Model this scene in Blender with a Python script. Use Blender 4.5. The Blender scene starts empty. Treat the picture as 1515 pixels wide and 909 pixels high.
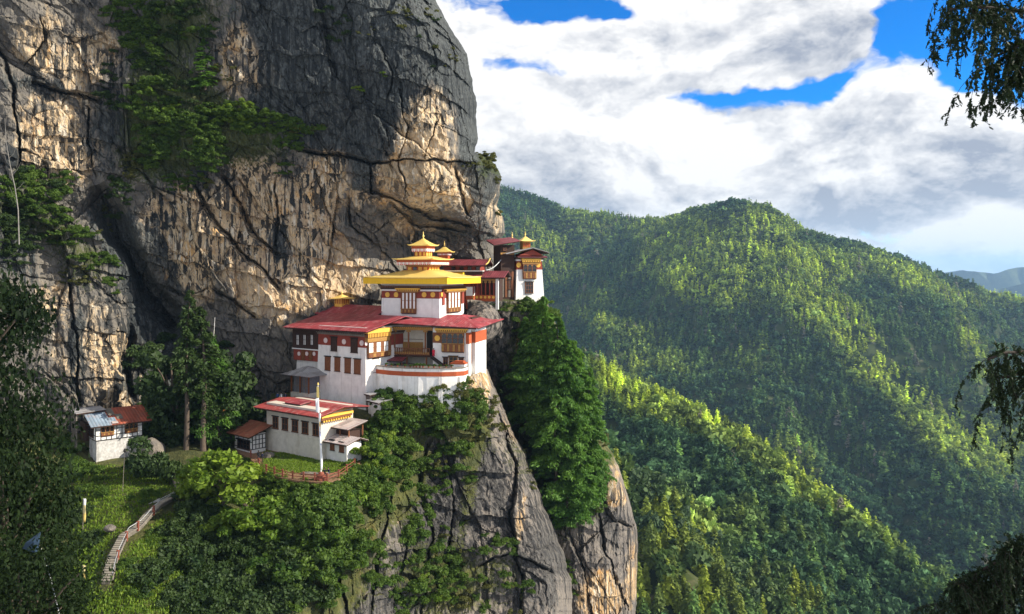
import bpy, bmesh, math, random
import numpy as np
from mathutils import Vector, Matrix

# ------------------------------------------------------------------ camera, sky, sun, exposure
SC = bpy.context.scene
COL = SC.collection
FOC, HZ, CX, IW, IH = 1189.0, 400.0, 757.5, 1515.0, 909.0
cam_d = bpy.data.cameras.new("camera")
cam_d.sensor_width = 36.0
cam_d.lens = 36.0 * FOC / IW
cam_d.shift_y = -(IH / 2 - HZ) / IW
cam_d.clip_start = 0.1
cam_d.clip_end = 60000.0
cam = bpy.data.objects.new("camera", cam_d)
cam.rotation_euler = (math.radians(90), 0, 0)
COL.objects.link(cam)
SC.camera = cam
SC.view_settings.view_transform = 'Standard'
SC.view_settings.look = 'None'
SC.view_settings.exposure = 0.68
SC.view_settings.gamma = 1.0
SC.view_settings.use_curve_mapping = False
SC.cycles.use_denoising = True
SC.cycles.max_bounces = 6
SC.cycles.diffuse_bounces = 3
SC.cycles.transparent_max_bounces = 6
SC.cycles.volume_bounces = 0

SUN_DIR = Vector((0.90, -0.13, 0.52)).normalized()      # towards the sun
SUN_EL = math.asin(SUN_DIR.z)
SUN_AZ = math.atan2(SUN_DIR.x, SUN_DIR.y)               # clockwise from +Y
SUN_STRENGTH = 5.0
SKY_STRENGTH = 0.15

sun_d = bpy.data.lights.new("sun", 'SUN')
sun_d.energy = SUN_STRENGTH
sun_d.angle = math.radians(0.5)
sun_d.color = (1.0, 0.93, 0.80)
sun_o = bpy.data.objects.new("sun", sun_d)
sun_o.rotation_euler = (-SUN_DIR).to_track_quat('-Z', 'Y').to_euler()
COL.objects.link(sun_o)


class NT:
    """small wrapper to write node trees as expressions"""
    def __init__(s, tree): s.t = tree
    def n(s, typ, **kw):
        nd = s.t.nodes.new(typ)
        for k, v in kw.items(): setattr(nd, k, v)
        return nd
    def put(s, sock, v):
        if v is None: return
        if isinstance(v, bpy.types.NodeSocket): s.t.links.new(v, sock)
        else:
            if isinstance(v, (tuple, list)) and len(v) == 3 and sock.type == 'RGBA': v = (*v, 1.0)
            sock.default_value = v
    def m(s, op, a, b=None, c=None, clamp=False):
        nd = s.n('ShaderNodeMath', operation=op); nd.use_clamp = clamp
        for i, v in enumerate((a, b, c)):
            if v is not None: s.put(nd.inputs[i], v)
        return nd.outputs[0]
    def add(s, a, b): return s.m('ADD', a, b)
    def sub(s, a, b): return s.m('SUBTRACT', a, b)
    def mul(s, a, b): return s.m('MULTIPLY', a, b)
    def vm(s, op, a, b=None):
        nd = s.n('ShaderNodeVectorMath', operation=op)
        s.put(nd.inputs[0], a)
        if b is not None: s.put(nd.inputs[1], b)
        return nd.outputs[0]
    def ss(s, v, lo, hi, a=0.0, b=1.0):
        nd = s.n('ShaderNodeMapRange', interpolation_type='SMOOTHSTEP')
        s.put(nd.inputs[0], v); s.put(nd.inputs[1], lo); s.put(nd.inputs[2], hi); s.put(nd.inputs[3], a); s.put(nd.inputs[4], b)
        return nd.outputs[0]
    def lin(s, v, lo, hi, a=0.0, b=1.0):
        nd = s.n('ShaderNodeMapRange')
        s.put(nd.inputs[0], v); s.put(nd.inputs[1], lo); s.put(nd.inputs[2], hi); s.put(nd.inputs[3], a); s.put(nd.inputs[4], b)
        return nd.outputs[0]
    def mix(s, f, a, b, bt='MIX'):
        nd = s.n('ShaderNodeMix', data_type='RGBA', blend_type=bt)
        s.put(nd.inputs[0], f); s.put(nd.inputs[6], a); s.put(nd.inputs[7], b)
        return nd.outputs[2]
    def noise(s, vec, scale, detail=4.0, rough=0.5, dist=0.0, col=False):
        nd = s.n('ShaderNodeTexNoise')
        s.put(nd.inputs['Vector'], vec); nd.inputs['Scale'].default_value = scale
        nd.inputs['Detail'].default_value = detail; nd.inputs['Roughness'].default_value = rough
        nd.inputs['Distortion'].default_value = dist
        return nd.outputs[1 if col else 0]
    def sc(s, vec, xyz): return s.vm('MULTIPLY', vec, xyz)
    def sep(s, v):
        nd = s.n('ShaderNodeSeparateXYZ'); s.put(nd.inputs[0], v); return nd.outputs
    def comb(s, x, y, z):
        nd = s.n('ShaderNodeCombineXYZ')
        for i, v in enumerate((x, y, z)): s.put(nd.inputs[i], v)
        return nd.outputs[0]


BILLOW = 0.9
def make_world():
    w = bpy.data.worlds.new("World"); SC.world = w; w.use_nodes = True
    w.cycles.sampling_method = 'MANUAL'; w.cycles.sample_map_resolution = 512
    t = w.node_tree; t.nodes.clear(); N = NT(t)
    sky = N.n('ShaderNodeTexSky', sky_type='NISHITA')
    sky.sun_disc = False; sky.sun_elevation = SUN_EL; sky.sun_rotation = SUN_AZ
    sky.air_density = 1.0; sky.dust_density = 0.2; sky.ozone_density = 2.5; sky.altitude = 3000
    hsv = N.n('ShaderNodeHueSaturation'); hsv.inputs['Saturation'].default_value = 1.5; hsv.inputs['Value'].default_value = 0.95
    hsv.inputs['Hue'].default_value = 0.51
    t.links.new(sky.outputs[0], hsv.inputs['Color'])
    d = N.n('ShaderNodeTexCoord').outputs['Generated']
    x, y, z = N.sep(d)
    az = N.m('ARCTAN2', x, N.m('ABSOLUTE', y))        # the clouds behind mirror those in front
    el = N.m('ARCSINE', z)
    # a cloud = fractal noise in the sky's own angles + the large banks seen that day
    def A(px, py):
        X, Z = (px - CX) / FOC, (HZ - py) / FOC
        return math.atan2(X, 1), math.atan2(Z, math.hypot(X, 1))
    banks = [  # px, py, rx, ry, weight
        (1075, 30, 190, 85, .55), (950, 70, 90, 50, .30), (1200, 70, 95, 60, .35),
        (1350, 165, 110, 75, .55), (1335, 108, 45, 32, .40), (1425, 185, 110, 70, .40),
        (960, 190, 330, 55, .40), (760, 150, 130, 60, .30), (1150, 262, 430, 65, .42),
        (1450, 300, 130, 60, .30), (1445, 385, 75, 24, .5), (690, 30, 75, 40, .30), (850, 320, 300, 50, .25),
        (800, 12, 120, 26, -.75), (905, 14, 30, 14, -.6), (820, 102, 100, 12, -.5), (1085, 132, 80, 13, -.55), (1205, 120, 55, 20, -.6),
        (1370, 45, 80, 55, -1.0), (1440, 95, 70, 45, -.8), (1500, 30, 80, 70, -.9), (1295, 40, 22, 60, -.5), (1420, 350, 120, 12, -.4)]
    def billow(da, de):
        v = N.comb(N.add(az, da), N.mul(N.add(el, de), 1.55), 0.37)
        warp = N.noise(v, 4.0, 5.0, 0.6, col=True)
        v2 = N.vm('ADD', v, N.sc(N.vm('SUBTRACT', warp, (.5, .5, .5)), (.16, .16, .16)))
        f = N.noise(v2, 5.0, 9.0, 0.58)
        vo = N.n('ShaderNodeTexVoronoi', feature='F1'); vo.inputs['Scale'].default_value = 11.0; vo.inputs['Detail'].default_value = 3.0
        vo.inputs['Roughness'].default_value = .55; vo.inputs['Lacunarity'].default_value = 2.3; vo.normalize = True
        N.put(vo.inputs['Vector'], v2)
        return N.add(N.mul(N.sub(f, 0.5), 2.3), N.add(N.mul(vo.outputs['Distance'], -BILLOW), BILLOW * .45)), warp
    n0, warp = billow(0, 0)
    n1, _ = billow(0.010, 0.022)
    aw = N.vm('ADD', N.comb(az, el, 0), N.sc(N.vm('SUBTRACT', warp, (.5, .5, .5)), (.16, .11, 0)))
    ax, ey, _ = N.sep(aw)
    bank = 0.05; low = 0.0
    for (px, py, rx, ry, wt) in banks:
        ca, ce = A(px, py)
        qx = N.mul(N.sub(ax, ca), FOC / rx); qy = N.mul(N.sub(ey, ce), FOC / ry)
        g = N.mul(N.m('EXPONENT', N.mul(N.add(N.mul(qx, qx), N.mul(qy, qy)), -0.8)), wt)
        bank = N.add(bank, g)
        if wt > .3: low = N.add(low, N.mul(g, N.mul(qy, -1.0)))       # underside of each bank
    thin = N.ss(el, 0.0, 0.12, 1.0, 0.0)
    d0 = N.add(N.add(n0, bank), N.mul(N.ss(el, -.02, .07, 1.0, 0.0), .55))
    cover = N.ss(d0, -0.10, 0.22)
    grad = N.sub(n1, n0)                                   # thicker or thinner towards the sun
    big = N.noise(N.comb(az, N.mul(el, 2.6), 4.1), 5.0, 6.0, 0.6)
    shade = N.add(N.add(N.mul(grad, 1.25), N.mul(N.sub(big, .5), 1.9)), N.add(N.mul(low, .9), N.mul(N.ss(d0, .1, .9), .22)))
    shade = N.m('ADD', N.mul(shade, 1.6), -.04, clamp=True)
    cloud = N.mix(shade, (1.22, 1.21, 1.20), (0.46, 0.51, 0.62))
    cloud = N.mix(N.mul(thin, .25), cloud, (0.88, 0.97, 1.10))
    bg1 = N.n('ShaderNodeBackground'); N.put(bg1.inputs[0], hsv.outputs[0]); bg1.inputs[1].default_value = SKY_STRENGTH
    bg2 = N.n('ShaderNodeBackground'); N.put(bg2.inputs[0], cloud); bg2.inputs[1].default_value = 0.55
    mx = N.n('ShaderNodeMixShader'); N.put(mx.inputs[0], cover)
    t.links.new(bg1.outputs[0], mx.inputs[1]); t.links.new(bg2.outputs[0], mx.inputs[2])
    out = N.n('ShaderNodeOutputWorld'); t.links.new(mx.outputs[0], out.inputs[0])
make_world()

# ------------------------------------------------------------------ numpy helpers
def P(px, py, Y):
    px, py, Y = np.asarray(px, float), np.asarray(py, float), np.asarray(Y, float)
    return np.stack(np.broadcast_arrays((px - CX) * Y / FOC, Y, (HZ - py) * Y / FOC), -1)

def hsh(ix, iy, iz, seed):
    h = (ix.astype(np.uint32) * np.uint32(374761393)) ^ (iy.astype(np.uint32) * np.uint32(668265263)) ^ (iz.astype(np.uint32) * np.uint32(2147483647 - 5915587)) ^ np.uint32((seed * 974634777) & 0xffffffff)
    h = (h ^ (h >> np.uint32(13))) * np.uint32(1274126177)
    h = (h ^ (h >> np.uint32(16))) * np.uint32(2246822519)
    return (h ^ (h >> np.uint32(15))).astype(np.float64) / 4294967295.0

def vnoise(p, seed=0):
    i = np.floor(p).astype(np.int64); f = p - i
    u = f * f * f * (f * (f * 6 - 15) + 10)
    r = 0.0
    for dx in (0, 1):
        wx = u[..., 0] if dx else 1 - u[..., 0]
        for dy in (0, 1):
            wy = u[..., 1] if dy else 1 - u[..., 1]
            for dz in (0, 1):
                wz = u[..., 2] if dz else 1 - u[..., 2]
                r = r + wx * wy * wz * hsh(i[..., 0] + dx, i[..., 1] + dy, i[..., 2] + dz, seed)
    return r * 2 - 1

def fbm(p, octv=4, gain=0.5, seed=0):
    a, s, r = 1.0, 0.0, 0.0
    for k in range(octv):
        r = r + a * vnoise(p * (2.03 ** k) + 17.1 * k, seed + k); s += a; a *= gain
    return r / s

def ridged(p, octv=3, gain=0.5, seed=0):
    a, s, r = 1.0, 0.0, 0.0
    for k in range(octv):
        r = r + a * (1 - np.abs(vnoise(p * (2.03 ** k) + 11.7 * k, seed + k)) * 2); s += a; a *= gain
    return r / s

def worley(p, seed=0):
    """distance to nearest and 2nd nearest cell centre, nearest cell's offset and hash"""
    i = np.floor(p).astype(np.int64)
    f1 = np.full(p.shape[:-1], 9.0); f2 = f1.copy(); hh = np.zeros_like(f1); off = np.zeros_like(p)
    for dx in (-1, 0, 1):
        for dy in (-1, 0, 1):
            for dz in (-1, 0, 1):
                cx, cy, cz = i[..., 0] + dx, i[..., 1] + dy, i[..., 2] + dz
                q = np.stack((cx + hsh(cx, cy, cz, seed), cy + hsh(cx, cy, cz, seed + 1), cz + hsh(cx, cy, cz, seed + 2)), -1)
                dv = p - q
                dd = np.sqrt((dv ** 2).sum(-1))
                near = dd < f1
                f2 = np.where(near, f1, np.minimum(f2, dd))
                f1 = np.where(near, dd, f1)
                hh = np.where(near, hsh(cx, cy, cz, seed + 3), hh)
                off = np.where(near[..., None], dv, off)
    return f1, f2, off, hh

def sstep(x, a, b):
    t = np.clip((x - a) / (b - a), 0, 1); return t * t * (3 - 2 * t)

def tps(ctrl, smooth=1e-3):
    c = np.array(ctrl, float); xy = c[:, :2] / 100; n = len(c)
    def U(r2): return np.where(r2 > 1e-12, 0.5 * r2 * np.log(np.maximum(r2, 1e-12)), 0)
    K = U(((xy[:, None] - xy[None]) ** 2).sum(-1)) + np.eye(n) * smooth
    Q = np.c_[np.ones(n), xy]
    M = np.block([[K, Q], [Q.T, np.zeros((3, 3))]])
    w = np.linalg.solve(M, np.r_[c[:, 2], 0, 0, 0])
    def ev(px, py):
        x, y = np.asarray(px, float) / 100, np.asarray(py, float) / 100
        r = w[n] + w[n + 1] * x + w[n + 2] * y
        for k in range(n):
            r = r + w[k] * U((x - xy[k, 0]) ** 2 + (y - xy[k, 1]) ** 2)
        return r
    return ev

def polyline_dist(px, py, pts):
    """distance and signed side to a polyline, all in the same plane units"""
    best = np.full(px.shape, 1e9); side = np.zeros(px.shape); tt = np.zeros(px.shape)
    for k in range(len(pts) - 1):
        (x0, y0), (x1, y1) = pts[k], pts[k + 1]
        dx, dy = x1 - x0, y1 - y0; L2 = dx * dx + dy * dy
        t = np.clip(((px - x0) * dx + (py - y0) * dy) / L2, 0, 1)
        d = np.hypot(px - x0 - t * dx, py - y0 - t * dy)
        m = d < best
        best = np.where(m, d, best); side = np.where(m, (px - x0) * dy - (py - y0) * dx, side); tt = np.where(m, k + t, tt)
    return best, np.sign(side), tt

def blobs(px, py, lst):
    r = np.zeros(px.shape)
    for (cx, cy, rx, ry, ang, wt) in lst:
        a = math.radians(ang); ca, sa = math.cos(a), math.sin(a)
        X, Y = px - cx, py - cy
        u, v = (X * ca + Y * sa) / rx, (-X * sa + Y * ca) / ry
        r = r + wt * np.exp(-(u * u + v * v) ** 1.5 * 0.8)
    return r

def mesh_np(name, V, F, mat=None, colors=None, smooth=False, attrs=None, mats=None, midx=None):
    """V (n,3); F (m,3|4) int or list of such arrays; colors (n,3) -> 'tint' point attribute"""
    me = bpy.data.meshes.new(name)
    Fs = F if isinstance(F, list) else [F]
    V = np.ascontiguousarray(V, np.float32)
    me.vertices.add(len(V)); me.vertices.foreach_set('co', V.ravel())
    loops = np.concatenate([f.ravel() for f in Fs]).astype(np.int32)
    sizes = np.concatenate([np.full(len(f), f.shape[1]) for f in Fs]).astype(np.int32)
    starts = np.concatenate(([0], np.cumsum(sizes)[:-1])).astype(np.int32)
    me.loops.add(len(loops)); me.loops.foreach_set('vertex_index', loops)
    me.polygons.add(len(sizes)); me.polygons.foreach_set('loop_start', starts); me.polygons.foreach_set('loop_total', sizes)
    if midx is not None: me.polygons.foreach_set('material_index', np.asarray(midx, np.int32))
    me.polygons.foreach_set('use_smooth', np.full(len(sizes), smooth))
    me.update(calc_edges=True)
    if colors is not None:
        a = me.attributes.new('tint', 'FLOAT_COLOR', 'POINT')
        c = np.ones((len(V), 4), np.float32); c[:, :3] = colors
        a.data.foreach_set('color', c.ravel())
    for k, v in (attrs or {}).items():
        a = me.attributes.new(k, 'FLOAT', 'POINT'); a.data.foreach_set('value', np.ascontiguousarray(v, np.float32))
    for mm in (mats or ([mat] if mat else [])): me.materials.append(mm)
    return me

def obj(name, me, parent=None, loc=None):
    o = bpy.data.objects.new(name, me); COL.objects.link(o)
    if parent is not None: o.parent = parent
    if loc is not None: o.location = loc
    return o

def tag(o, label=None, cat=None, group=None, kind=None):
    for k, v in (('label', label), ('category', cat), ('group', group), ('kind', kind)):
        if v: o[k] = v
    return o

def empty(name, loc, rz=0.0, label=None, cat=None, group=None):
    o = bpy.data.objects.new(name, None); COL.objects.link(o)
    o.empty_display_size = 0.5; o.location = loc; o.rotation_euler = (0, 0, rz)
    return tag(o, label, cat, group)

def copy_tree(o, parent=None):
    c = o.copy(); COL.objects.link(c); c.parent = parent
    for ch in list(o.children): copy_tree(ch, c)
    return c

# ------------------------------------------------------------------ materials
MATS = {}
def new_mat(name):
    m = bpy.data.materials.new(name); m.use_nodes = True
    t = m.node_tree; t.nodes.clear(); N = NT(t)
    out = N.n('ShaderNodeOutputMaterial')
    MATS[name] = m
    return m, N, out

def simple(name, col, rough=0.75, var=0.18, scale=3.0, bump=0.0, metal=0.0, dirt=None, spec=0.3, streak=None):
    """a painted / plain surface: base colour with blotchy variation, optional dirt colour in stains and vertical streaks"""
    m, N, out = new_mat(name)
    p = N.n('ShaderNodeNewGeometry').outputs['Position']
    n1 = N.noise(p, scale, 6.0, 0.6)
    k = N.lin(n1, 0.3, 0.7, 1 - var, 1 + var * 0.6)
    c = N.mix(1.0, (*col, 1), N.comb(k, k, k), 'MULTIPLY')
    if dirt:
        n2 = N.noise(N.sc(p, (1, 1, .45)), scale * 0.35, 7.0, 0.65)
        c = N.mix(N.ss(n2, dirt[1], dirt[1] + 0.18, 0, dirt[2]), c, dirt[0])
    if streak:
        n3 = N.noise(N.sc(p, (1, 1, .07)), streak[1], 5.0, 0.6)
        c = N.mix(N.ss(n3, streak[2], streak[2] + 0.2, 0, streak[3]), c, streak[0])
    b = N.n('ShaderNodeBsdfPrincipled')
    N.put(b.inputs['Base Color'], c); b.inputs['Roughness'].default_value = rough; b.inputs['Metallic'].default_value = metal
    b.inputs['Specular IOR Level'].default_value = spec
    if bump:
        bp = N.n('ShaderNodeBump'); bp.inputs['Strength'].default_value = bump; bp.inputs['Distance'].default_value = 0.05
        N.put(bp.inputs['Height'], N.noise(p, scale * 4, 5.0, 0.6)); N.t.links.new(bp.outputs[0], b.inputs['Normal'])
    N.t.links.new(b.outputs[0], out.inputs[0])
    return m

def foliage(name, col, col2, transl=0.35, sat_noise=0.35):
    """leaves: two greens mixed by the per-leaf tint attribute, plus a per-plant hue"""
    m, N, out = new_mat(name)
    at = N.n('ShaderNodeAttribute', attribute_name='tint')
    r, g, b_ = N.sep(at.outputs['Color'])
    oi = N.n('ShaderNodeObjectInfo').outputs['Random']
    f = N.m('ADD', N.mul(r, 1 - sat_noise), N.mul(oi, sat_noise), clamp=True)
    c = N.mix(f, (*col, 1), (*col2, 1))
    k = N.lin(g, 0, 1, 0.72, 1.30)
    c = N.mix(1.0, c, N.comb(k, k, k), 'MULTIPLY')
    d = N.n('ShaderNodeBsdfPrincipled'); N.put(d.inputs['Base Color'], c); d.inputs['Roughness'].default_value = 0.6
    d.inputs['Specular IOR Level'].default_value = 0.25
    tr = N.n('ShaderNodeBsdfTranslucent'); N.put(tr.inputs[0], N.mix(1.0, c, (1.25, 1.3, 0.6, 1), 'MULTIPLY'))
    mx = N.n('ShaderNodeMixShader'); mx.inputs[0].default_value = transl
    N.t.links.new(d.outputs[0], mx.inputs[1]); N.t.links.new(tr.outputs[0], mx.inputs[2]); N.t.links.new(mx.outputs[0], out.inputs[0])
    return m

def rock_material(name, base, tan, dark, moss):
    m, N, out = new_mat(name)
    p = N.n('ShaderNodeNewGeometry').outputs['Position']
    A = lambda k: N.n('ShaderNodeAttribute', attribute_name=k).outputs['Fac']
    wn = N.noise(p, 0.10, 4.0, 0.55)
    wf = N.noise(p, 0.55, 7.0, 0.62)
    wff = N.noise(N.sc(p, (1, 1, .5)), 2.2, 5.0, 0.65)
    st = N.noise(N.sc(p, (1, 1, .026)), 0.95, 6.0, 0.62, 0.4)      # long vertical seepage streaks
    st2 = N.noise(N.sc(p, (1, 1, .05)), 2.4, 5.0, 0.6, 0.3)
    # tan / orange rock against grey
    tf = N.ss(N.add(N.sub(A('tan'), .06), N.add(N.add(N.mul(N.sub(wn, .5), .9), N.mul(N.sub(wf, .5), 1.1)), N.mul(N.sub(st, .5), 1.3))), 0.28, 0.66)
    tanc = N.mix(N.ss(wff, .35, .7), (tan[0] * .78, tan[1] * .80, tan[2] * .86), (tan[0] * 1.15, tan[1] * 1.06, tan[2] * .92))
    tanc = N.mix(N.ss(N.noise(p, .28, 6.0, .6), .52, .66, 0, .8), tanc, (tan[0] * .60, tan[1] * .56, tan[2] * .58))
    tanc = N.mix(N.ss(N.noise(N.vm('ADD', p, (40, 7, 3)), .22, 6.0, .6), .56, .66, 0, .7), tanc, (tan[0] * 1.02, tan[1] * .76, tan[2] * .42))
    tanc = N.mix(N.ss(st2, .5, .72, 0, .55), tanc, (tan[0] * .62, tan[1] * .60, tan[2] * .62))
    basec = N.mix(N.ss(wf, .35, .68), (base[0] * .72, base[1] * .72, base[2] * .74), (base[0] * 1.22, base[1] * 1.18, base[2] * 1.1))
    c = N.mix(tf, basec, tanc)
    # white lime streaks
    c = N.mix(N.mul(N.ss(N.noise(N.sc(p, (1, 1, .05)), 1.1, 5.0, .65), .53, .62), N.mul(tf, .7)), c, (.70, .64, .52))
    # black lichen and seepage, and the cleft's shade painted in with them
    sk = N.mul(N.m('MAXIMUM', N.ss(st, .50, .54), N.ss(st2, .57, .62, 0, .85)), N.ss(N.add(N.add(A('streak'), .10), N.mul(N.sub(wn, .5), 1.4)), .10, .40))
    df = N.ss(N.add(A('dark'), N.add(N.add(N.mul(N.sub(wf, .5), 1.2), N.mul(N.sub(wff, .5), .6)), N.mul(N.sub(st, .5), 2.1))), 0.27, 0.62)
    darkc = N.mix(N.ss(wff, .36, .68), (dark[0] * .8, dark[1] * .8, dark[2] * .8), (dark[0] * 3.2, dark[1] * 3.15, dark[2] * 3.0))
    darkc = N.mix(N.ss(st2, .54, .64, 0, .6), darkc, (dark[0] * 5.0, dark[1] * 4.8, dark[2] * 4.4))
    c = N.mix(N.mul(df, .93), c, darkc)
    c = N.mix(N.mul(sk, .92), c, (dark[0] * .75, dark[1] * .75, dark[2] * .78))
    # moss and small plants on ledges
    up = N.sep(N.n('ShaderNodeNewGeometry').outputs['Normal'])[2]
    mf = N.ss(N.add(N.add(A('moss'), N.mul(N.sub(wff, .5), .9)), N.mul(N.m('MAXIMUM', up, 0.0), .35)), .42, .68)
    mossc = N.mix(N.ss(wf, .35, .65), moss, (moss[0] * 2.0, moss[1] * 1.7, moss[2] * 1.4))
    c = N.mix(N.mul(mf, .9), c, mossc)
    # dirt settled in the cracks
    c = N.mix(N.mul(A('crack'), .55), c, (.022, .02, .017))
    b = N.n('ShaderNodeBsdfPrincipled'); N.put(b.inputs['Base Color'], c)
    b.inputs['Roughness'].default_value = .85; b.inputs['Specular IOR Level'].default_value = .2
    h = N.add(N.add(N.mul(wff, .5), N.mul(N.noise(p, 5.0, 4.0, .6), .25)), N.mul(wf, 1.2))
    vor = N.n('ShaderNodeTexVoronoi', feature='DISTANCE_TO_EDGE'); vor.inputs['Scale'].default_value = .35
    N.put(vor.inputs['Vector'], N.vm('ADD', N.sc(p, (1, 1, .7)), N.sc(N.noise(p, .6, 3.0, col=True), (1.6, 1.6, 1.6))))
    h = N.add(N.add(h, N.mul(N.ss(vor.outputs[0], 0.0, .03), .10)), N.mul(st2, .8))
    bp = N.n('ShaderNodeBump'); bp.inputs['Strength'].default_value = .9; bp.inputs['Distance'].default_value = .45
    N.put(bp.inputs['Height'], h); N.t.links.new(bp.outputs[0], b.inputs['Normal'])
    N.t.links.new(b.outputs[0], out.inputs[0])
    return m

M_ROCK = rock_material('cliff_rock', (.17, .155, .135), (.60, .46, .29), (.030, .034, .035), (.030, .042, .012))
M_ROCK2 = rock_material('spur_rock', (.20, .175, .150), (.52, .36, .19), (.040, .038, .036), (.045, .055, .014))
# ------------------------------------------------------------------ rock faces
SHEETS = {}
def interp(tab):
    xs, ys = [a for a, b in tab], [b for a, b in tab]
    return lambda v: np.interp(v, xs, ys)

def sheet(name, L, R, T, B, top, Yf, nu, nv, edge_w, edge_k, disp, attrf, mat, cracks, back_k=1.0, wrap=26, left_wrap=0, rough=5.0, seed=0):
    """a rock face with real depth: a grid whose every point is set back from the camera by Yf, broken up by joints, blocks and noise;
    beyond its right edge it turns round the corner and runs back; above its top line it runs back as a shelf"""
    t = np.linspace(0, 1, nv)[:, None]; s = np.linspace(0, 1, nu)[None, :]
    py = T + (B - T) * t + 0 * s
    Rr = R(py)
    Rr = Rr + rough * fbm(np.stack((py / 38.0, py * 0 + seed, py * 0), -1), 5, .62, seed + 50)
    Lr = L(py) if callable(L) else L
    px = Lr + (Rr - Lr) * s
    tl = top(px) if top else np.full(px.shape, -1e6)
    over = np.maximum(tl - py, 0)
    pyc = np.maximum(py, tl)
    Y = Yf(px, pyc)
    w = np.clip((px - (Rr - edge_w)) / edge_w, 0, 1)
    Y = Y + edge_k * (1 - np.sqrt(np.maximum(1 - w * w, 0)))
    if left_wrap:
        wl = np.clip(((Lr + left_wrap) - px) / left_wrap, 0, 1)
        Y = Y + left_wrap * .12 * (1 - np.sqrt(np.maximum(1 - wl * wl, 0)))
    q = P(px, pyc, Y)
    crk = np.zeros(px.shape)
    wx = px + 11 * fbm(q * .14, 5, .62, seed + 5); wy = pyc + 11 * fbm(q * .14 + 31, 5, .62, seed + 6)
    dcr = np.zeros(px.shape)
    for (pts, width, deep, stepv) in cracks:
        d, sd, tt = polyline_dist(wx, wy, pts)
        fade = np.clip(np.minimum(tt, len(pts) - 1 - tt) * 3, 0, 1)
        width = width * (.30 + .35 * np.clip(vnoise(q * .11 + width, seed + 12) + .6, 0, 1.4)); g = np.exp(-(d / (width * 1.15)) ** 4) * fade
        dcr += deep * g + stepv * sd * np.exp(-(d / (width * 13)) ** 2) * fade
        crk = np.maximum(crk, g * .6)
    D, c2, hue = disp(q, px, pyc)
    fadeo = np.exp(-over / 8.0)
    Y2 = Y + (D * (1 - .75 * w ** 4) + dcr) * fadeo
    pos = P(px, pyc, Y2)
    bk = over * back_k
    pos[..., 0] *= 1 + bk / Y2; pos[..., 1] += bk
    pos[..., 2] += np.minimum(bk * .05, 3) + (over > 0) * .5 * fbm(pos * .2, 3, .5, seed)
    # round the corner
    k = np.arange(1, wrap + 1)[None, :, None]
    last = pos[:, -1:, :]; prev = pos[:, -2:-1, :]
    ext = np.repeat(last, wrap, 1)
    ext[..., 1:2] += k ** 1.35 * .55
    ext[..., 0:1] = ext[..., 0:1] * (ext[..., 1:2] / last[..., 1:2]) - k ** 1.2 * .32
    ext[..., 1] += .5 * fbm(ext * .4, 3, .5, seed + 9); ext[..., 0] -= .5 * np.abs(fbm(ext * .4 + 9, 3, .5, seed + 8))
    allp = np.concatenate((pos, ext), 1)
    at = attrf(q, px, pyc)
    at['crack'] = np.maximum(crk, c2)
    at['tan'] = at['tan'] + hue * .75 * np.minimum(1, at['tan'] * 2); at['dark'] = at['dark'] - np.roll(hue, 3, 0) * .35
    V = allp.reshape(-1, 3)
    n2 = nu + wrap
    ii = (np.arange(nv - 1)[:, None] * n2 + np.arange(n2 - 1)[None, :]).ravel()
    F = np.stack((ii, ii + n2, ii + n2 + 1, ii + 1), -1)
    at = {k_: np.concatenate((v, np.repeat(v[:, -1:], wrap, 1)), 1).ravel() for k_, v in at.items()}
    o = obj(name, mesh_np(name, V, F, mat, smooth=False, attrs=at)); o['kind'] = 'structure'
    # normals for placing plants
    dv = np.gradient(pos, axis=0); du = np.gradient(pos, axis=1)
    nn = np.cross(du, -dv); nn /= np.maximum(np.linalg.norm(nn, axis=-1, keepdims=True), 1e-9)
    nn[nn[..., 1] > 0] *= -1
    SHEETS[name] = (px[::2, ::2].ravel(), py[::2, ::2].ravel(), pos[::2, ::2].reshape(-1, 3), nn[::2, ::2].reshape(-1, 3), tl[::2, ::2].ravel())
    return o

def on_sheet(name, px, py):
    X, Yp, pos, nn, tl = SHEETS[name]
    k = int(np.argmin((X - px) ** 2 + (Yp - py) ** 2))
    return Vector(pos[k]), Vector(nn[k])

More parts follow.
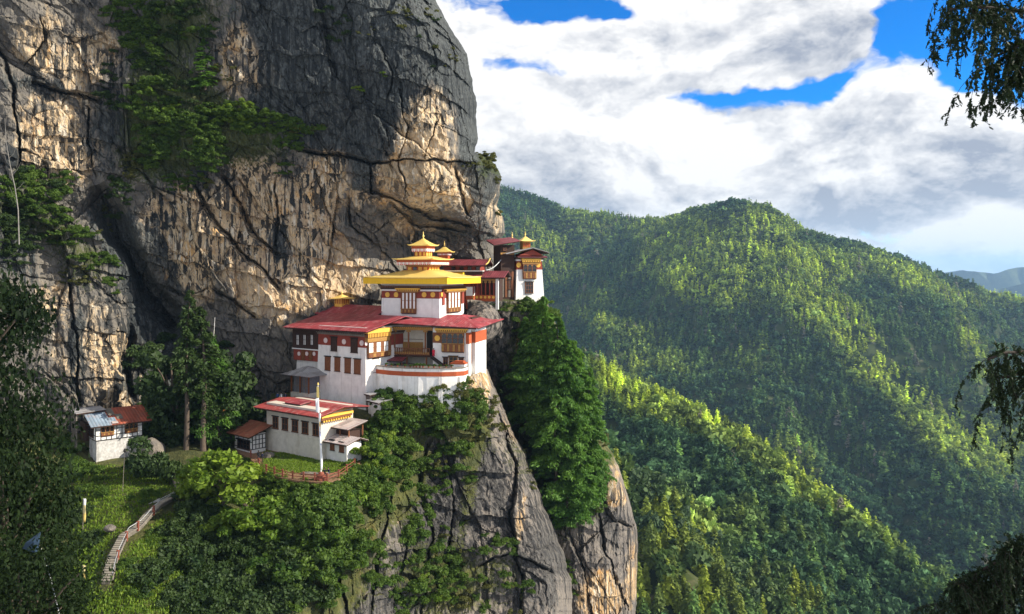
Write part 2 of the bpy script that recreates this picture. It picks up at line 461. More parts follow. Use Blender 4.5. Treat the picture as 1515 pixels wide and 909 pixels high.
def rock_disp(big, mid, small, seed, vert=.5):
    """joint-bounded blocks: each cell is a tilted plane, so faces stay flat and meet in steps; columns and grain on top"""
    def f(q, px, py):
        wq = q + 1.1 * np.stack((fbm(q * .16, 4, .6, seed), fbm(q * .16 + 9, 4, .6, seed + 1), fbm(q * .16 + 5, 4, .6, seed + 2)), -1)
        sh = wq.copy(); sh[..., 0] += .30 * sh[..., 2]                      # joints lean
        def cells(sc, k, off):
            f1, f2, o, h = worley(sh * np.array(sc) + off, seed + k)
            D = (h - .5) * 1.1 + o[..., 0] * (h * 7 % 1 - .5) * 2.4 + o[..., 2] * (h * 13 % 1 - .5) * 2.4
            return D, sstep(f2 - f1, 0, .035), h
        D1, e1, h1 = cells((.070, .02, .070 * vert), 0, 0.0)
        D2, e2, h2 = cells((.20, .06, .20 * vert), 7, 4.7)
        D3, e3, h3 = cells((.62, .2, .62 * .7), 13, 9.1)
        D = big * D1 + mid * D2 + small * .95 * D3 + .25 * mid * (1 - e2) + .3 * (1 - e1)
        flute = ridged(wq * np.array([.42, .3, .030]), 3, .55, seed + 31)
        D = D - .45 * mid * flute * (1 + fbm(q * .06, 2, .5, seed + 32))
        D = D + small * (fbm(wq * np.array([1.1, 1.1, .5]), 4, .65, seed + 3)) + big * .8 * fbm(q * .045, 3, .5, seed + 4)
        # bedding ledges: each bed oversteps the one below it
        zb = (wq[..., 2] + .22 * wq[..., 0] + 2.5 * fbm(q * .05 + 3, 3, .5, seed + 41)) / 6.5
        fr = zb - np.floor(zb); amp = hsh(np.floor(zb).astype(np.int64), np.floor(wq[..., 0] / 19 + .5 * np.floor(zb)).astype(np.int64), np.zeros(zb.shape, np.int64), seed + 42)
        D = D + (big * .95 * (fr - .5) - big * .3 * sstep(fr, .90, 1.0)) * np.clip(amp * 2.2 - .7, 0, 1.3)
        cr = np.maximum((1 - e1) * .32, (1 - e2) * .15) * sstep(fbm(q * .09, 2, .5, seed + 20), -.25, .2)
        return D, cr, (h1 - .5) * .5 + (h2 - .5) * .8 + (h3 - .5) * .4
    return f

cliff_Y = tps([
    (-250, -200, 138), (-250, 300, 142), (-250, 650, 142), (0, -200, 142), (0, 0, 148), (0, 150, 151), (0, 300, 150), (0, 480, 150), (0, 640, 152),
    (100, 80, 157), (90, 230, 159), (60, 400, 156), (120, 500, 156), (130, 600, 156),
    (190, 60, 161), (250, 130, 160), (300, 30, 158), (180, 330, 164), (215, 420, 170), (255, 500, 173), (200, 560, 164), (160, 460, 160),
    (290, 230, 162), (380, 190, 162), (460, 190, 164), (270, 300, 168), (300, 380, 168), (350, 300, 169), (420, 330, 170), (470, 320, 170),
    (280, 600, 172), (350, 520, 171), (370, 600, 170), (400, 470, 169), (430, 560, 170), (430, 700, 170), (250, 740, 165), (100, 740, 155), (-100, 740, 142),
    (400, 60, 160), (450, 120, 160), (520, 60, 158), (600, 40, 160), (640, 20, 165), (400, -200, 152), (600, -200, 160),
    (560, 180, 163), (640, 120, 162), (690, 160, 172), (600, 220, 163), (660, 200, 164), (640, 270, 166), (540, 270, 168), (560, 340, 177), (620, 300, 170), (600, 330, 180),
    (640, 352, 187), (700, 260, 171), (730, 270, 176), (700, 310, 178), (700, 350, 186), (735, 345, 190), (560, 400, 178), (500, 430, 173), (460, 440, 170),
    (650, 450, 186), (740, 450, 191), (600, 600, 182), (740, 600, 193), (740, 740, 195), (500, 600, 176)])
cliff_R = interp([(-200, 606), (-100, 628), (0, 645), (40, 667), (80, 690), (120, 701), (160, 705), (205, 707), (226, 702), (232, 718), (245, 734), (262, 741),
                  (285, 740), (305, 733), (322, 742), (345, 745), (358, 735), (400, 738), (445, 745), (740, 745)])
cliff_cracks = [
    ([(-10, 60), (15, 130), (30, 210), (22, 280)], 5, 2.5, .8),
    ([(145, 275), (172, 335), (198, 390), (232, 440), (275, 498)], 30, 6.0, -1.8),
    ([(100, 400), (110, 470), (112, 560), (118, 600)], 5, 2.0, 0), ([(198, 480), (186, 530), (196, 600)], 9, 3.0, 0),
    ([(280, 255), (316, 325), (345, 362), (385, 392), (418, 442)], 5, 2.4, .9), ([(322, 245), (352, 300), (376, 345), (412, 380)], 5, 2.2, .7),
    ([(436, 222), (500, 232), (548, 240), (600, 238), (655, 240), (705, 243)], 3.5, 2.8, -1.0),
    ([(545, 240), (556, 285), (600, 298), (640, 318), (705, 338)], 4, 2.5, -1.0), ([(515, 282), (520, 335), (560, 372)], 3, 1.5, .4),
    ([(40, 118), (75, 130), (110, 134), (160, 152)], 5, 2.2, -.9), ([(60, 20), (66, 60), (30, 100)], 3, 1.5, .5), ([(130, 150), (128, 210), (140, 270)], 3, 1.2, .4),
    ([(316, 420), (350, 450), (388, 472)], 4, 2, -.6), ([(405, 250), (412, 330), (408, 380)], 3, 1.2, .3), ([(470, 250), (478, 300), (500, 350)], 2.5, 1, 0),
    ([(590, 130), (600, 190), (590, 240), (610, 300)], 3, 1.6, .5), ([(655, 170), (640, 210), (628, 240)], 3, 1.2, .3), ([(668, 245), (680, 290), (700, 325)], 5, 2.4, .6),
    ([(560, 60), (580, 110), (570, 150)], 3, 1, .4), ([(240, 420), (275, 440), (320, 420)], 3, 1, .3), ([(580, 300), (620, 332), (690, 345)], 5, 2.0, -.8)]
def cliff_attr(q, px, py):
    wob = 16 * np.stack((fbm(q * .07, 3, .5, 61), fbm(q * .07 + 40, 3, .5, 62)), -1)
    x, y = px + wob[..., 0], py + wob[..., 1]
    tan = blobs(x, y, [(100, 75, 85, 65, 0, .7), (90, 205, 70, 75, 0, .75), (360, 85, 26, 55, 0, .9), (400, 110, 14, 30, 0, .6), (300, 350, 80, 95, 15, .85), (380, 320, 40, 85, 0, .9),
                       (465, 330, 50, 85, -10, .8), (630, 190, 45, 60, 10, 1.0), (650, 265, 65, 42, 0, .85), (490, 265, 45, 40, 0, .7), (590, 260, 40, 40, 0, .55), (130, 520, 60, 80, 0, .55),
                       (180, 570, 30, 60, 20, .7), (500, 405, 60, 40, -20, .95), (400, 430, 60, 50, 0, .75), (620, 340, 60, 30, 0, .4), (720, 300, 25, 60, 0, .5), (80, 440, 30, 40, 0, .4), (250, 390, 60, 70, 0, .7)])
    tan -= blobs(x, y, [(470, 370, 30, 40, 0, .25), (320, 500, 60, 50, 0, .3), (360, 590, 60, 60, 0, .5)])
    dark = blobs(x, y, [(520, 70, 170, 110, 0, .85), (620, 60, 90, 80, 30, .8), (520, 180, 90, 55, 0, .8), (690, 150, 26, 100, -12, .95), (420, 150, 50, 60, 0, .65), (700, 210, 22, 50, 0, .9), (410, 25, 70, 40, 0, .5),
                        (210, 400, 42, 120, -30, .95), (262, 480, 30, 40, -30, .8), (160, 190, 35, 60, 0, .75), (240, 60, 60, 80, 0, .6), (115, 520, 14, 90, 0, .7), (195, 540, 16, 70, 10, .9),  # first blobs here paint the shade of the diagonal cleft
                        (20, 330, 40, 120, 0, .7), (250, 560, 50, 60, 0, .6), (340, 600, 90, 60, 0, .4), (600, 310, 55, 18, 10, .6), (540, 255, 20, 30, 0, .6), (430, 330, 12, 70, 0, .45), (300, 270, 20, 40, -20, .45), (415, 355, 10, 40, 0, .6),
                        (455, 300, 14, 40, -8, .5), (250, 320, 34, 44, 0, .5), (700, 270, 40, 25, 20, .45), (660, 350, 60, 20, 0, .5), (735, 300, 20, 60, 0, .5), (60, 130, 60, 14, 8, .45), (250, 240, 60, 20, 0, .4)])
    dark -= blobs(x, y, [(632, 190, 42, 60, 10, .9), (360, 85, 22, 50, 0, .8), (650, 265, 55, 30, 0, .6)])
    moss = blobs(x, y, [(250, 110, 70, 120, 0, .55), (320, 190, 130, 55, 15, .75), (230, 240, 60, 60, 0, .5), (40, 300, 70, 60, 0, .6), (120, 380, 60, 40, 45, .5), (725, 245, 22, 28, 0, .55), (600, 70, 90, 70, 0, .15), (300, 20, 80, 40, 0, .4)])
    streak = blobs(x, y, [(180, 160, 50, 70, 0, 1.0), (300, 330, 80, 100, 0, .6), (430, 310, 60, 90, 0, .95), (150, 520, 90, 90, 0, 1.0), (420, 70, 60, 60, 0, 1.0), (630, 150, 60, 40, 0, .5), (60, 220, 60, 80, 0, .4), (520, 120, 150, 90, 0, .5), (330, 290, 30, 60, 0, .5), (90, 60, 60, 60, 0, .3)])
    return dict(tan=tan, dark=dark, moss=moss, streak=streak)
sheet("cliff", -250, cliff_R, -200, 740, None, cliff_Y, 900, 860, 40, 14, rock_disp(1.7, .85, .40, 3), cliff_attr, M_ROCK, cliff_cracks, seed=1)

front_Y = tps([
    (-250, 640, 136), (-250, 909, 88), (0, 640, 141), (0, 760, 118), (0, 909, 97), (0, 1000, 84), (100, 700, 137), (100, 800, 114), (100, 909, 98),
    (141, 690, 139), (200, 692, 139), (120, 645, 146), (220, 645, 150), (182, 745, 122), (255, 741, 124), (160, 862, 103), (170, 830, 107), (192, 790, 114), (225, 757, 121),
    (150, 1000, 90), (262, 712, 132), (275, 674, 141), (310, 672, 142), (340, 672, 143),
    (378, 684, 140.5), (395, 706, 131), (440, 717, 126.5), (484, 718, 125.5), (526, 697, 134), (440, 696, 133), (400, 686, 138.5), (470, 687, 136.5),
    (400, 745, 124), (310, 730, 125), (310, 800, 119), (400, 820, 120), (350, 909, 112), (280, 909, 105), (450, 800, 122), (450, 909, 117), (525, 760, 127), (245, 880, 103), (230, 800, 114), (350, 1000, 106),
    (545, 650, 143), (560, 700, 137), (562, 800, 131), (540, 909, 126), (600, 600, 149), (600, 700, 144), (600, 909, 137), (680, 600, 150.5), (680, 750, 145), (680, 909, 141), (740, 640, 154), (770, 750, 150), (790, 909, 146), (700, 1000, 138),
    (570, 588, 150), (640, 580, 151), (700, 566, 152)], .02)
front_T = interp([(-250, 640), (60, 640), (110, 660), (141, 684), (200, 684), (225, 650), (275, 668), (340, 670), (372, 678), (388, 702), (430, 713), (490, 715), (526, 694), (542, 672), (560, 600), (600, 588), (680, 568), (700, 553), (722, 552), (735, 562), (900, 600)])
front_R = interp([(540, 722), (575, 734), (610, 748), (650, 766), (700, 789), (760, 813), (820, 832), (909, 850), (1000, 864)])
front_cracks = [([(590, 640), (580, 720), (560, 800), (545, 920)], 5, 2.2, .8), ([(735, 600), (765, 680), (760, 760), (775, 860), (770, 940)], 5, 2.0, -.9), ([(665, 660), (668, 760), (660, 860)], 4, 1.4, .5),
                ([(640, 640), (615, 720), (640, 800), (620, 930)], 5, 1.6, .6), ([(700, 840), (760, 815), (820, 850)], 4, 1.8, -.8), ([(480, 800), (500, 860), (520, 940)], 6, 2, .6), ([(600, 800), (590, 850), (640, 870)], 4, 1.5, 0)]
def front_attr(q, px, py):
    x, y = px + 12 * fbm(q * .1, 3, .5, 71), py + 14 * fbm(q * .1 + 20, 3, .5, 72)
    tan = blobs(x, y, [(700, 575, 26, 26, 0, 1.1), (545, 790, 12, 40, 12, .9), (500, 860, 40, 60, 15, .55), (768, 770, 8, 60, 6, .9), (755, 630, 8, 30, -25, .35), (590, 740, 8, 80, 0, .4)])
    dark = blobs(x, y, [(620, 720, 34, 90, 0, .5), (590, 860, 50, 60, 0, .45), (800, 850, 40, 70, 0, .8), (800, 730, 26, 90, -15, .5), (690, 760, 70, 110, 0, .42), (650, 760, 40, 130, 0, .5), (560, 720, 30, 60, 0, .4), (730, 720, 14, 120, -14, .5), (700, 700, 10, 120, 0, .35), (540, 900, 60, 70, 0, .4), (670, 700, 16, 90, 0, .3), (760, 590, 30, 40, 0, .4)])
    green = blobs(x, y, [(620, 612, 90, 32, 12, .9), (560, 690, 50, 60, 0, 1.0), (420, 800, 130, 130, 0, 1.3), (300, 800, 120, 160, 0, 1.2), (480, 760, 60, 60, 0, .8), (640, 860, 50, 60, 0, .6), (680, 640, 40, 60, 0, .4), (770, 680, 30, 40, -30, .35), (720, 860, 60, 40, 0, .45), (690, 700, 12, 110, 5, .45), (600, 690, 30, 60, 0, .4)])
    green = np.maximum(green, 1.3 * sstep(-px, -330, -250))
    return dict(tan=tan, dark=dark, moss=green, streak=blobs(x, y, [(600, 760, 60, 130, 0, 1.0), (780, 780, 50, 100, 0, .9), (690, 720, 70, 120, 0, .6), (520, 850, 50, 70, 0, .8)]))
def front_disp(q, px, py):
    D, c, hue = rock_disp(1.5, .75, .38, 23)(q, px, py)
    rock = sstep(px, 420, 560)
    soft = 1.1 * fbm(q * .16, 4, .5, 33)
    flat = np.exp(-(((px - 440) / 120) ** 2 + ((py - 697) / 25) ** 2))
    return (D * rock + soft * (1 - rock)) * (1 - .9 * flat), c * rock, hue
sheet("rock_spur", -250, front_R, 540, 1000, front_T, front_Y, 700, 420, 46, 16, front_disp, front_attr, M_ROCK2, front_cracks, back_k=.45, rough=9, seed=2)

pil_Y = tps([(690, 447, 173), (735, 447, 176), (764, 447, 182), (815, 447, 187), (740, 560, 189), (735, 500, 184), (800, 560, 186), (720, 700, 190), (850, 600, 184), (800, 700, 180), (880, 650, 180), (860, 760, 172), (900, 720, 172), (930, 760, 177), (830, 830, 170), (880, 850, 170), (935, 880, 178), (860, 1000, 166), (700, 1000, 186)])
pil_R = interp([(420, 812), (447, 813), (520, 832), (600, 862), (636, 884), (655, 898), (690, 916), (730, 929), (775, 940), (830, 944), (909, 940), (1000, 934)])
pil_T = interp([(680, 446), (765, 446), (806, 452), (815, 470), (960, 640)])
pil_cracks = [([(900, 690), (885, 760), (900, 830), (930, 920)], 5, 2, .8), ([(840, 780), (870, 850), (880, 940)], 4, 1.5, .6), ([(770, 470), (772, 560), (768, 640)], 4, 1.2, -.6), ([(880, 720), (910, 770), (940, 780)], 4, 1.5, -.6)]
def pil_attr(q, px, py):
    x, y = px + 8 * fbm(q * .12, 3, .5, 81), py + 10 * fbm(q * .12 + 20, 3, .5, 82)
    tan = blobs(x, y, [(771, 545, 7, 60, 0, 1.2), (890, 880, 40, 45, 0, 1.0), (912, 740, 14, 10, 0, .9), (900, 700, 40, 50, 0, .35), (735, 455, 26, 8, 0, .5), (935, 850, 10, 60, 0, .4)])
    dark = blobs(x, y, [(740, 560, 34, 100, 0, .7), (910, 780, 26, 50, -20, .55), (860, 800, 30, 60, 0, .3)])
    moss = blobs(x, y, [(800, 600, 70, 160, 0, .8), (850, 720, 60, 60, 0, .7), (740, 455, 50, 8, 0, .5), (900, 660, 20, 20, 0, .5)])
    return dict(tan=tan, dark=dark, moss=moss, streak=blobs(x, y, [(745, 560, 30, 90, 0, .7), (890, 820, 60, 80, 0, .7)]))
sheet("rock_pillar", interp([(420, 690), (600, 700), (700, 745), (1000, 800)]), pil_R, 420, 1000, pil_T, pil_Y, 200, 420, 30, 10, rock_disp(1.2, .7, .34, 43), pil_attr, M_ROCK2, pil_cracks, back_k=.5, wrap=30, rough=4, seed=3)

# ------------------------------------------------------------------ mountains
def ridge_height(x, y, ridges, floor):
    h = np.full(x.shape, floor); dm = np.full(x.shape, 1e9)
    for pts, slope, wid in ridges:
        R = [P(*p) for p in pts]
        for k in range(len(R) - 1):
            a, b = R[k], R[k + 1]
            d = b[:2] - a[:2]; L2 = (d ** 2).sum()
            t = np.clip(((x - a[0]) * d[0] + (y - a[1]) * d[1]) / L2, 0, 1)
            dist = np.hypot(x - a[0] - t * d[0], y - a[1] - t * d[1])
            hh = a[2] + t * (b[2] - a[2]) - slope * (np.sqrt(dist ** 2 + wid ** 2) - wid)
            dm = np.where(hh > h, dist, dm)
            h = np.maximum(h, hh)
    return h, dm

def terrain(name, x0, x1, y0, y1, step, ridges, floor, amp, mat, seed):
    xs = np.arange(x0, x1, step); ys = np.arange(y0, y1, step)
    X, Y = np.meshgrid(xs, ys)
    q = np.stack((X, Y, 0 * X), -1)
    wx = X + amp * 1.6 * fbm(q / 170, 3, .5, seed); wy = Y + amp * 1.6 * fbm(q / 170 + 50, 3, .5, seed + 1)
    h, dm = ridge_height(wx, wy, ridges, floor)
    k = np.clip(dm / 120, .12, 1)
    h = h + amp * k * (ridged(q / (amp * 7.5), 3, .5, seed + 2) - .25) + amp * .55 * k * (ridged(np.stack((wx, wy * .6, 0 * wx), -1) / (amp * 2.6), 2, .5, seed + 6) - .3) + amp * .2 * fbm(q / 35, 3, .5, seed + 3)
    V = np.stack((X, Y, h), -1); ny, nx = X.shape
    ii = (np.arange(ny - 1)[:, None] * nx + np.arange(nx - 1)[None, :]).ravel()
    F = np.stack((ii, ii + 1, ii + nx + 1, ii + nx), -1)
    o = obj(name, mesh_np(name, V.reshape(-1, 3), F, mat, smooth=True)); o['kind'] = 'structure'
    def hf(x, y):
        fx = np.clip((x - x0) / step, 0, nx - 1.001); fy = np.clip((y - y0) / step, 0, ny - 1.001)
        ix, iy = fx.astype(int), fy.astype(int); u, v = fx - ix, fy - iy
        return (h[iy, ix] * (1 - u) + h[iy, ix + 1] * u) * (1 - v) + (h[iy + 1, ix] * (1 - u) + h[iy + 1, ix + 1] * u) * v
    return o, hf, (V.reshape(-1, 3), F)

def ground_mat(name, c1, c2, c3, scale):
    m, N, out = new_mat(name)
    p = N.n('ShaderNodeNewGeometry').outputs['Position']
    n1 = N.noise(p, scale, 6, .6); n2 = N.noise(p, scale * 5, 5, .6)
    c = N.mix(N.ss(n1, .35, .65), c1, c2); c = N.mix(N.ss(n2, .55, .75), c, c3)
    b = N.n('ShaderNodeBsdfPrincipled'); N.put(b.inputs['Base Color'], c); b.inputs['Roughness'].default_value = .9; b.inputs['Specular IOR Level'].default_value = .1
    bp = N.n('ShaderNodeBump'); bp.inputs['Strength'].default_value = .8; bp.inputs['Distance'].default_value = .3
    N.put(bp.inputs['Height'], n2); N.t.links.new(bp.outputs[0], b.inputs['Normal'])
    N.t.links.new(b.outputs[0], out.inputs[0]); return m
M_HILL = ground_mat('forest_floor', (.028, .044, .014), (.050, .066, .020), (.16, .135, .085), .02)

FAR = [
    ([(480, 235, 2700), (620, 262, 2650), (735, 285, 2550), (800, 300, 2500), (860, 318, 2450), (940, 328, 2400), (1000, 329, 2300), (1050, 312, 2000), (1095, 308, 1900), (1130, 310, 1900), (1180, 343, 1950), (1250, 362, 2000), (1330, 385, 2050), (1420, 421, 2100), (1515, 452, 2150), (1700, 500, 2200)], .72, 22),
    ([(1100, 310, 1890), (1140, 370, 1720), (1190, 452, 1520), (1270, 540, 1330), (1380, 640, 1150), (1490, 730, 1000), (1650, 850, 900)], .80, 14),
    ([(1060, 314, 1960), (1035, 380, 1820), (1000, 455, 1660), (985, 545, 1450), (960, 640, 1250), (960, 760, 1050)], .78, 16),
    ([(1085, 320, 1860), (1090, 400, 1700), (1110, 500, 1480), (1150, 600, 1280), (1230, 720, 1080)], .74, 14),
    ([(1260, 366, 1990), (1300, 420, 1850), (1350, 500, 1680), (1420, 590, 1480), (1520, 680, 1300)], .80, 14),
    ([(1360, 398, 2060), (1420, 450, 1900), (1450, 510, 1780), (1500, 575, 1620), (1600, 660, 1450)], .80, 14),
    ([(1440, 430, 2110), (1520, 465, 1960), (1600, 540, 1800)], .8, 14),
    ([(800, 300, 2490), (850, 372, 2280), (905, 455, 2060), (950, 540, 1850)], .8, 16),
    ([(700, 280, 2580), (760, 360, 2300), (800, 440, 2050), (850, 530, 1800)], .8, 16),
    ([(900, 325, 2420), (930, 380, 2260), (955, 440, 2080)], .8, 14)]
NEAR = [
    ([(760, 468, 850), (830, 520, 790), (890, 566, 720), (950, 602, 690), (1000, 628, 650), (1070, 664, 615), (1130, 700, 580), (1190, 742, 550), (1250, 780, 520), (1320, 838, 490), (1390, 890, 465), (1550, 1010, 430)], .85, 10),
    ([(1130, 700, 580), (1150, 800, 470), (1160, 930, 380)], .95, 8), ([(950, 602, 690), (985, 720, 530), (1030, 840, 420)], .95, 8), ([(1040, 650, 630), (1080, 770, 480), (1110, 880, 400)], .95, 8),
    ([(840, 640, 420), (900, 715, 395), (960, 790, 365), (1030, 850, 348), (1100, 918, 335), (1200, 1010, 320)], .95, 6)]
far_o, far_h, far_mesh = terrain("mountain", -900, 2500, 650, 3000, 10, FAR, -900.0, 46, M_HILL, 101)
near_o, near_h, near_mesh = terrain("valley_slope", -120, 760, 180, 1000, 5, NEAR, -420.0, 15, M_HILL, 131)

# blue ranges on the horizon
rs = np.random.RandomState(5)
for nm, Yd, tab, cc in (("distant_mountains", 8500, [(900, 470), (1300, 425), (1400, 404), (1425, 400), (1470, 404), (1500, 398), (1560, 394), (1700, 410), (2000, 440)], 0), ("distant_foothills", 6800, [(900, 500), (1400, 445), (1480, 428), (1520, 418), (1600, 412), (1800, 430), (2000, 460)], 1)):
    pxs = np.linspace(1000, 1900, 160); ft = interp(tab)
    top = ft(pxs) + 3 * fbm(np.stack((pxs / 30, pxs * 0 + cc, pxs * 0), -1), 4, .5, 7)
    rows = []
    for k in range(14):
        t = k / 13
        Yr = pxs * 0 + Yd * (1 - .3 * t) + 600 * (ridged(np.stack((pxs / 45, pxs * 0 + t * 2, pxs * 0 + cc), -1), 3) if 0 < k else 0)
        z = (HZ - top) * Yd / FOC
        rows.append(np.stack(((pxs - CX) * Yd / FOC, Yr, z * (1 - t) - 1500 * t), -1))
    V = np.array(rows); ny, nx = V.shape[:2]
    ii = (np.arange(ny - 1)[:, None] * nx + np.arange(nx - 1)[None, :]).ravel()
    o = obj(nm, mesh_np(nm, V.reshape(-1, 3), np.stack((ii, ii + nx, ii + nx + 1, ii + 1), -1), M_HILL, smooth=True)); o['kind'] = 'structure'
# ------------------------------------------------------------------ vegetation
F_BUSH = foliage('shrub_leaves', (.030, .075, .012), (.105, .165, .022))
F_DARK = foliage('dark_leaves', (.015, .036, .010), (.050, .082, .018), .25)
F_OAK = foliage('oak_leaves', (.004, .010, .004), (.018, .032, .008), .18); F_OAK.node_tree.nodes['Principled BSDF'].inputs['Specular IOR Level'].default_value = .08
F_BRIGHT = foliage('bright_leaves', (.060, .130, .014), (.20, .27, .025))
F_PINE = foliage('pine_needles', (.045, .120, .022), (.135, .25, .034), .35)
F_CYP = foliage('cypress_needles', (.010, .022, .010), (.028, .045, .014), .2)
F_OLIVE = foliage('olive_leaves', (.070, .080, .022), (.13, .13, .035))
M_BARK = simple('bark', (.10, .075, .055), .9, .3, 2.0, .4)
M_DBARK = simple('dark_bark', (.035, .026, .020), .9, .3, 2.0, .4)
M_BARKG = simple('grey_bark', (.17, .15, .13), .9, .3, 2.0, .4)

def cards(c, size, rng, nrm=None, up=.0, aspect=1.8, align=None):
    """rhombic leaves at the points c"""
    n = len(c)
    d = rng.normal(size=(n, 3))
    if align is not None: d = d * .45 + align
    d /= np.linalg.norm(d, axis=1, keepdims=True)
    e = rng.normal(size=(n, 3))
    if nrm is not None: e = np.cross(nrm + rng.normal(size=(n, 3)) * .55, d)
    else: e = np.cross(d, e)
    e /= np.maximum(np.linalg.norm(e, axis=1, keepdims=True), 1e-6)
    s = size * rng.uniform(.65, 1.35, (n, 1)) if np.isscalar(size) else size[:, None] * rng.uniform(.65, 1.35, (n, 1))
    a, b = d * s * .5 * aspect, e * s * .5
    V = np.stack((c - a, c + b - a * .1, c + a, c - b - a * .1), 1).reshape(-1, 3)
    F = np.arange(n * 4).reshape(-1, 4)
    return V, F

def tube(path, radii, n=6):
    path = np.asarray(path, float); m = len(path)
    tang = np.gradient(path, axis=0); tang /= np.linalg.norm(tang, axis=1, keepdims=True)
    ref = np.where(np.abs(tang[:, 2:3]) > .9, np.array([[1., 0, 0]]), np.array([[0, 0, 1.]]))
    a = np.cross(tang, ref); a /= np.linalg.norm(a, axis=1, keepdims=True); b = np.cross(tang, a)
    th = np.arange(n) / n * 2 * np.pi
    V = path[:, None] + np.asarray(radii)[:, None, None] * (np.cos(th)[None, :, None] * a[:, None] + np.sin(th)[None, :, None] * b[:, None])
    V = V.reshape(-1, 3)
    i, j = np.meshgrid(np.arange(m - 1), np.arange(n), indexing='ij'); j2 = (j + 1) % n
    F = np.stack((i * n + j, i * n + j2, (i + 1) * n + j2, (i + 1) * n + j), -1).reshape(-1, 4)
    return V, F

def join(parts):
    Vs, Fs, o = [], [], 0
    for V, F in parts:
        Vs.append(V); Fs.append(F + o); o += len(V)
    return np.concatenate(Vs), np.concatenate(Fs)

def bush_mesh(name, seed, mat, nleaf=1100, size=.15, lobes=9, squash=.8):
    rng = np.random.RandomState(seed)
    cs = rng.normal(size=(lobes, 3)) * np.array([.48, .48, .34]); cs[:, 2] = np.abs(cs[:, 2]) + .22
    rr = rng.uniform(.16, .46, lobes)
    k = rng.randint(0, lobes, nleaf)
    d = rng.normal(size=(nleaf, 3)); d /= np.linalg.norm(d, axis=1, keepdims=True); d[:, 2] = np.where(d[:, 2] < -.3, -d[:, 2], d[:, 2])
    rad = rr[k] * rng.uniform(.55, 1.12, nleaf) ** .6
    c = cs[k] + d * rad[:, None]; c[:, 2] *= squash
    V, F = cards(c, size, rng, nrm=d)
    lob = rng.uniform(0, 1, lobes)
    r = np.clip(lob[k] * .7 + rng.uniform(-.1, .4, nleaf), 0, 1); g = rng.uniform(.2, .9, nleaf)
    col = np.repeat(np.stack((r, g, r * 0), -1), 4, 0)
    me = mesh_np(name, V, F, mat, colors=col); return me

def conifer_meshes(name, seed, mat, nbr=130, per=34, width=.2, start=.12, droop=.35, size=.013, tuft=.75):
    """unit-height conifer: tapered trunk with limbs, and a crown of flat drooping sprays"""
    rng = np.random.RandomState(seed)
    lean = rng.uniform(-.03, .03, 2)
    zs = np.linspace(0, 1, 12)
    tp = np.stack((lean[0] * zs ** 2 + .006 * np.sin(zs * 7), lean[1] * zs ** 2 + .006 * np.cos(zs * 6), zs), -1)
    parts = [tube(tp, .016 * (1 - zs * .93) + .001, 7)]
    C, A, T, Nn = [], [], [], []
    for b in range(nbr):
        h = start + (1 - start) * ((b + rng.uniform(0, 1)) / nbr) ** .9
        h = min(h, .99)
        L = width * (1 - h) ** .68 * rng.uniform(.55, 1.15) + .012
        if h < start + .15: L *= .75
        th = rng.uniform(0, 2 * np.pi)
        base = np.array([np.interp(h, zs, tp[:, 0]), np.interp(h, zs, tp[:, 1]), h])
        d = np.array([math.cos(th), math.sin(th), 0])
        tt = np.linspace(0, 1, 5)
        rise = rng.uniform(.0, .35)
        path = base + d * (tt[:, None] * L) + np.array([0, 0, 1.]) * ((rise * tt - (droop + rise) * tt ** 2) * L)[:, None]
        if b % 2 == 0: parts.append(tube(path, .0035 * (1 - tt * .8) * (1.2 - h), 4))
        m = max(6, int(per * (L / width + .25)))
        u = rng.uniform(.12, 1, m) ** .75
        side = rng.normal(size=m) * L * .16 * (1.15 - u * .6)
        p = base + d * (u * L)[:, None] + np.array([-d[1], d[0], 0]) * side[:, None]
        p[:, 2] += (rise * u - (droop + rise) * u ** 2) * L - np.abs(side) * .35 + rng.normal(size=m) * .006
        C.append(p); A.append(np.tile(d * .8 + np.array([0, 0, -.45]), (m, 1))); T.append(np.full(m, rng.uniform(0, 1))); Nn.append(np.tile([0, 0, 1.], (m, 1)))
    C, A, T, Nn = map(np.concatenate, (C, A, T, Nn))
    V, F = cards(C, size, rng, nrm=Nn, aspect=2.2, align=A)
    r = np.clip(T * .6 + rng.uniform(-.1, .5, len(C)), 0, 1); g = rng.uniform(.15, .9, len(C))
    crown = mesh_np(name + '_crown', V, F, mat, colors=np.repeat(np.stack((r, g, r * 0), -1), 4, 0))
    tv, tf = join(parts)
    return mesh_np(name + '_trunk', tv, tf, M_BARK, smooth=True), crown

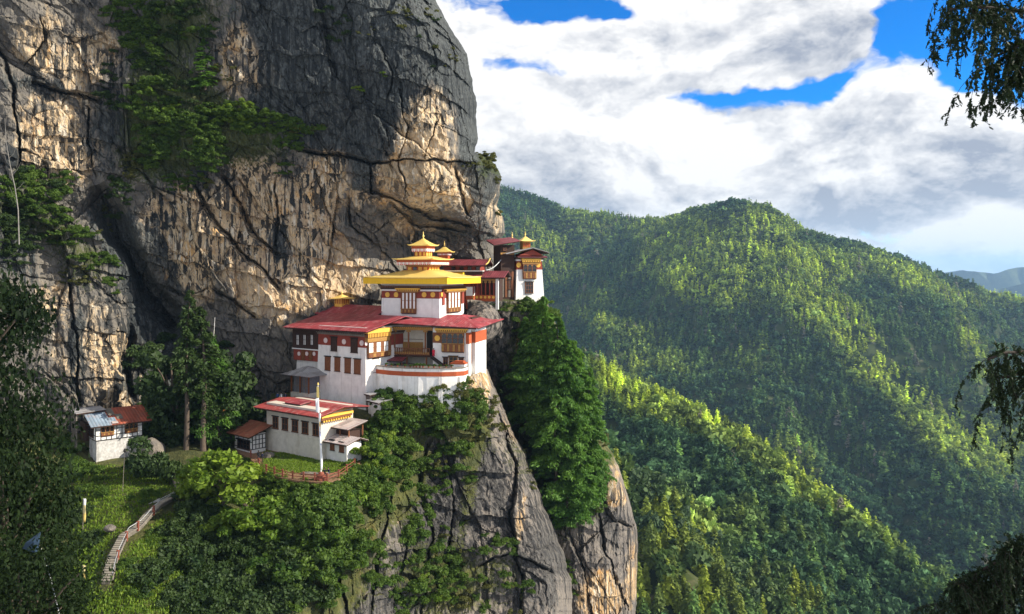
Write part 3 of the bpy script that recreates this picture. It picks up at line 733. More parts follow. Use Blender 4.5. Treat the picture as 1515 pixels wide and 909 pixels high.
def broadleaf_meshes(name, seed, mat, nleaf=5000, size=.03, spread=.32, low=.3, lobes=22, bark=None):
    """unit-height broadleaf tree: trunk, limbs and lumps of leaves with gaps"""
    rng = np.random.RandomState(seed)
    zs = np.linspace(0, .8, 9)
    tp = np.stack((.03 * np.sin(zs * 5 + seed), .03 * np.cos(zs * 4), zs), -1)
    parts = [tube(tp, .028 * (1 - zs * 1.05) + .002, 7)]
    cs = []
    for k in range(lobes):
        h = rng.uniform(low, .95); th = rng.uniform(0, 2 * np.pi)
        prof = math.sqrt(max(0.02, 1 - ((h - .55) / .5) ** 2))
        rad = spread * prof * rng.uniform(.35, 1.0)
        c = np.array([math.cos(th) * rad, math.sin(th) * rad, h]); cs.append(c)
        b0 = np.array([np.interp(h * .6, zs, tp[:, 0]), np.interp(h * .6, zs, tp[:, 1]), h * .6])
        tt = np.linspace(0, 1, 5)[:, None]
        parts.append(tube(b0 + (c - b0) * tt + np.array([0, 0, .04]) * np.sin(tt * np.pi), .010 * (1 - tt[:, 0] * .8) + .001, 5))
    cs = np.array(cs); rr = rng.uniform(.07, .15, lobes) * (spread / .32)
    k = rng.randint(0, lobes, nleaf)
    d = rng.normal(size=(nleaf, 3)); d /= np.linalg.norm(d, axis=1, keepdims=True)
    c = cs[k] + d * np.array([1, 1, .75]) * (rr[k] * rng.uniform(.3, 1.15, nleaf) ** .6)[:, None]
    V, F = cards(c, size, rng, nrm=d)
    lob = rng.uniform(0, 1, lobes)
    r = np.clip(lob[k] * .6 + rng.uniform(-.1, .5, nleaf), 0, 1); g = rng.uniform(.15, .9, nleaf)
    crown = mesh_np(name + '_crown', V, F, mat, colors=np.repeat(np.stack((r, g, r * 0), -1), 4, 0))
    tv, tf = join(parts)
    return mesh_np(name + '_trunk', tv, tf, bark or M_BARK, smooth=True), crown

# ---- the woods on the hillsides
def forest_mat(name):
    m, N, out = new_mat(name)
    at = N.n('ShaderNodeAttribute', attribute_name='tint')
    b = N.n('ShaderNodeBsdfPrincipled'); N.put(b.inputs['Base Color'], at.outputs['Color']); b.inputs['Roughness'].default_value = .8
    b.inputs['Specular IOR Level'].default_value = .1
    tr = N.n('ShaderNodeBsdfTranslucent'); N.put(tr.inputs[0], at.outputs['Color'])
    mx = N.n('ShaderNodeMixShader'); mx.inputs[0].default_value = .2
    N.t.links.new(b.outputs[0], mx.inputs[1]); N.t.links.new(tr.outputs[0], mx.inputs[2]); N.t.links.new(mx.outputs[0], out.inputs[0]); return m
M_FOREST = forest_mat('forest_leaves')

def far_conifer(seed, n=58):
    rng = np.random.RandomState(seed)
    h = 1 - rng.uniform(0, 1, n) ** .65 * .88; th = rng.uniform(0, 6.28, n)
    L = (.17 + .05 * (seed % 3)) * (1 - h) ** .7 + .012; u = rng.uniform(.15, 1, n)
    c = np.stack((np.cos(th) * L * u, np.sin(th) * L * u, h - u * L * .35), -1)
    return cards(c, .15 * (1.25 - h * .7), rng, nrm=np.tile([0, 0, 1.], (n, 1)), aspect=1.7, align=np.stack((np.cos(th), np.sin(th), -.4 + 0 * th), -1))
def far_broad(seed, n=64):
    rng = np.random.RandomState(seed); k = rng.randint(0, 6, n)
    cs = np.stack((rng.normal(size=6) * .15, rng.normal(size=6) * .15, rng.uniform(.35, .8, 6)), -1)
    d = rng.normal(size=(n, 3)); d /= np.linalg.norm(d, axis=1, keepdims=True); d[:, 2] = np.where(d[:, 2] < -.2, -d[:, 2], d[:, 2])
    return cards(cs[k] + d * .19 * rng.uniform(.6, 1.1, (n, 1)), .20, rng, nrm=d, aspect=1.4)
def mid_conifer(seed, n=170):
    rng = np.random.RandomState(seed)
    h = 1 - rng.uniform(0, 1, n) ** .62 * .9; th = rng.uniform(0, 6.28, n)
    L = .23 * (1 - h) ** .75 + .012; u = rng.uniform(.25, 1, n)
    c = np.stack((np.cos(th) * L * u, np.sin(th) * L * u, h - u * L * .35), -1)
    V, F = cards(c, .085 * (1.25 - h * .7), rng, nrm=np.tile([0, 0, 1.], (n, 1)), aspect=1.9, align=np.stack((np.cos(th), np.sin(th), -.4 + 0 * th), -1))
    return V, F
def mid_broad(seed, n=190):
    rng = np.random.RandomState(seed)
    cs = np.stack((rng.normal(size=9) * .16, rng.normal(size=9) * .16, rng.uniform(.35, .85, 9)), -1); k = rng.randint(0, 9, n)
    d = rng.normal(size=(n, 3)); d /= np.linalg.norm(d, axis=1, keepdims=True)
    V, F = cards(cs[k] + d * .17 * rng.uniform(.5, 1.1, (n, 1)), .13, rng, nrm=d)
    return V, F

def visible_points(pts, bvhs, lift, margin=1.06):
    """which of the points can be seen from where the photographer stood, or a little to either side"""
    keep = np.zeros(len(pts), bool)
    for ex in (-14.0, 0.0, 14.0):
        e = Vector((ex, 0, 0))
        for i in np.nonzero(~keep)[0]:
            p = Vector(pts[i]); p.z += lift[i]
            d = p - e; L = d.length; d.normalize()
            ok = True
            for b in bvhs:
                hit = b.ray_cast(e, d, L - 14.0)
                if hit[0] is not None: ok = False; break
            keep[i] = ok
    return keep

from mathutils.bvhtree import BVHTree
bvh_far = BVHTree.FromPolygons(far_mesh[0].tolist(), far_mesh[1].tolist())
bvh_near = BVHTree.FromPolygons(near_mesh[0].tolist(), near_mesh[1].tolist())

SUN_PATCHES = [(1090, 340, 110, 50, 0, .5), (1000, 400, 70, 60, 30, .5), (1040, 370, 75, 55, 0, .9), (1065, 420, 40, 50, 0, .7), (830, 400, 40, 50, 30, .5), (880, 462, 45, 28, -30, .9), (1130, 335, 40, 40, 0, .6), (1260, 515, 90, 34, 40, 1.1), (1345, 605, 80, 34, 38, 1.1), (1430, 690, 85, 34, 35, .9),
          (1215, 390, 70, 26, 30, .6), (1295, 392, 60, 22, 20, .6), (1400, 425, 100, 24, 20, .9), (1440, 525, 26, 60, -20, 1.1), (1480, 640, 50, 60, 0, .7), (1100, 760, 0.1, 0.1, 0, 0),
          (960, 600, 85, 24, 28, 1.2), (1080, 662, 105, 24, 30, 1.2), (1200, 742, 85, 22, 30, 1.0), (1300, 815, 70, 22, 33, .7), (985, 800, 60, 55, 40, 1.2), (1060, 875, 60, 35, 40, 1.2), (1250, 560, 50, 50, 0, .4), (1130, 590, 60, 80, 0, .25), (1190, 700, 40, 60, 0, .3)]  # sunlit areas of the slopes, put into the crowns as yellow green
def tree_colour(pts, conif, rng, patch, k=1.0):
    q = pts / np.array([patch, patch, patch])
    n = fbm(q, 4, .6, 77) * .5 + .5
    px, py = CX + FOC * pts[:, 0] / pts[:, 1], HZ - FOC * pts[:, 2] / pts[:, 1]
    stand = blobs(px, py, SUN_PATCHES)                       # sunbeam patches painted into the tree colours
    yel = np.clip((n - .62) * 4 + stand * 1.3, 0, 1)[:, None]  # stand holds the painted sunbeam patches
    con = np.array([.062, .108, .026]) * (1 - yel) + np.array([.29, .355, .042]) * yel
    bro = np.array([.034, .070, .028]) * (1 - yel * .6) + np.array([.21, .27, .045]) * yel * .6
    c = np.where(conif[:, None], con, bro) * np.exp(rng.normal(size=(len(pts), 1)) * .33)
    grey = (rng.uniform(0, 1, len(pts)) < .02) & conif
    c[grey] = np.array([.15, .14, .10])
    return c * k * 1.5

def scatter_forest(name, label, bounds, hf, bvhs, n, hmin, hmax, tmpl_c, tmpl_b, patch, rng, frame_px, bare=.42):
    x = rng.uniform(bounds[0], bounds[1], n); y = rng.uniform(bounds[2], bounds[3], n); z = hf(x, y)
    pts = np.stack((x, y, z), -1)
    px, py = CX + FOC * x / y, HZ - FOC * z / y
    m = (px > frame_px[0]) & (px < frame_px[1]) & (py > 240) & (py < 990)
    bald = fbm(pts / 55, 4, .6, 55)
    m &= bald < bare + .12 * rng.normal(size=len(pts))
    pts = pts[m]
    con = (fbm(pts / 150 + 3, 3, .5, 66) + rng.normal(size=len(pts)) * .35) > -.05
    H = (hmin + (hmax - hmin) * rng.uniform(0, 1, len(pts)) ** 1.6) * np.where(con, 1.12, .86)
    keep = visible_points(pts, bvhs, H)
    pts, con, H = pts[keep], con[keep], H[keep]
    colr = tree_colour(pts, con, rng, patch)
    return pts, con, H, colr

def realise(name, pts, con, H, colr, tc, tb, mat, rng, label, group=None):
    Vs, Fs, Cs, o = [], [], [], 0
    quad = tc[0][1].shape[1]
    for kind, tm in ((True, tc), (False, tb)):
        idx = np.nonzero(con == kind)[0]
        var = rng.randint(0, len(tm), len(idx))
        for v in range(len(tm)):
            ids = idx[var == v]
            if not len(ids): continue
            TV, TF = tm[v]; nv = len(TV)
            a = rng.uniform(0, 6.283, len(ids)); ca, sa = np.cos(a)[:, None], np.sin(a)[:, None]
            s = H[ids][:, None]; wd = rng.uniform(.8, 1.25, (len(ids), 1))
            X = (TV[None, :, 0] * ca - TV[None, :, 1] * sa) * s * wd; Yy = (TV[None, :, 0] * sa + TV[None, :, 1] * ca) * s * wd; Z = TV[None, :, 2] * s - s * .06
            W = np.stack((X, Yy, Z), -1) + pts[ids][:, None, :]
            Vs.append(W.reshape(-1, 3))
            Fs.append((TF[None] + (np.arange(len(ids)) * nv)[:, None, None] + o).reshape(-1, TF.shape[1]))
            jit = rng.uniform(.78, 1.22, (len(ids), nv, 1))
            Cs.append((colr[ids][:, None, :] * jit).reshape(-1, 3)); o += len(ids) * nv
    return mesh_np(name, np.concatenate(Vs), Fs, mat, colors=np.concatenate(Cs))

rng = np.random.RandomState(11)
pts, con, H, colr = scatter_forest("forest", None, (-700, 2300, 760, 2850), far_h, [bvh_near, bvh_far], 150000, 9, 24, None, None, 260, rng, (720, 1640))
print('far trees', len(pts))
tc = [far_conifer(s) for s in range(7)]; tb = [far_broad(20 + s) for s in range(7)]
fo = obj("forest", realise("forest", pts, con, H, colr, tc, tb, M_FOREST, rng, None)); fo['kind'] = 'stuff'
tag(fo, label="dense mixed pine and oak forest covering the far mountain across the valley")

pts, con, H, colr = scatter_forest("near", None, (-60, 740, 200, 950), near_h, [bvh_near], 27000, 7, 20, None, None, 120, rng, (860, 1640), .75)
px, py = CX + FOC * pts[:, 0] / pts[:, 1], HZ - FOC * pts[:, 2] / pts[:, 1]
print('near trees', len(pts))
inframe = (px > 905) & (px < 1500) & (py < 930)
order = np.argsort(np.where(inframe, pts[:, 1], 1e9))
single = np.zeros(len(pts), bool); single[order[:290]] = True; single &= inframe
mc = [mid_conifer(40 + s) for s in range(6)]; mb = [mid_broad(60 + s) for s in range(6)]
rest = ~single
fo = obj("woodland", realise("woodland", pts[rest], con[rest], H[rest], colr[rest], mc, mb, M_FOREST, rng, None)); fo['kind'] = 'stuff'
tag(fo, label="pine and oak wood covering the nearer valley slope")
# the nearest of them one by one
sing_mats = []
def mid_mesh(name, tm, con_, seed):
    r = np.random.RandomState(seed)
    base = np.array([.12, .17, .024]) if con_ else np.array([.040, .078, .024])
    c = base * r.uniform(.8, 1.25, (len(tm[0]) // 4, 1)); c = np.repeat(c, 4, 0)
    return mesh_np(name, tm[0], tm[1], F_SINGLE, colors=c)
def single_mat():
    m, N, out = new_mat('valley_tree_leaves')
    at = N.n('ShaderNodeAttribute', attribute_name='tint')
    oi = N.n('ShaderNodeObjectInfo').outputs['Random']
    c = N.mix(1.0, at.outputs['Color'], N.mix(oi, (.9, .92, 1.0, 1), (2.2, 1.9, 1.0, 1)), 'MULTIPLY')
    b = N.n('ShaderNodeBsdfPrincipled'); N.put(b.inputs['Base Color'], c); b.inputs['Roughness'].default_value = .8
    tr = N.n('ShaderNodeBsdfTranslucent'); N.put(tr.inputs[0], c)
    mx = N.n('ShaderNodeMixShader'); mx.inputs[0].default_value = .25
    N.t.links.new(b.outputs[0], mx.inputs[1]); N.t.links.new(tr.outputs[0], mx.inputs[2]); N.t.links.new(mx.outputs[0], out.inputs[0]); return m
F_SINGLE = single_mat()
sc_ = [mid_mesh('pine_tree', mid_conifer(140 + s, 420), True, s) for s in range(5)]
sb_ = [mid_mesh('oak_tree', mid_broad(160 + s, 420), False, s) for s in range(5)]
for i in np.nonzero(single)[0]:
    c_ = bool(con[i])
    o = obj('pine_tree' if c_ else 'oak_tree', random.Random(int(i)).choice(sc_ if c_ else sb_), loc=Vector(pts[i]) - Vector((0, 0, .4)))
    o.scale = (H[i], H[i], H[i]); o.rotation_euler = (0, 0, random.Random(int(i) + 7).uniform(0, 6.28))
    tag(o, 'pointed yellow green pine in the wood on the nearer valley slope' if c_ else 'rounded dark green oak in the wood on the nearer valley slope', 'tree',
        'pines on the nearer valley slope' if c_ else 'oaks on the nearer valley slope')
BUSH = [bush_mesh('shrub', 200 + s, F_BUSH, 1500, .12, 14) for s in range(5)]
BUSH_B = [bush_mesh('shrub', 210 + s, F_BRIGHT, 1500, .12, 14) for s in range(3)]
BUSH_D = [bush_mesh('shrub', 220 + s, F_DARK, 1500, .12, 14) for s in range(4)]
BUSH_O = [bush_mesh('shrub', 230 + s, F_OLIVE, 1200, .12, 12) for s in range(2)]
# ------------------------------------------------------------------ building kit
M_WHITE = simple('whitewash', (.78, .75, .70), .85, .14, .8, .3, dirt=((.42, .37, .30), .54, .55), streak=((.36, .32, .27), 1.3, .53, .55))
M_WHITE2 = simple('clean_whitewash', (.82, .79, .74), .85, .10, .8, .25, dirt=((.52, .45, .36), .58, .45), streak=((.42, .37, .30), 1.3, .55, .45))
M_CREAM = simple('aged_plaster', (.62, .57, .48), .85, .15, 1.2, .2, dirt=((.36, .29, .20), .52, .6), streak=((.33, .27, .2), 1.2, .55, .5))
M_RUBBLE = simple('rubble_masonry', (.52, .50, .47), .9, .35, 2.5, .9, dirt=((.14, .12, .10), .5, .7))
M_BAND = simple('maroon_band', (.26, .050, .030), .8, .2, 1.0, dirt=((.14, .05, .04), .55, .5))
M_ORANGE = simple('orange_band', (.40, .085, .028), .8, .2, 1.0)
M_WOOD = simple('brown_timber', (.20, .075, .030), .75, .3, 3.0)
M_DWOOD = simple('dark_timber', (.050, .026, .018), .8, .3, 3.0)
M_BLACK = simple('black_timber', (.022, .018, .016), .8, .2, 3.0)
M_GOLDWOOD = simple('ochre_timber', (.36, .19, .05), .7, .35, 5.0)
M_YELLOW = simple('yellow_cloth', (.78, .46, .018), .7, .08, 1.0, streak=((.62, .36, .01), 6.0, .5, .5))
M_GOLD = simple('gilded_metal', (.86, .60, .16), .42, .12, 2.0, metal=.15, spec=.6)
M_GOLDP = simple('gold_paint', (.78, .44, .07), .6, .1, 2.0)
M_PANE = simple('white_pane', (.78, .76, .72), .5, .05, 2.0)
M_GLASS = simple('dark_pane', (.015, .015, .018), .15, .2, 2.0, spec=.6)
M_PINK = simple('pale_disc', (.72, .58, .54), .8, .12, 3.0)
M_REDCLOTH = simple('red_cloth', (.60, .10, .10), .8, .15, 3.0)
M_PINKCLOTH = simple('pink_white_cloth', (.78, .50, .48), .8, .2, 4.0)
M_STONE = simple('step_stone', (.16, .14, .11), .9, .3, 2.5, .5)
M_GREYTIMBER = simple('weathered_timber', (.20, .17, .14), .85, .3, 3.0)
M_FENCE = simple('rust_red_paint', (.25, .075, .045), .75, .25, 4.0)
M_METAL = simple('pale_metal', (.55, .56, .56), .5, .15, 3.0, metal=.3)
M_BLUE = simple('blue_tarpaulin', (.03, .055, .09), .5, .2, 3.0)

def tin(name, col, axis, worn=None, wornamt=.5, rough=.55, pitch=1.9):
    """corrugated tin sheet; ribs run down the slope"""
    m, N, out = new_mat(name)
    p = N.n('ShaderNodeTexCoord').outputs['Object']
    g = N.n('ShaderNodeNewGeometry').outputs['Position']
    x, y, z = N.sep(p)
    along = y if axis == 'y' else x
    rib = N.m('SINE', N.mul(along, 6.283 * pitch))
    sheet_ = N.n('ShaderNodeTexWhiteNoise', noise_dimensions='2D'); N.put(sheet_.inputs['Vector'], N.comb(N.m('FLOOR', N.mul(along, 1.1)), N.m('FLOOR', N.mul(x if axis == 'y' else y, .36)), 0.0))
    k = N.lin(sheet_.outputs[0], 0, 1, .70, 1.22)
    c = N.mix(1.0, (*col, 1), N.comb(k, k, k), 'MULTIPLY')
    n2 = N.noise(N.sc(p, (.6, 1, 1) if axis == 'y' else (1, .6, 1)), 1.2, 6, .65)
    if worn: c = N.mix(N.ss(n2, .5, .66, 0, wornamt), c, (*worn, 1))
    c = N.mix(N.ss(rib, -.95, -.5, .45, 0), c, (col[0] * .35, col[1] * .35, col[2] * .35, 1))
    b = N.n('ShaderNodeBsdfPrincipled'); N.put(b.inputs['Base Color'], c); b.inputs['Roughness'].default_value = rough
    b.inputs['Specular IOR Level'].default_value = .4
    bp = N.n('ShaderNodeBump'); bp.inputs['Strength'].default_value = .5; bp.inputs['Distance'].default_value = .05
    N.put(bp.inputs['Height'], rib); N.t.links.new(bp.outputs[0], b.inputs['Normal'])
    N.t.links.new(b.outputs[0], out.inputs[0]); return m
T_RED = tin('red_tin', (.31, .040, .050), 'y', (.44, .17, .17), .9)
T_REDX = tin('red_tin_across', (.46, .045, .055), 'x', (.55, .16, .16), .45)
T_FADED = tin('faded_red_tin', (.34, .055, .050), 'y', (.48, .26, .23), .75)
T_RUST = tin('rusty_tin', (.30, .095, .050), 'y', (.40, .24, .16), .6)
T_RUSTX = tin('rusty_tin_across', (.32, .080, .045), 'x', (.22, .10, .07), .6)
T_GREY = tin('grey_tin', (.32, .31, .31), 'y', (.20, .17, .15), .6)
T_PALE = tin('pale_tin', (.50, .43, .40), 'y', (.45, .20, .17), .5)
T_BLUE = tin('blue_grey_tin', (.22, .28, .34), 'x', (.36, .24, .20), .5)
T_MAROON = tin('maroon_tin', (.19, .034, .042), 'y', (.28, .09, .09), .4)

class MB:
    """collects boxes, prisms, discs and turned shapes and links them as one mesh object"""
    def __init__(s): s.v, s.f, s.m, s.mats = [], [], [], []
    def mi(s, mat):
        if mat not in s.mats: s.mats.append(mat)
        return s.mats.index(mat)
    def add(s, vs, fs, mat):
        o = len(s.v); s.v += [tuple(v) for v in vs]; k = s.mi(mat)
        for f in fs: s.f.append(tuple(i + o for i in f)); s.m.append(k)
    def hexa(s, b, t, mat):
        """bottom quad b and top quad t, both anticlockwise from above"""
        s.add(list(b) + list(t), [(3, 2, 1, 0), (4, 5, 6, 7), (0, 1, 5, 4), (1, 2, 6, 5), (2, 3, 7, 6), (3, 0, 4, 7)], mat)
    def box(s, x0, x1, y0, y1, z0, z1, mat, bat=0.0):
        x0, x1 = sorted((x0, x1)); y0, y1 = sorted((y0, y1)); z0, z1 = sorted((z0, z1))
        i = bat * (z1 - z0)
        s.hexa([(x0, y0, z0), (x1, y0, z0), (x1, y1, z0), (x0, y1, z0)], [(x0 + i, y0 + i, z1), (x1 - i, y0 + i, z1), (x1 - i, y1 - i, z1), (x0 + i, y1 - i, z1)], mat)
    def prism(s, poly, axis, a0, a1, mat):
        """polygon in (other horizontal axis, z), pushed along axis from a0 to a1"""
        n = len(poly)
        mk = (lambda a, p: (a, p[0], p[1])) if axis == 'x' else (lambda a, p: (p[0], a, p[1]))
        vs = [mk(a0, p) for p in poly] + [mk(a1, p) for p in poly]
        s.add(vs, [tuple(range(n))[::-1], tuple(range(n, 2 * n))] + [(i, (i + 1) % n, n + (i + 1) % n, n + i) for i in range(n)], mat)
    def disc(s, c, r, face, th, mat, n=16):
        vs = []
        for k in (0, 1):
            for i in range(n):
                a = 2 * math.pi * i / n; u, w = r * math.cos(a), r * math.sin(a)
                vs.append((c[0] - th * k, c[1] + u, c[2] + w) if face == 'L' else (c[0] + u, c[1] - th * k, c[2] + w))
        s.add(vs, [tuple(range(n)), tuple(range(n, 2 * n))[::-1]] + [(i, (i + 1) % n, n + (i + 1) % n, n + i) for i in range(n)], mat)
    def lathe(s, prof, c, mat, n=14):
        vs = [(c[0] + r * math.cos(2 * math.pi * i / n), c[1] + r * math.sin(2 * math.pi * i / n), c[2] + z) for r, z in prof for i in range(n)]
        fs = [(k * n + i, k * n + (i + 1) % n, (k + 1) * n + (i + 1) % n, (k + 1) * n + i) for k in range(len(prof) - 1) for i in range(n)]
        fs += [tuple(range(n))[::-1], tuple(range((len(prof) - 1) * n, len(prof) * n))]
        s.add(vs, fs, mat)
    def tube(s, path, r, mat, n=6):
        V, F = tube(path, np.full(len(path), r) if np.isscalar(r) else np.asarray(r), n)
        m = len(path)
        s.add(V.tolist(), [tuple(f) for f in F.tolist()] + [tuple(range(n))[::-1], tuple(range((m - 1) * n, m * n))], mat)
    def hip(s, c, half, top, h, mat, lift=.3, th=.16, n=16, conc=1.5):
        """four-sided curved roof with lifted corners: half eave width, half top width, height"""
        hx, hy = half if isinstance(half, tuple) else (half, half)
        r0 = top / max(hx, hy); g = np.linspace(-1, 1, n + 1)
        def z(x, y):
            r = max(abs(x), abs(y)); t = max(0.0, (1 - r) / (1 - r0)); t = min(t, 1.0)
            return h * t ** conc + lift * (abs(x) * abs(y)) ** 4 * min(abs(x), abs(y))
        vs = [(c[0] + x * hx, c[1] + y * hy, c[2] + z(x, y)) for y in g for x in g]
        fs = [(j * (n + 1) + i, j * (n + 1) + i + 1, (j + 1) * (n + 1) + i + 1, (j + 1) * (n + 1) + i) for j in range(n) for i in range(n)]
        k = len(vs)
        low = [(c[0] + x * hx * .985, c[1] + y * hy * .985, c[2] + (lift * (abs(x) * abs(y)) ** 4 * min(abs(x), abs(y))) - th + (.10 * h if max(abs(x), abs(y)) < .8 else 0)) for y in g for x in g]
        vs += low
        fs += [(k + (j + 1) * (n + 1) + i, k + (j + 1) * (n + 1) + i + 1, k + j * (n + 1) + i + 1, k + j * (n + 1) + i) for j in range(n) for i in range(n)]
        ring = [i for i in range(n + 1)] + [j * (n + 1) + n for j in range(1, n + 1)] + [n * (n + 1) + i for i in range(n - 1, -1, -1)] + [j * (n + 1) for j in range(n - 1, 0, -1)]
        m = len(ring)
        fs += [(ring[(i + 1) % m], ring[i], k + ring[i], k + ring[(i + 1) % m]) for i in range(m)]
        s.add(vs, fs, mat)
    def ring(s, x0, x1, y0, y1, z0, z1, t, mat):
        s.box(x0, x1, y0, y0 + t, z0, z1, mat); s.box(x0, x1, y1 - t, y1, z0, z1, mat)
        s.box(x0, x0 + t, y0 + t, y1 - t, z0, z1, mat); s.box(x1 - t, x1, y0 + t, y1 - t, z0, z1, mat)
    def build(s, name, parent=None, smooth=False, **kw):
        me = bpy.data.meshes.new(name); me.from_pydata(s.v, [], s.f); me.update()
        for m in s.mats: me.materials.append(m)
        me.polygons.foreach_set('material_index', s.m)
        if smooth: me.polygons.foreach_set('use_smooth', [True] * len(s.f))
        bm = bmesh.new(); bm.from_mesh(me); bmesh.ops.recalc_face_normals(bm, faces=bm.faces); bm.to_mesh(me); bm.free()
        o = obj(name, me, parent); tag(o, **kw); return o

class Bld:
    """a building's own axes: x runs away to the right, y away to the left, both from the corner nearest the viewer"""
    def __init__(s, name, label, cat, pxc, pybase, Y0, ang, bat=0.0):
        s.a = math.radians(ang); s.c, s.s = math.cos(s.a), math.sin(s.a)
        s.X0, s.Y0, s.z0 = (pxc - CX) * Y0 / FOC, Y0, (HZ - pybase) * Y0 / FOC
        s.root = empty(name, (s.X0, s.Y0, s.z0), s.a, label, cat); s.bat = bat
    def rx(s, px, y=0.0):
        r = (px - CX) / FOC; return (r * (s.Y0 + y * s.c) - s.X0 + y * s.s) / (s.c - r * s.s)
    def ly(s, px, x=0.0):
        r = (px - CX) / FOC; return (r * (s.Y0 + x * s.s) - s.X0 - x * s.c) / (-s.s - r * s.c)
    def h(s, py, x=0.0, y=0.0):
        return (HZ - py) * (s.Y0 + x * s.s + y * s.c) / FOC - s.z0
    def world(s, x, y, z): return Vector((s.X0 + x * s.c - y * s.s, s.Y0 + x * s.s + y * s.c, s.z0 + z))
    def fb(s, mb, face, u0, u1, z0, z1, d0, d1, mat, off=0.0):
        """a box on a face: u along it, d out from it (off = how far the battered wall has gone in at that height)"""
        if face == 'L': mb.box(off - d1, off - d0, u0, u1, z0, z1, mat)
        else: mb.box(u0, u1, off - d1, off - d0, z0, z1, mat)
    def span(s, face, pa, pb, plane=0.0):
        v = [s.ly(p, plane) if face == 'L' else s.rx(p, plane) for p in (pa, pb)]
        return min(v), max(v)
    def zz(s, face, u, pt, pb, plane=0.0):
        x, y = (plane, u) if face == 'L' else (u, plane)
        return s.h(pb, x, y), s.h(pt, x, y)
    def window(s, face, pa, pb, pt, pbm, plane=0.0, mat=None, cols=2, rows=2, pane=None, lintel=True, off=None, label=None, deep=.16):
        """a timber window: frame with bars, panes set back, black lintel and sill"""
        mat = mat or M_WOOD; pane = pane or M_GLASS
        u0, u1 = s.span(face, pa, pb, plane); z0, z1 = s.zz(face, (u0 + u1) / 2, pt, pbm, plane)
        o = plane + s.bat * max(z0, 0) if off is None else off
        fr = .10 if u1 - u0 > .8 else .07
        mb = MB()
        s.fb(mb, face, u0, u0 + fr, z0, z1, -.10, deep, mat, o); s.fb(mb, face, u1 - fr, u1, z0, z1, -.10, deep, mat, o)
        s.fb(mb, face, u0 + fr, u1 - fr, z0, z0 + fr, -.10, deep, mat, o); s.fb(mb, face, u0 + fr, u1 - fr, z1 - fr, z1, -.10, deep, mat, o)
        for i in range(1, cols):
            u = u0 + (u1 - u0) * i / cols; s.fb(mb, face, u - fr * .4, u + fr * .4, z0 + fr, z1 - fr, -.08, deep - .03, mat, o)
        for i in range(1, rows):
            z = z0 + (z1 - z0) * i / rows; s.fb(mb, face, u0 + fr, u1 - fr, z - fr * .35, z + fr * .35, -.07, deep - .045, mat, o)
        if lintel:
            s.fb(mb, face, u0 - .15, u1 + .15, z1 + .003, z1 + .16, -.10, deep + .14, M_BLACK, o); s.fb(mb, face, u0 - .08, u1 + .08, z0 - .10, z0 - .003, -.10, deep + .08, M_DWOOD, o)
        w = mb.build('window', s.root)
        if label: w['label'] = label
        pb_ = MB(); s.fb(pb_, face, u0 + fr * .5, u1 - fr * .5, z0 + fr * .5, z1 - fr * .5, -.06, deep - .10, pane, o); pb_.build('pane', w)
        return w
    def bay(s, face, pa, pb, pt, pbm, plane=0.0, n=3, kind='white', cornice=None, proj=.55, off=None, low=.28, label=None, archrow=True):
        """a projecting carved timber bay: lights above, panelled apron below, stepped cornice over it"""
        u0, u1 = s.span(face, pa, pb, plane); z0, z1 = s.zz(face, (u0 + u1) / 2, pt, pbm, plane)
        o = plane + s.bat * max(z0, 0) if off is None else off
        W, Hh = u1 - u0, z1 - z0; zm = z0 + Hh * low
        mb = MB()
        s.fb(mb, face, u0, u1, z0, zm, -.2, proj, M_WOOD, o)                     # apron
        for i in range(n * 2):
            a = u0 + W * (i + .14) / (n * 2); b = u0 + W * (i + .86) / (n * 2)
            s.fb(mb, face, a, b, z0 + .12, zm - .14, proj + .002, proj + .05, M_GOLDWOOD if i % 2 else M_WOOD, o)
        s.fb(mb, face, u0 - .06, u1 + .06, zm, zm + .10, -.2, proj + .09, M_GOLDWOOD, o)
        s.fb(mb, face, u0 + .05, u1 - .05, z0 - .16, z0 - .002, -.2, proj * .6, M_DWOOD, o)
        s.fb(mb, face, u0, u1, z1 - .16, z1, -.2, proj, M_WOOD, o)
        for i in range(n + 1):
            u = u0 + W * i / n; w = .07
            s.fb(mb, face, max(u - w, u0), min(u + w, u1), zm + .102, z1 - .162, -.2, proj, M_WOOD, o)
        for i in range(n):
            a, b = u0 + W * i / n, u0 + W * (i + 1) / n
            if kind == 'white': s.fb(mb, face, a + W / n * .60, b - .07, zm + .102, z1 - .162, -.1, proj - .05, M_WOOD, o); 
            s.fb(mb, face, a + .07, b - .07, (zm + z1) / 2 - .03, (zm + z1) / 2 + .03, proj - .04, proj - .012, M_WOOD, o)
            if kind == 'dark':
                s.fb(mb, face, a + .07, a + .07 + W / n * .13, z1 - .45, z1 - .163, proj - .09, proj - .02, M_GOLDWOOD, o); s.fb(mb, face, b - .07 - W / n * .13, b - .07, z1 - .45, z1 - .163, proj - .09, proj - .02, M_GOLDWOOD, o)
        w = mb.build('bay_window', s.root)
        if label: w['label'] = label
        pm = MB()
        for i in range(n):
            a, b = u0 + W * i / n + .07, u0 + W * (i + 1) / n - .07
            s.fb(pm, face, a, b if kind != 'white' else u0 + W * i / n + W / n * .60, zm + .102, z1 - .162, -.1, proj - .06, M_PANE if kind == 'white' else M_GLASS, o)
        pm.build('pane', w)
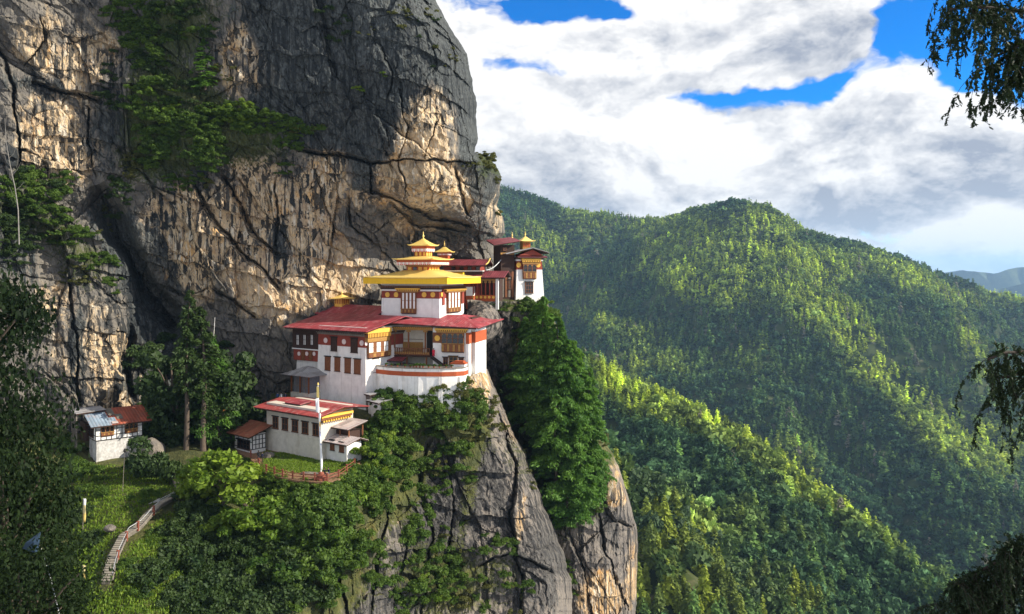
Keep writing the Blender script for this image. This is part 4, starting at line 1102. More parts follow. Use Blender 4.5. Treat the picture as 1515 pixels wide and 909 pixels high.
        if cornice:
            cp = MB(); ca, cb = s.span(face, cornice[0], cornice[1], plane); c0, c1 = z1 + .01, s.zz(face, (ca + cb) / 2, cornice[2], cornice[2], plane)[1]
            hh = (c1 - c0) / 3
            for k in range(3):
                s.fb(cp, face, ca + (2 - k) * .14, cb - (2 - k) * .14, c0 + hh * k, c0 + hh * (k + 1) - .004, -.2, proj + .06 + k * .13, (M_GOLDWOOD, M_WOOD, M_GOLDP)[k], o)
            nd = int((cb - ca) / .42)
            for i in range(nd):
                u = ca + .3 + (cb - ca - .6) * i / max(nd - 1, 1)
                s.fb(cp, face, u - .09, u + .09, c0 + hh * 1.05, c0 + hh * 1.9, proj + .19, proj + .30, M_GOLDP, o)
            cp.build('cornice', s.root)
        return w
    def medal(s, face, px, py, r, mat, plane=0.0, off=None, out=.06):
        u = s.ly(px, plane) if face == 'L' else s.rx(px, plane)
        z = s.zz(face, u, py, py, plane)[0]; o = plane + s.bat * max(z, 0) if off is None else off
        mb = MB(); c = (o - out, u, z) if face == 'L' else (u, o - out, z)
        mb.disc(c, r, face, .07, mat); c2 = (c[0] - .072, c[1], c[2]) if face == 'L' else (c[0], c[1] - .072, c[2])
        mb.disc(c2, r * .62, face, .02, mat); return mb.build('medallion', s.root)
    def wall(s, x0, x1, y0, y1, z0, z1, mat, name='wall'):
        mb = MB(); mb.box(x0, x1, y0, y1, z0, z1, mat, s.bat); return mb.build(name, s.root)
    def band(s, x0, x1, y0, y1, z0, z1, mat, proud=.04, name='painted_band'):
        i = s.bat * z0 if z0 > 0 else 0
        mb = MB(); mb.box(x0 + i - proud, x1 - i + proud, y0 + i - proud, y1 - i + proud, z0, z1, mat, s.bat); return mb.build(name, s.root)
    def slab_roof(s, pts, th, mat, name='roof', under=M_DWOOD, fascia=None):
        """sloping roof plane(s): each a quad of (x, y, z), anticlockwise from above, given thickness; timber below"""
        mb = MB()
        for q in pts:
            lo = [(x, y, z - th) for x, y, z in q]; mb.hexa(lo, q, mat)
            lo2 = [(x, y, z - th - .22) for x, y, z in q]; hi2 = [(x, y, z - th - .004) for x, y, z in q]
            cx, cy = sum(p[0] for p in q) / 4, sum(p[1] for p in q) / 4
            sh = lambda p: (cx + (p[0] - cx) * .965, cy + (p[1] - cy) * .965, p[2])
            mb.hexa([sh(p) for p in lo2], [sh(p) for p in hi2], under)
        return mb.build(name, s.root)

def finial(mb, c, h, mat=None):
    mat = mat or M_GOLD
    mb.lathe([(.30 * h / 2, 0), (.34 * h / 2, .06 * h), (.18 * h / 2, .12 * h), (.12 * h / 2, .22 * h), (.26 * h / 2, .34 * h), (.28 * h / 2, .42 * h), (.12 * h / 2, .55 * h), (.09 * h / 2, .68 * h), (.13 * h / 2, .76 * h), (.05 * h / 2, .86 * h), (.015, h)], c, mat, 10)

def fringe(mb, x0, x1, y0, y1, z0, z1, top=None, cloth=None):
    """painted valance round a roof: red board above, scalloped pink cloth below"""
    zm = z0 + (z1 - z0) * .5
    mb.ring(x0, x1, y0, y1, zm, z1, .1, M_ORANGE)
    mb.ring(x0 + .03, x1 - .03, y0 + .03, y1 - .03, z0, zm - .002, .06, M_REDCLOTH)
    for (a0, a1, ax) in ((x0, x1, 'x'), (y0, y1, 'y')):
        n = max(4, int((a1 - a0) / .42)); w = (a1 - a0) / n
        for i in range(n):
            a = a0 + w * (i + .5)
            for e in ((y0, -1), (y1, 1)) if ax == 'x' else ((x0, -1), (x1, 1)):
                b0, b1 = (e[0] - .02, e[0] + .028) if e[1] < 0 else (e[0] - .028, e[0] + .02)
                poly = [(a - w * .44, zm - .01), (a - w * .44, z0 + (zm - z0) * .4), (a, z0 - .05), (a + w * .44, z0 + (zm - z0) * .4), (a + w * .44, zm - .01)]
                if ax == 'x': mb.prism(poly, 'y', b0, b1, M_PINKCLOTH if i % 2 else M_PANE)
                else: mb.prism(poly, 'x', b0, b1, M_PINKCLOTH if i % 2 else M_PANE)
# ------------------------------------------------------------------ the monastery
def main_block():
    B = Bld('monastery_block', 'tall whitewashed monastery block with brown slit windows under a broad red tin roof', 'building', 541, 612, 150, 56, .028)
    yl = B.ly(466.5); xr = 13.0
    ztop = B.h(488)
    B.wall(0, xr, 0, yl, -3, ztop + .3, M_WHITE)
    zb0, zb1 = B.h(515.5), B.h(499)
    mb = MB(); i = B.bat * (zb0 + 3) - .05
    mb.box(i, xr - i, i, yl - i, zb0, zb1, M_BAND, B.bat); band = mb.build('painted_band', B.root)
    mb = MB(); mb.box(i - .14, xr - i, i - .14, yl - i + .1, zb1 + .004, zb1 + .35, M_GREYTIMBER); mb.box(i - .3, xr - i, i - .3, yl - i + .2, zb1 + .354, zb1 + .6, M_DWOOD)
    n = 26
    for k in range(n): mb.box(i - .55, i - .3, i + yl * .97 * k / n, i + yl * .97 * k / n + .14, zb1 + .36, zb1 + .58, M_GREYTIMBER)
    mb.build('cornice', B.root)
    off = lambda z: B.bat * (z + 3)
    B.bat_off = off
    for a, b, t, bo in ((488, 496.5, 499.5, 519.5), (517.5, 527, 501, 522)):
        B.window('L', a, b, t, bo, 0, M_DWOOD, 1, 3, M_DWOOD, off=off(B.h(bo)), deep=.22)
    for a, b, t, bo in ((479.7, 487.2, 528, 548), (494, 501.7, 529, 549.5), (509, 517.3, 530.5, 552), (523, 531.8, 532, 553.5)):
        B.window('L', a, b, t, bo, 0, M_WOOD, 1, 4, M_WOOD, off=off(B.h(bo)), deep=.2)
    for px, py in ((479.8, 504), (507, 506), (533.3, 508)): B.medal('L', px, py, .52, M_PINK, 0, off=off(B.h(py)) - .05)
    # timber bay on the right face
    B.bay('R', 545, 578, 505, 528, 0, 3, 'white', (541.5, 577, 486), .5, off=.35, label='timber bay with white panes and an ochre cornice', low=.30)
    B.window('R', 553.5, 562.5, 531, 551, 0, M_WOOD, 2, 5, M_WOOD, off=.5)
    B.medal('R', 543, 509, .35, M_PINK, 0, off=.3)
    # left timber wing under the same roof
    y0, y1 = yl - .3, B.ly(436, 1.0)
    B.wall(1.0, 9, y0, y1, -2, B.h(484, 1, y1), M_WHITE, 'wing_wall')
    mb = MB(); zt, zm_, zl = B.h(487, 1, yl + 3), B.h(516, 1, yl + 3), B.h(534, 1, yl + 3)
    mb.box(.55, 1.02, y0, y1 + .1, zm_, zt, M_DWOOD); mb.box(.42, .56, y0, y1 + .15, zm_ - .2, zm_ - .004, M_PANE); mb.box(.8, 1.02, y0, y1 + .1, zl, zm_ - .21, M_BAND)
    mb.build('timber_gallery', B.root)
    for a, b in ((439, 443.6), (449.2, 453.8), (459.8, 464.4)):
        B.window('L', a, b, 495, 511, .55, M_DWOOD, 2, 2, M_PANE, lintel=False, off=.52)
    for px in (443, 454.6, 465.4): B.medal('L', px, 523.5, .42, M_PINK, .8, off=.76)
    for px in (449, 460): B.window('L', px - 2.4, px + 2.4, 518, 533, .8, M_WOOD, 1, 1, M_WOOD, lintel=False, off=.76)
    # broad red roof over block and wing
    xe = -1.5; ze = B.h(490.5, xe, 0); xri = 9.4; zr = B.h(466.5, xri, 4); ye0 = -1.6; ye1 = B.ly(418, xe)
    B.slab_roof([[(xe, ye1, ze), (xe, ye0, ze), (xri, ye0, zr), (xri, ye1, zr)], [(xri, ye1, zr), (xri, ye0, zr), (xri + 6, ye0, zr - 1.3), (xri + 6, ye1, zr - 1.3)]], .12, T_RED)
    return B
B = main_block()

def rear_roof():
    R = Bld('lantern_chapel', 'low red roofed chapel with one small golden lantern, behind the broad red roof', 'building', 556, 470, 161.5, 56)
    y1 = R.ly(462); z0 = R.h(466)
    R.wall(.6, 7.5, .6, y1 - 1, -5, z0 + .2, M_DWOOD)
    zr = R.h(452.5, 3, 5)
    R.slab_roof([[(-.5, y1, z0 - .2), (-.5, -.4, z0 - .2), (3.8, -.4, zr), (3.8, y1, zr + .1)], [(3.8, y1, zr + .1), (3.8, -.4, zr), (8, -.4, z0), (8, y1, z0)]], .12, T_RED)
    cy = R.ly(506, 3.8); s = 1.1
    mb = MB(); mb.box(3.8 - s, 3.8 + s, cy - s, cy + s, zr - .5, zr + 1.35, M_GOLDP)
    for k in range(4):
        a = cy - s + .15 + k * .52; mb.box(3.8 - s - .05, 3.8 - s, a, a + .22, zr + .2, zr + 1.2, M_ORANGE); mb.box(3.8 - s + .15 + k * .52, 3.8 - s + .37 + k * .52, cy - s - .05, cy - s, zr + .2, zr + 1.2, M_ORANGE)
    lan = mb.build('roof_lantern', R.root)
    mb = MB(); mb.hip((3.8, cy, zr + 1.35), 2.1, .3, .75, M_GOLD, .18, .12); finial(mb, (3.8, cy, zr + 2.05), 1.2); mb.build('roof', lan, True)
rear_roof()

def right_wing():
    W = Bld('balcony_wing', 'white wing with a carved wooden balcony and arched bay window under a red roof', 'building', 690, 549, 153, 76)
    y_in = W.ly(640.5); y_end = W.ly(577); ztop = W.h(486)
    W.wall(0, 9, 0, y_in, -6, ztop, M_WHITE2, 'bay_wall')
    W.wall(3.0, 9, y_in - .3, y_end + 2, -6, ztop + .1, M_CREAM, 'balcony_wall')
    # right pilasters and return
    x1 = W.rx(711); 
    mb = MB(); mb.box(-.22, 1.3, -.55, .02, -6, ztop - .2, M_WHITE2); mb.build('pilaster', W.root)
    xa = 2.6
    mb = MB(); mb.box(xa, x1 + .6, -1.0, .02, -6, ztop - .2, M_WHITE2); mb.build('pilaster', W.root)
    zb0, zb1 = W.h(509), W.h(492.5)
    mb = MB(); mb.box(-.28, 1.36, -.61, .01, zb0, zb1, M_ORANGE); mb.box(xa - .06, x1 + .66, -1.06, .01, zb0, zb1, M_ORANGE); mb.build('painted_band', W.root)
    mb = MB(); mb.box(1.36, xa - .06, -.3, .3, W.h(540), zb1, M_WOOD); mb.build('window', W.root)
    b0, b1 = W.h(508.5), W.h(493)
    ya, yb = W.span('L', 640.5, 653.5)
    mb = MB(); mb.box(-.06, .1, ya, yb, b0, b1, M_WOOD); mb.build('painted_band', W.root)
    W.medal('L', 647.3, 500.5, .55, M_GOLDP, 0, off=-.06)
    W.bay('L', 654.5, 687, 492.5, 520.5, 0, 4, 'dark', (645, 693, 486), .6, low=.42, label='bay window of four dark arched lights')
    for a, b, t, bo in ((656, 663, 529, 540), (664.5, 677, 527.5, 539.5), (679, 686, 529.5, 539.5)):
        W.window('L', a, b, t, bo, 0, M_WOOD if a != 664.5 else M_GOLDWOOD, 2, 2, M_GLASS)
    # balcony
    zf = W.h(526, 1, 9); y0b, y1b = y_in + .9, y_end - .4
    mb = MB(); mb.box(.4, 3.1, y0b - .9, y1b + .4, zf - .3, zf, M_DWOOD)
    mb.build('balcony_floor', W.root)
    zr = W.h(515.5, .5, 9)
    mb = MB(); mb.box(.42, .54, y0b, y1b, zr - .12, zr, M_WOOD); mb.box(.42, .54, y0b, y1b, zf + .12, zf + .24, M_WOOD); mb.box(.45, .50, y0b, y1b, zf + .6, zf + .68, M_GOLDWOOD)
    n = 17
    for k in range(n):
        y = y0b + (y1b - y0b) * k / (n - 1); mb.box(.40, .56, y - .07, y + .07, zf + .01, zr + .03, M_WOOD)
        if k < n - 1: mb.box(.44, .52, y + .1, y + (y1b - y0b) / (n - 1) - .1, zf + .26, zf + .56, M_GOLDWOOD)
    mb.build('railing', W.root)
    for px in (584, 604.5, 629.5):
        y = W.ly(px, .5); mb = MB(); mb.box(.36, .60, y - .13, y + .13, zr + .04, ztop - .6, M_WOOD); mb.box(.3, .66, y - .4, y + .4, ztop - .95, ztop - .62, M_GOLDWOOD); mb.build('post', W.root)
    for px in (602, 631):
        y = W.ly(px, .5); mb = MB(); mb.box(.36, .62, y - .14, y + .14, W.h(545), zf - .31, M_WOOD); mb.build('post', W.root)
    mb = MB(); mb.box(.2, .7, y_in + .1, y1b + 1.2, ztop - .58, ztop - .2, M_GOLDWOOD); mb.box(.05, .75, y_in + .1, y1b + 1.2, ztop - .19, ztop + .05, M_WOOD)
    for k in range(22): y = y_in + .3 + k * (y1b + .8 - y_in) / 22; mb.box(-.1, .06, y, y + .16, ztop - .17, ztop + .02, M_GOLDP)
    mb.build('cornice', W.root)
    ya, yb = W.span('L', 590, 626, 3.0); mb = MB(); z = W.h(503, 3, 9)
    mb.box(2.86, 3.01, ya, yb, z, z + .1, M_GREYTIMBER); mb.box(2.86, 3.01, ya, yb, zf + .02, z - .5, M_GOLDWOOD); mb.build('panelling', W.root)
    ya, yb = W.span('L', 632, 640, 3.0); mb = MB(); mb.box(2.8, 3.02, ya, yb, zf + .02, W.h(489, 3, 7), M_BLACK); mb.build('door', W.root)
    # little canopy below the balcony
    ya, yb = W.span('L', 570, 598, -.8); zc = W.h(531, -.8, 12)
    W.slab_roof([[(-1.6, yb, zc - .3), (-1.6, ya, zc - .3), (.6, ya, zc + .25), (.6, yb, zc + .25)]], .08, T_MAROON, 'canopy')
    mb = MB()
    for y in (ya + .3, yb - .3): mb.box(-1.3, -1.12, y - .08, y + .08, -1, zc - .6, M_WOOD)
    mb.build('canopy_post', W.root)
    # stair from the balcony down to the terrace
    y_s = W.ly(640, -.2); z_top, z_bot = zf, W.h(546)
    mb = MB(); n = 12; run = 3.0
    for k in range(n):
        y = y_s - run * k / n; z = z_top - (z_top - z_bot) * (k + .5) / n; mb.box(-1.1, -.1, y - run / n, y, z - .12, z, M_DWOOD)
    for xx in (-1.2, -.09):
        mb.hexa([(xx, y_s - run, z_bot - .2), (xx + .09, y_s - run, z_bot - .2), (xx + .09, y_s + .1, z_top - .25), (xx, y_s + .1, z_top - .25)], [(xx, y_s - run, z_bot + .25), (xx + .09, y_s - run, z_bot + .25), (xx + .09, y_s + .1, z_top + .15), (xx, y_s + .1, z_top + .15)], M_BLACK)
    mb.build('stair', W.root)
    W.stair_top = W.world(-.6, y_s - .35, z_top - .2)
    # red roof: long slope, hipped at the right
    xe, zr_ = -2.2, W.h(466, 6, 5); xri = 6.5; ze = W.h(484.5, xe, 3); yR = -3.0; yL = y_end + .5
    zl = ze + (zr_ - ze) * .42
    yh = 3.2
    W.slab_roof([[(xe + .6, yL, zl - .1), (xe, yR, ze), (xri, yh, zr_), (xri, yL, zr_)],
                 [(xe, yR, ze + .01), (W.rx(728), yR + .4, W.h(476.5, 8, yR)), (xri + 1.5, yh, zr_ + .01), (xri, yh, zr_ + .01)]], .12, T_RED)
    mb = MB(); mb.box(xri - 1, xri + 8, yR + 3.5, yL, ztop - 1.5, zr_ - .5, M_DWOOD); mb.build('attic', W.root)
    return W
W = right_wing()

def golden_temple():
    G = Bld('golden_temple', 'white temple hung with yellow cloth under three stacked golden roofs', 'building', 650.6, 466, 157.5, 68, .012)
    yl = G.ly(563.5); xr = 11.2; zt = G.h(419.5)
    G.wall(0, xr, 0, yl, -6, zt, M_WHITE2)
    b0, b1 = G.h(442.3), G.h(431.5)
    G.band(0, xr, 0, yl, b0, b1, M_BAND, .02 - .07)
    off = .07
    mb = MB(); mb.box(-.06, xr, -.06, yl + .1, b1 + .35, b1 + .7, M_DWOOD); mb.box(-.35, xr, -.35, yl + .3, b1 + .705, b1 + 1.05, M_GREYTIMBER)
    for k in range(24): mb.box(-.62, -.36, yl * k / 24, yl * k / 24 + .2, b1 + .72, b1 + 1.0, M_WOOD); mb.box(xr * k / 24, xr * k / 24 + .2, -.62, -.36, b1 + .72, b1 + 1.0, M_WOOD)
    mb.build('cornice', G.root)
    G.bay('L', 594.5, 616, 432.5, 463.5, 0, 4, 'white', (587, 622, 426.5), .5, off=.05, low=.2)
    G.bay('R', 661, 679.5, 432, 461.5, 0, 4, 'white', (656, 686, 427), .5, off=.05, low=.2)
    for px in (573.3, 586.2, 627.6, 640.5): G.medal('L', px, 436.3, .52, M_GOLDP, 0, off=.05)
    G.medal('R', 653.5, 436, .42, M_GOLDP, 0, off=.05)
    mb = MB()
    for a, b in ((654.5, 657.5), (683, 686)):
        u0, u1 = G.span('R', a, b); mb.box(u0, u1, -.12, .1, G.h(452), G.h(428), M_BAND)
    mb.build('painted_strip', G.root)
    c = (xr / 2, yl / 2)
    def tier(half, top, ze, h, lift, name):
        mb = MB(); mb.hip((c[0], c[1], ze), half, top, h, M_GOLD, lift, .16, 18, 1.35); return mb.build(name, G.root, True)
    hx, hy = xr / 2 + 2.5, yl / 2 + 3.0
    z1 = G.h(420.5) ; zt1 = z1 + 1.25
    r1 = tier((hx, hy), 3.2, zt1, 1.5, .25, 'roof')
    mb = MB(); mb.ring(c[0] - hx + .25, c[0] + hx - .25, c[1] - hy + .25, c[1] + hy - .25, z1, zt1 - .03, .12, M_YELLOW); mb.build('cloth_valance', r1)
    mb = MB(); mb.box(c[0] - hx + .9, c[0] + hx - .9, c[1] - hy + .9, c[1] + hy - .9, z1 + .35, z1 + .6, M_BAND); mb.build('eaves_boarding', r1)
    # second storey
    zc = lambda py: (HZ - py) * 165.5 / FOC - G.z0
    s2 = 2.5
    mb = MB(); mb.box(c[0] - s2, c[0] + s2, c[1] - s2, c[1] + s2, zc(406), zc(391), M_ORANGE)
    for k in range(4):
        a = -s2 + .25 + k * 1.2
        for e in (0, 1):
            m_ = M_GLASS if k == 2 and e == 0 else M_GOLDP
            if e == 0: mb.box(c[0] - s2 - .06, c[0] - s2, c[1] + a, c[1] + a + .8, zc(404.5), zc(395.5), m_)
            else: mb.box(c[0] + a, c[0] + a + .8, c[1] - s2 - .06, c[1] - s2, zc(404.5), zc(395.5), m_)
    mb.ring(c[0] - s2 - .2, c[0] + s2 + .2, c[1] - s2 - .2, c[1] + s2 + .2, zc(394.5), zc(392.5), .2, M_GOLDWOOD)
    mb.build('lantern_storey', G.root)
    r2 = tier(4.75, 1.9, zc(384), .62, .22, 'roof')
    mb = MB(); fringe(mb, c[0] - 3.95, c[0] + 3.95, c[1] - 3.95, c[1] + 3.95, zc(392.2), zc(384.6)); mb.build('painted_valance', r2)
    s3 = 1.35
    mb = MB(); mb.box(c[0] - s3, c[0] + s3, c[1] - s3, c[1] + s3, zc(382), zc(371), M_ORANGE)
    for k in range(3):
        a = -s3 + .15 + k * .9; mb.box(c[0] - s3 - .05, c[0] - s3, c[1] + a, c[1] + a + .5, zc(379), zc(373), M_GOLDP); mb.box(c[0] + a, c[0] + a + .5, c[1] - s3 - .05, c[1] - s3, zc(379), zc(373), M_GOLDP)
    mb.build('lantern_storey', G.root)
    r3 = tier(2.45, .28, zc(363.5), 1.35, .28, 'roof')
    mb = MB(); fringe(mb, c[0] - 1.75, c[0] + 1.75, c[1] - 1.75, c[1] + 1.75, zc(373), zc(364)); mb.build('painted_valance', r3)
    mb = MB(); finial(mb, (c[0], c[1], zc(354.5)), 1.7); mb.build('finial', r3, True)
golden_temple()

def rear_chapels():
    D = Bld('upper_chapel', 'maroon roofed chapel with a small golden lantern, behind the golden temple', 'building', 714, 412, 177, 80)
    yl = D.ly(655); ze = D.h(392.5)
    D.wall(.8, 7, .8, yl, -6, ze + .2, M_BAND)
    zr = D.h(384, 4, 6)
    D.slab_roof([[(-.6, yl + 1, ze), (-.6, -.8, ze), (4, -.8, zr), (4, yl + 1, zr)], [(4, yl + 1, zr), (4, -.8, zr), (8, -.8, ze), (8, yl + 1, ze)]], .12, T_MAROON)
    mb = MB(); mb.tube([(-.7, -.9, ze + .12), (1.5, -.95, ze + .55), (4, -.9, zr + .2)], .14, M_GOLD); mb.build('ridge_trim', D.root)
    for a, b in ((668, 674), (680, 686), (692, 698), (704, 710)): D.window('L', a, b, 394.5, 400.5, .8, M_DWOOD, 2, 1, M_GLASS)
    z1 = D.h(400.5); mb = MB(); mb.box(-.9, .9, -.2, yl, z1 - .2, z1, M_PANE); mb.box(-.7, .85, -.1, yl, z1 - 1.2, z1 - .204, M_DWOOD); mb.build('lower_eave', D.root)
    ya, yb = D.span('L', 650, 686, -1.5); mb = MB(); mb.box(-2.2, -.9, ya, yb, D.h(407.5), D.h(403.5), M_YELLOW); mb.build('yellow_frieze', D.root)
    cy = D.ly(657.5, 3.5); s = 1.05
    mb = MB(); mb.box(3.5 - s, 3.5 + s, cy - s, cy + s, zr - 1.2, D.h(373, 3.5, cy), M_ORANGE); fringe(mb, 3.5 - s - .25, 3.5 + s + .25, cy - s - .25, cy + s + .25, D.h(378, 3.5, cy), D.h(373.5, 3.5, cy))
    l = mb.build('roof_lantern', D.root)
    mb = MB(); mb.hip((3.5, cy, D.h(373, 3.5, cy)), 2.0, .3, 1.15, M_GOLD, .2, .13); finial(mb, (3.5, cy, D.h(363.5, 3.5, cy)), 1.1); mb.build('roof', l, True)
    # altar gallery
    A = Bld('shrine_gallery', 'open shrine gallery of red columns under a maroon roof beside the cliff', 'building', 737, 444.5, 175, 80)
    yl = A.ly(689); ze = A.h(410.5); zr = A.h(401, 4, 4)
    A.wall(2.2, 6, .1, yl, -3, ze + .1, M_DWOOD)
    A.slab_roof([[(-1.2, yl, ze), (-1.2, -1.6, ze), (4, -1.6, zr), (4, yl, zr)], [(4, yl, zr), (4, -1.6, zr), (7, -1.6, ze + .3), (7, yl, ze + .3)]], .12, T_MAROON)
    mb = MB(); mb.box(-.3, .3, -.1, .5, -2, ze - .3, M_WHITE2); mb.build('pillar', A.root)
    ya, yb = A.span('L', 690, 699.5); mb = MB(); mb.box(-.3, 2.3, ya, yb, A.h(438), A.h(425), M_WHITE2); mb.box(-.34, 2.3, ya - .04, yb + .04, -2, A.h(438) - .004, M_ORANGE); mb.build('end_wall', A.root)
    mb = MB(); mb.box(-.2, .2, -.1, yl, ze - .75, ze - .3, M_GOLDWOOD); mb.build('beam', A.root)
    for k in range(7):
        y = .95 + k * .92; mb = MB(); mb.box(-.13, .13, y - .12, y + .12, 1.1, ze - .75, M_BAND); mb.box(-.2, .2, y - .26, y + .26, ze - 1.25, ze - .76, M_GOLDWOOD); mb.build('column', A.root)
    mb = MB(); mb.box(-.25, .25, .6, yl - 2.2, -.4, 1.1, M_ORANGE)
    for k in range(6): y = 1.0 + k * .92; mb.disc((-.26, y, .65), .3, 'L', .05, M_GOLDP, 12)
    mb.build('painted_parapet', A.root)
    return A
A_ = rear_chapels()

def tower():
    E = Bld('cliff_tower', 'slender white tower with a carved bay window and golden lantern at the cliff edge', 'building', 762.5, 445, 184, 20, .055)
    xr = E.rx(806.5); yl = 4.2; zt = E.h(379)
    E.wall(0, xr, 0, yl, -2.5, zt, M_WHITE2)
    off = lambda z: E.bat * (z + 2.5)
    b0, b1 = E.h(399), E.h(386.5)
    i = off(b0) - .05
    mb = MB(); mb.box(i, xr - i, i, yl - i, b0, b1, M_BAND, E.bat); mb.build('painted_band', E.root)
    mb = MB(); mb.box(i - .1, xr - i + .1, i - .1, yl - i, b1 + .05, b1 + .4, M_PANE); mb.box(i - .25, xr - i + .25, i - .25, yl - i, b1 + .404, b1 + .75, M_DWOOD); mb.build('cornice', E.root)
    E.bay('R', 774, 793.5, 391, 412.5, 0, 3, 'dark', (771, 800, 383), .6, off=.45, low=.45)
    E.window('R', 777.5, 789, 417.5, 434, 0, M_WOOD, 3, 3, M_GLASS, off=.3, deep=.35)
    E.medal('R', 768.3, 392.3, .58, M_GOLDP, 0, off=off(b0) - .06); E.medal('R', 797.2, 392.3, .58, M_GOLDP, 0, off=off(b0) - .06)
    E.window('L', 757.5, 760, 416, 432, 0, M_DWOOD, 1, 3, M_DWOOD, off=.3)
    # canopy over the bay and the low gable above
    zc = E.h(379.5)
    E.slab_roof([[(E.rx(764), -.9, zc - .12), (E.rx(808), -.9, zc - .12), (E.rx(808), .6, zc + .15), (E.rx(764), .6, zc + .15)]], .08, T_MAROON, 'canopy')
    cx = E.rx(785.5); za = E.h(366.5, cx, -1); zl = E.h(375.5, cx - 5, 0); x0, x1 = cx - 6.6, cx + 4.0
    E.slab_roof([[(x0, yl + 1, zl), (x0, -1.5, zl), (cx, -1.5, za), (cx, yl + 1, za)], [(cx, yl + 1, za), (cx, -1.5, za), (x1, -1.5, zl + .35), (x1, yl + 1, zl + .35)]], .14, T_GREY)
    mb = MB(); mb.prism([(cx - 3.2, zc + .2), (cx + 3, zc + .2), (cx + .2, za - .45)], 'y', -.5, yl - .5, M_BAND); mb.build('gable', E.root)
    # golden lantern on the roof
    lx, ly_ = E.rx(777, 2), 2.0; zz = E.h(367, lx, 2); s = .95
    mb = MB(); mb.box(lx - s, lx + s, ly_ - s, ly_ + s, zz - .9, E.h(357, lx, 2), M_GOLDWOOD)
    for k in range(3): mb.box(lx - s + .12 + k * .62, lx - s + .55 + k * .62, ly_ - s - .05, ly_ - s, zz + .2, zz + 1.1, M_ORANGE)
    l = mb.build('roof_lantern', E.root)
    mb = MB(); mb.hip((lx, ly_, E.h(357, lx, 2)), 1.85, .25, 1.0, M_GOLD, .15, .12); finial(mb, (lx, ly_, E.h(350.5, lx, 2)), 1.3); mb.build('roof', l, True)
    # left annexe against the rock
    mb = MB(); mb.box(-3.2, .1, .9, yl + 2, -2, E.h(363, -2, 3), M_DWOOD)
    for k in range(4): mb.box(-3.0 + k * .8, -2.5 + k * .8, .80, .905, E.h(440), E.h(402), M_WOOD if k % 2 else M_GREYTIMBER)
    mb.box(-3.3, 0, .78, .906, E.h(377), E.h(374), M_GOLDWOOD); mb.build('annexe_wall', E.root)
    for a, b, t, bo in ((752.5, 756, 402, 409), (752, 756, 414, 428), (744, 749, 366, 371)): E.window('R', a, b, t, bo, .9, M_WOOD, 2, 2, M_GLASS, off=.86)
    ze, zr = E.h(361, -3, .5), E.h(353.5, -1, 4)
    E.slab_roof([[(-5.4, -.4, ze - .2), (1.0, -.4, ze + .75), (1.0, 5, zr + .5), (-5.4, 5, zr - .3)]], .14, T_MAROON, 'annexe_roof')
    mb = MB(); finial(mb, (E.rx(757.7, 4), 4, E.h(352.5, 0, 4)), 1.5); mb.build('finial', E.root, True)
tower()

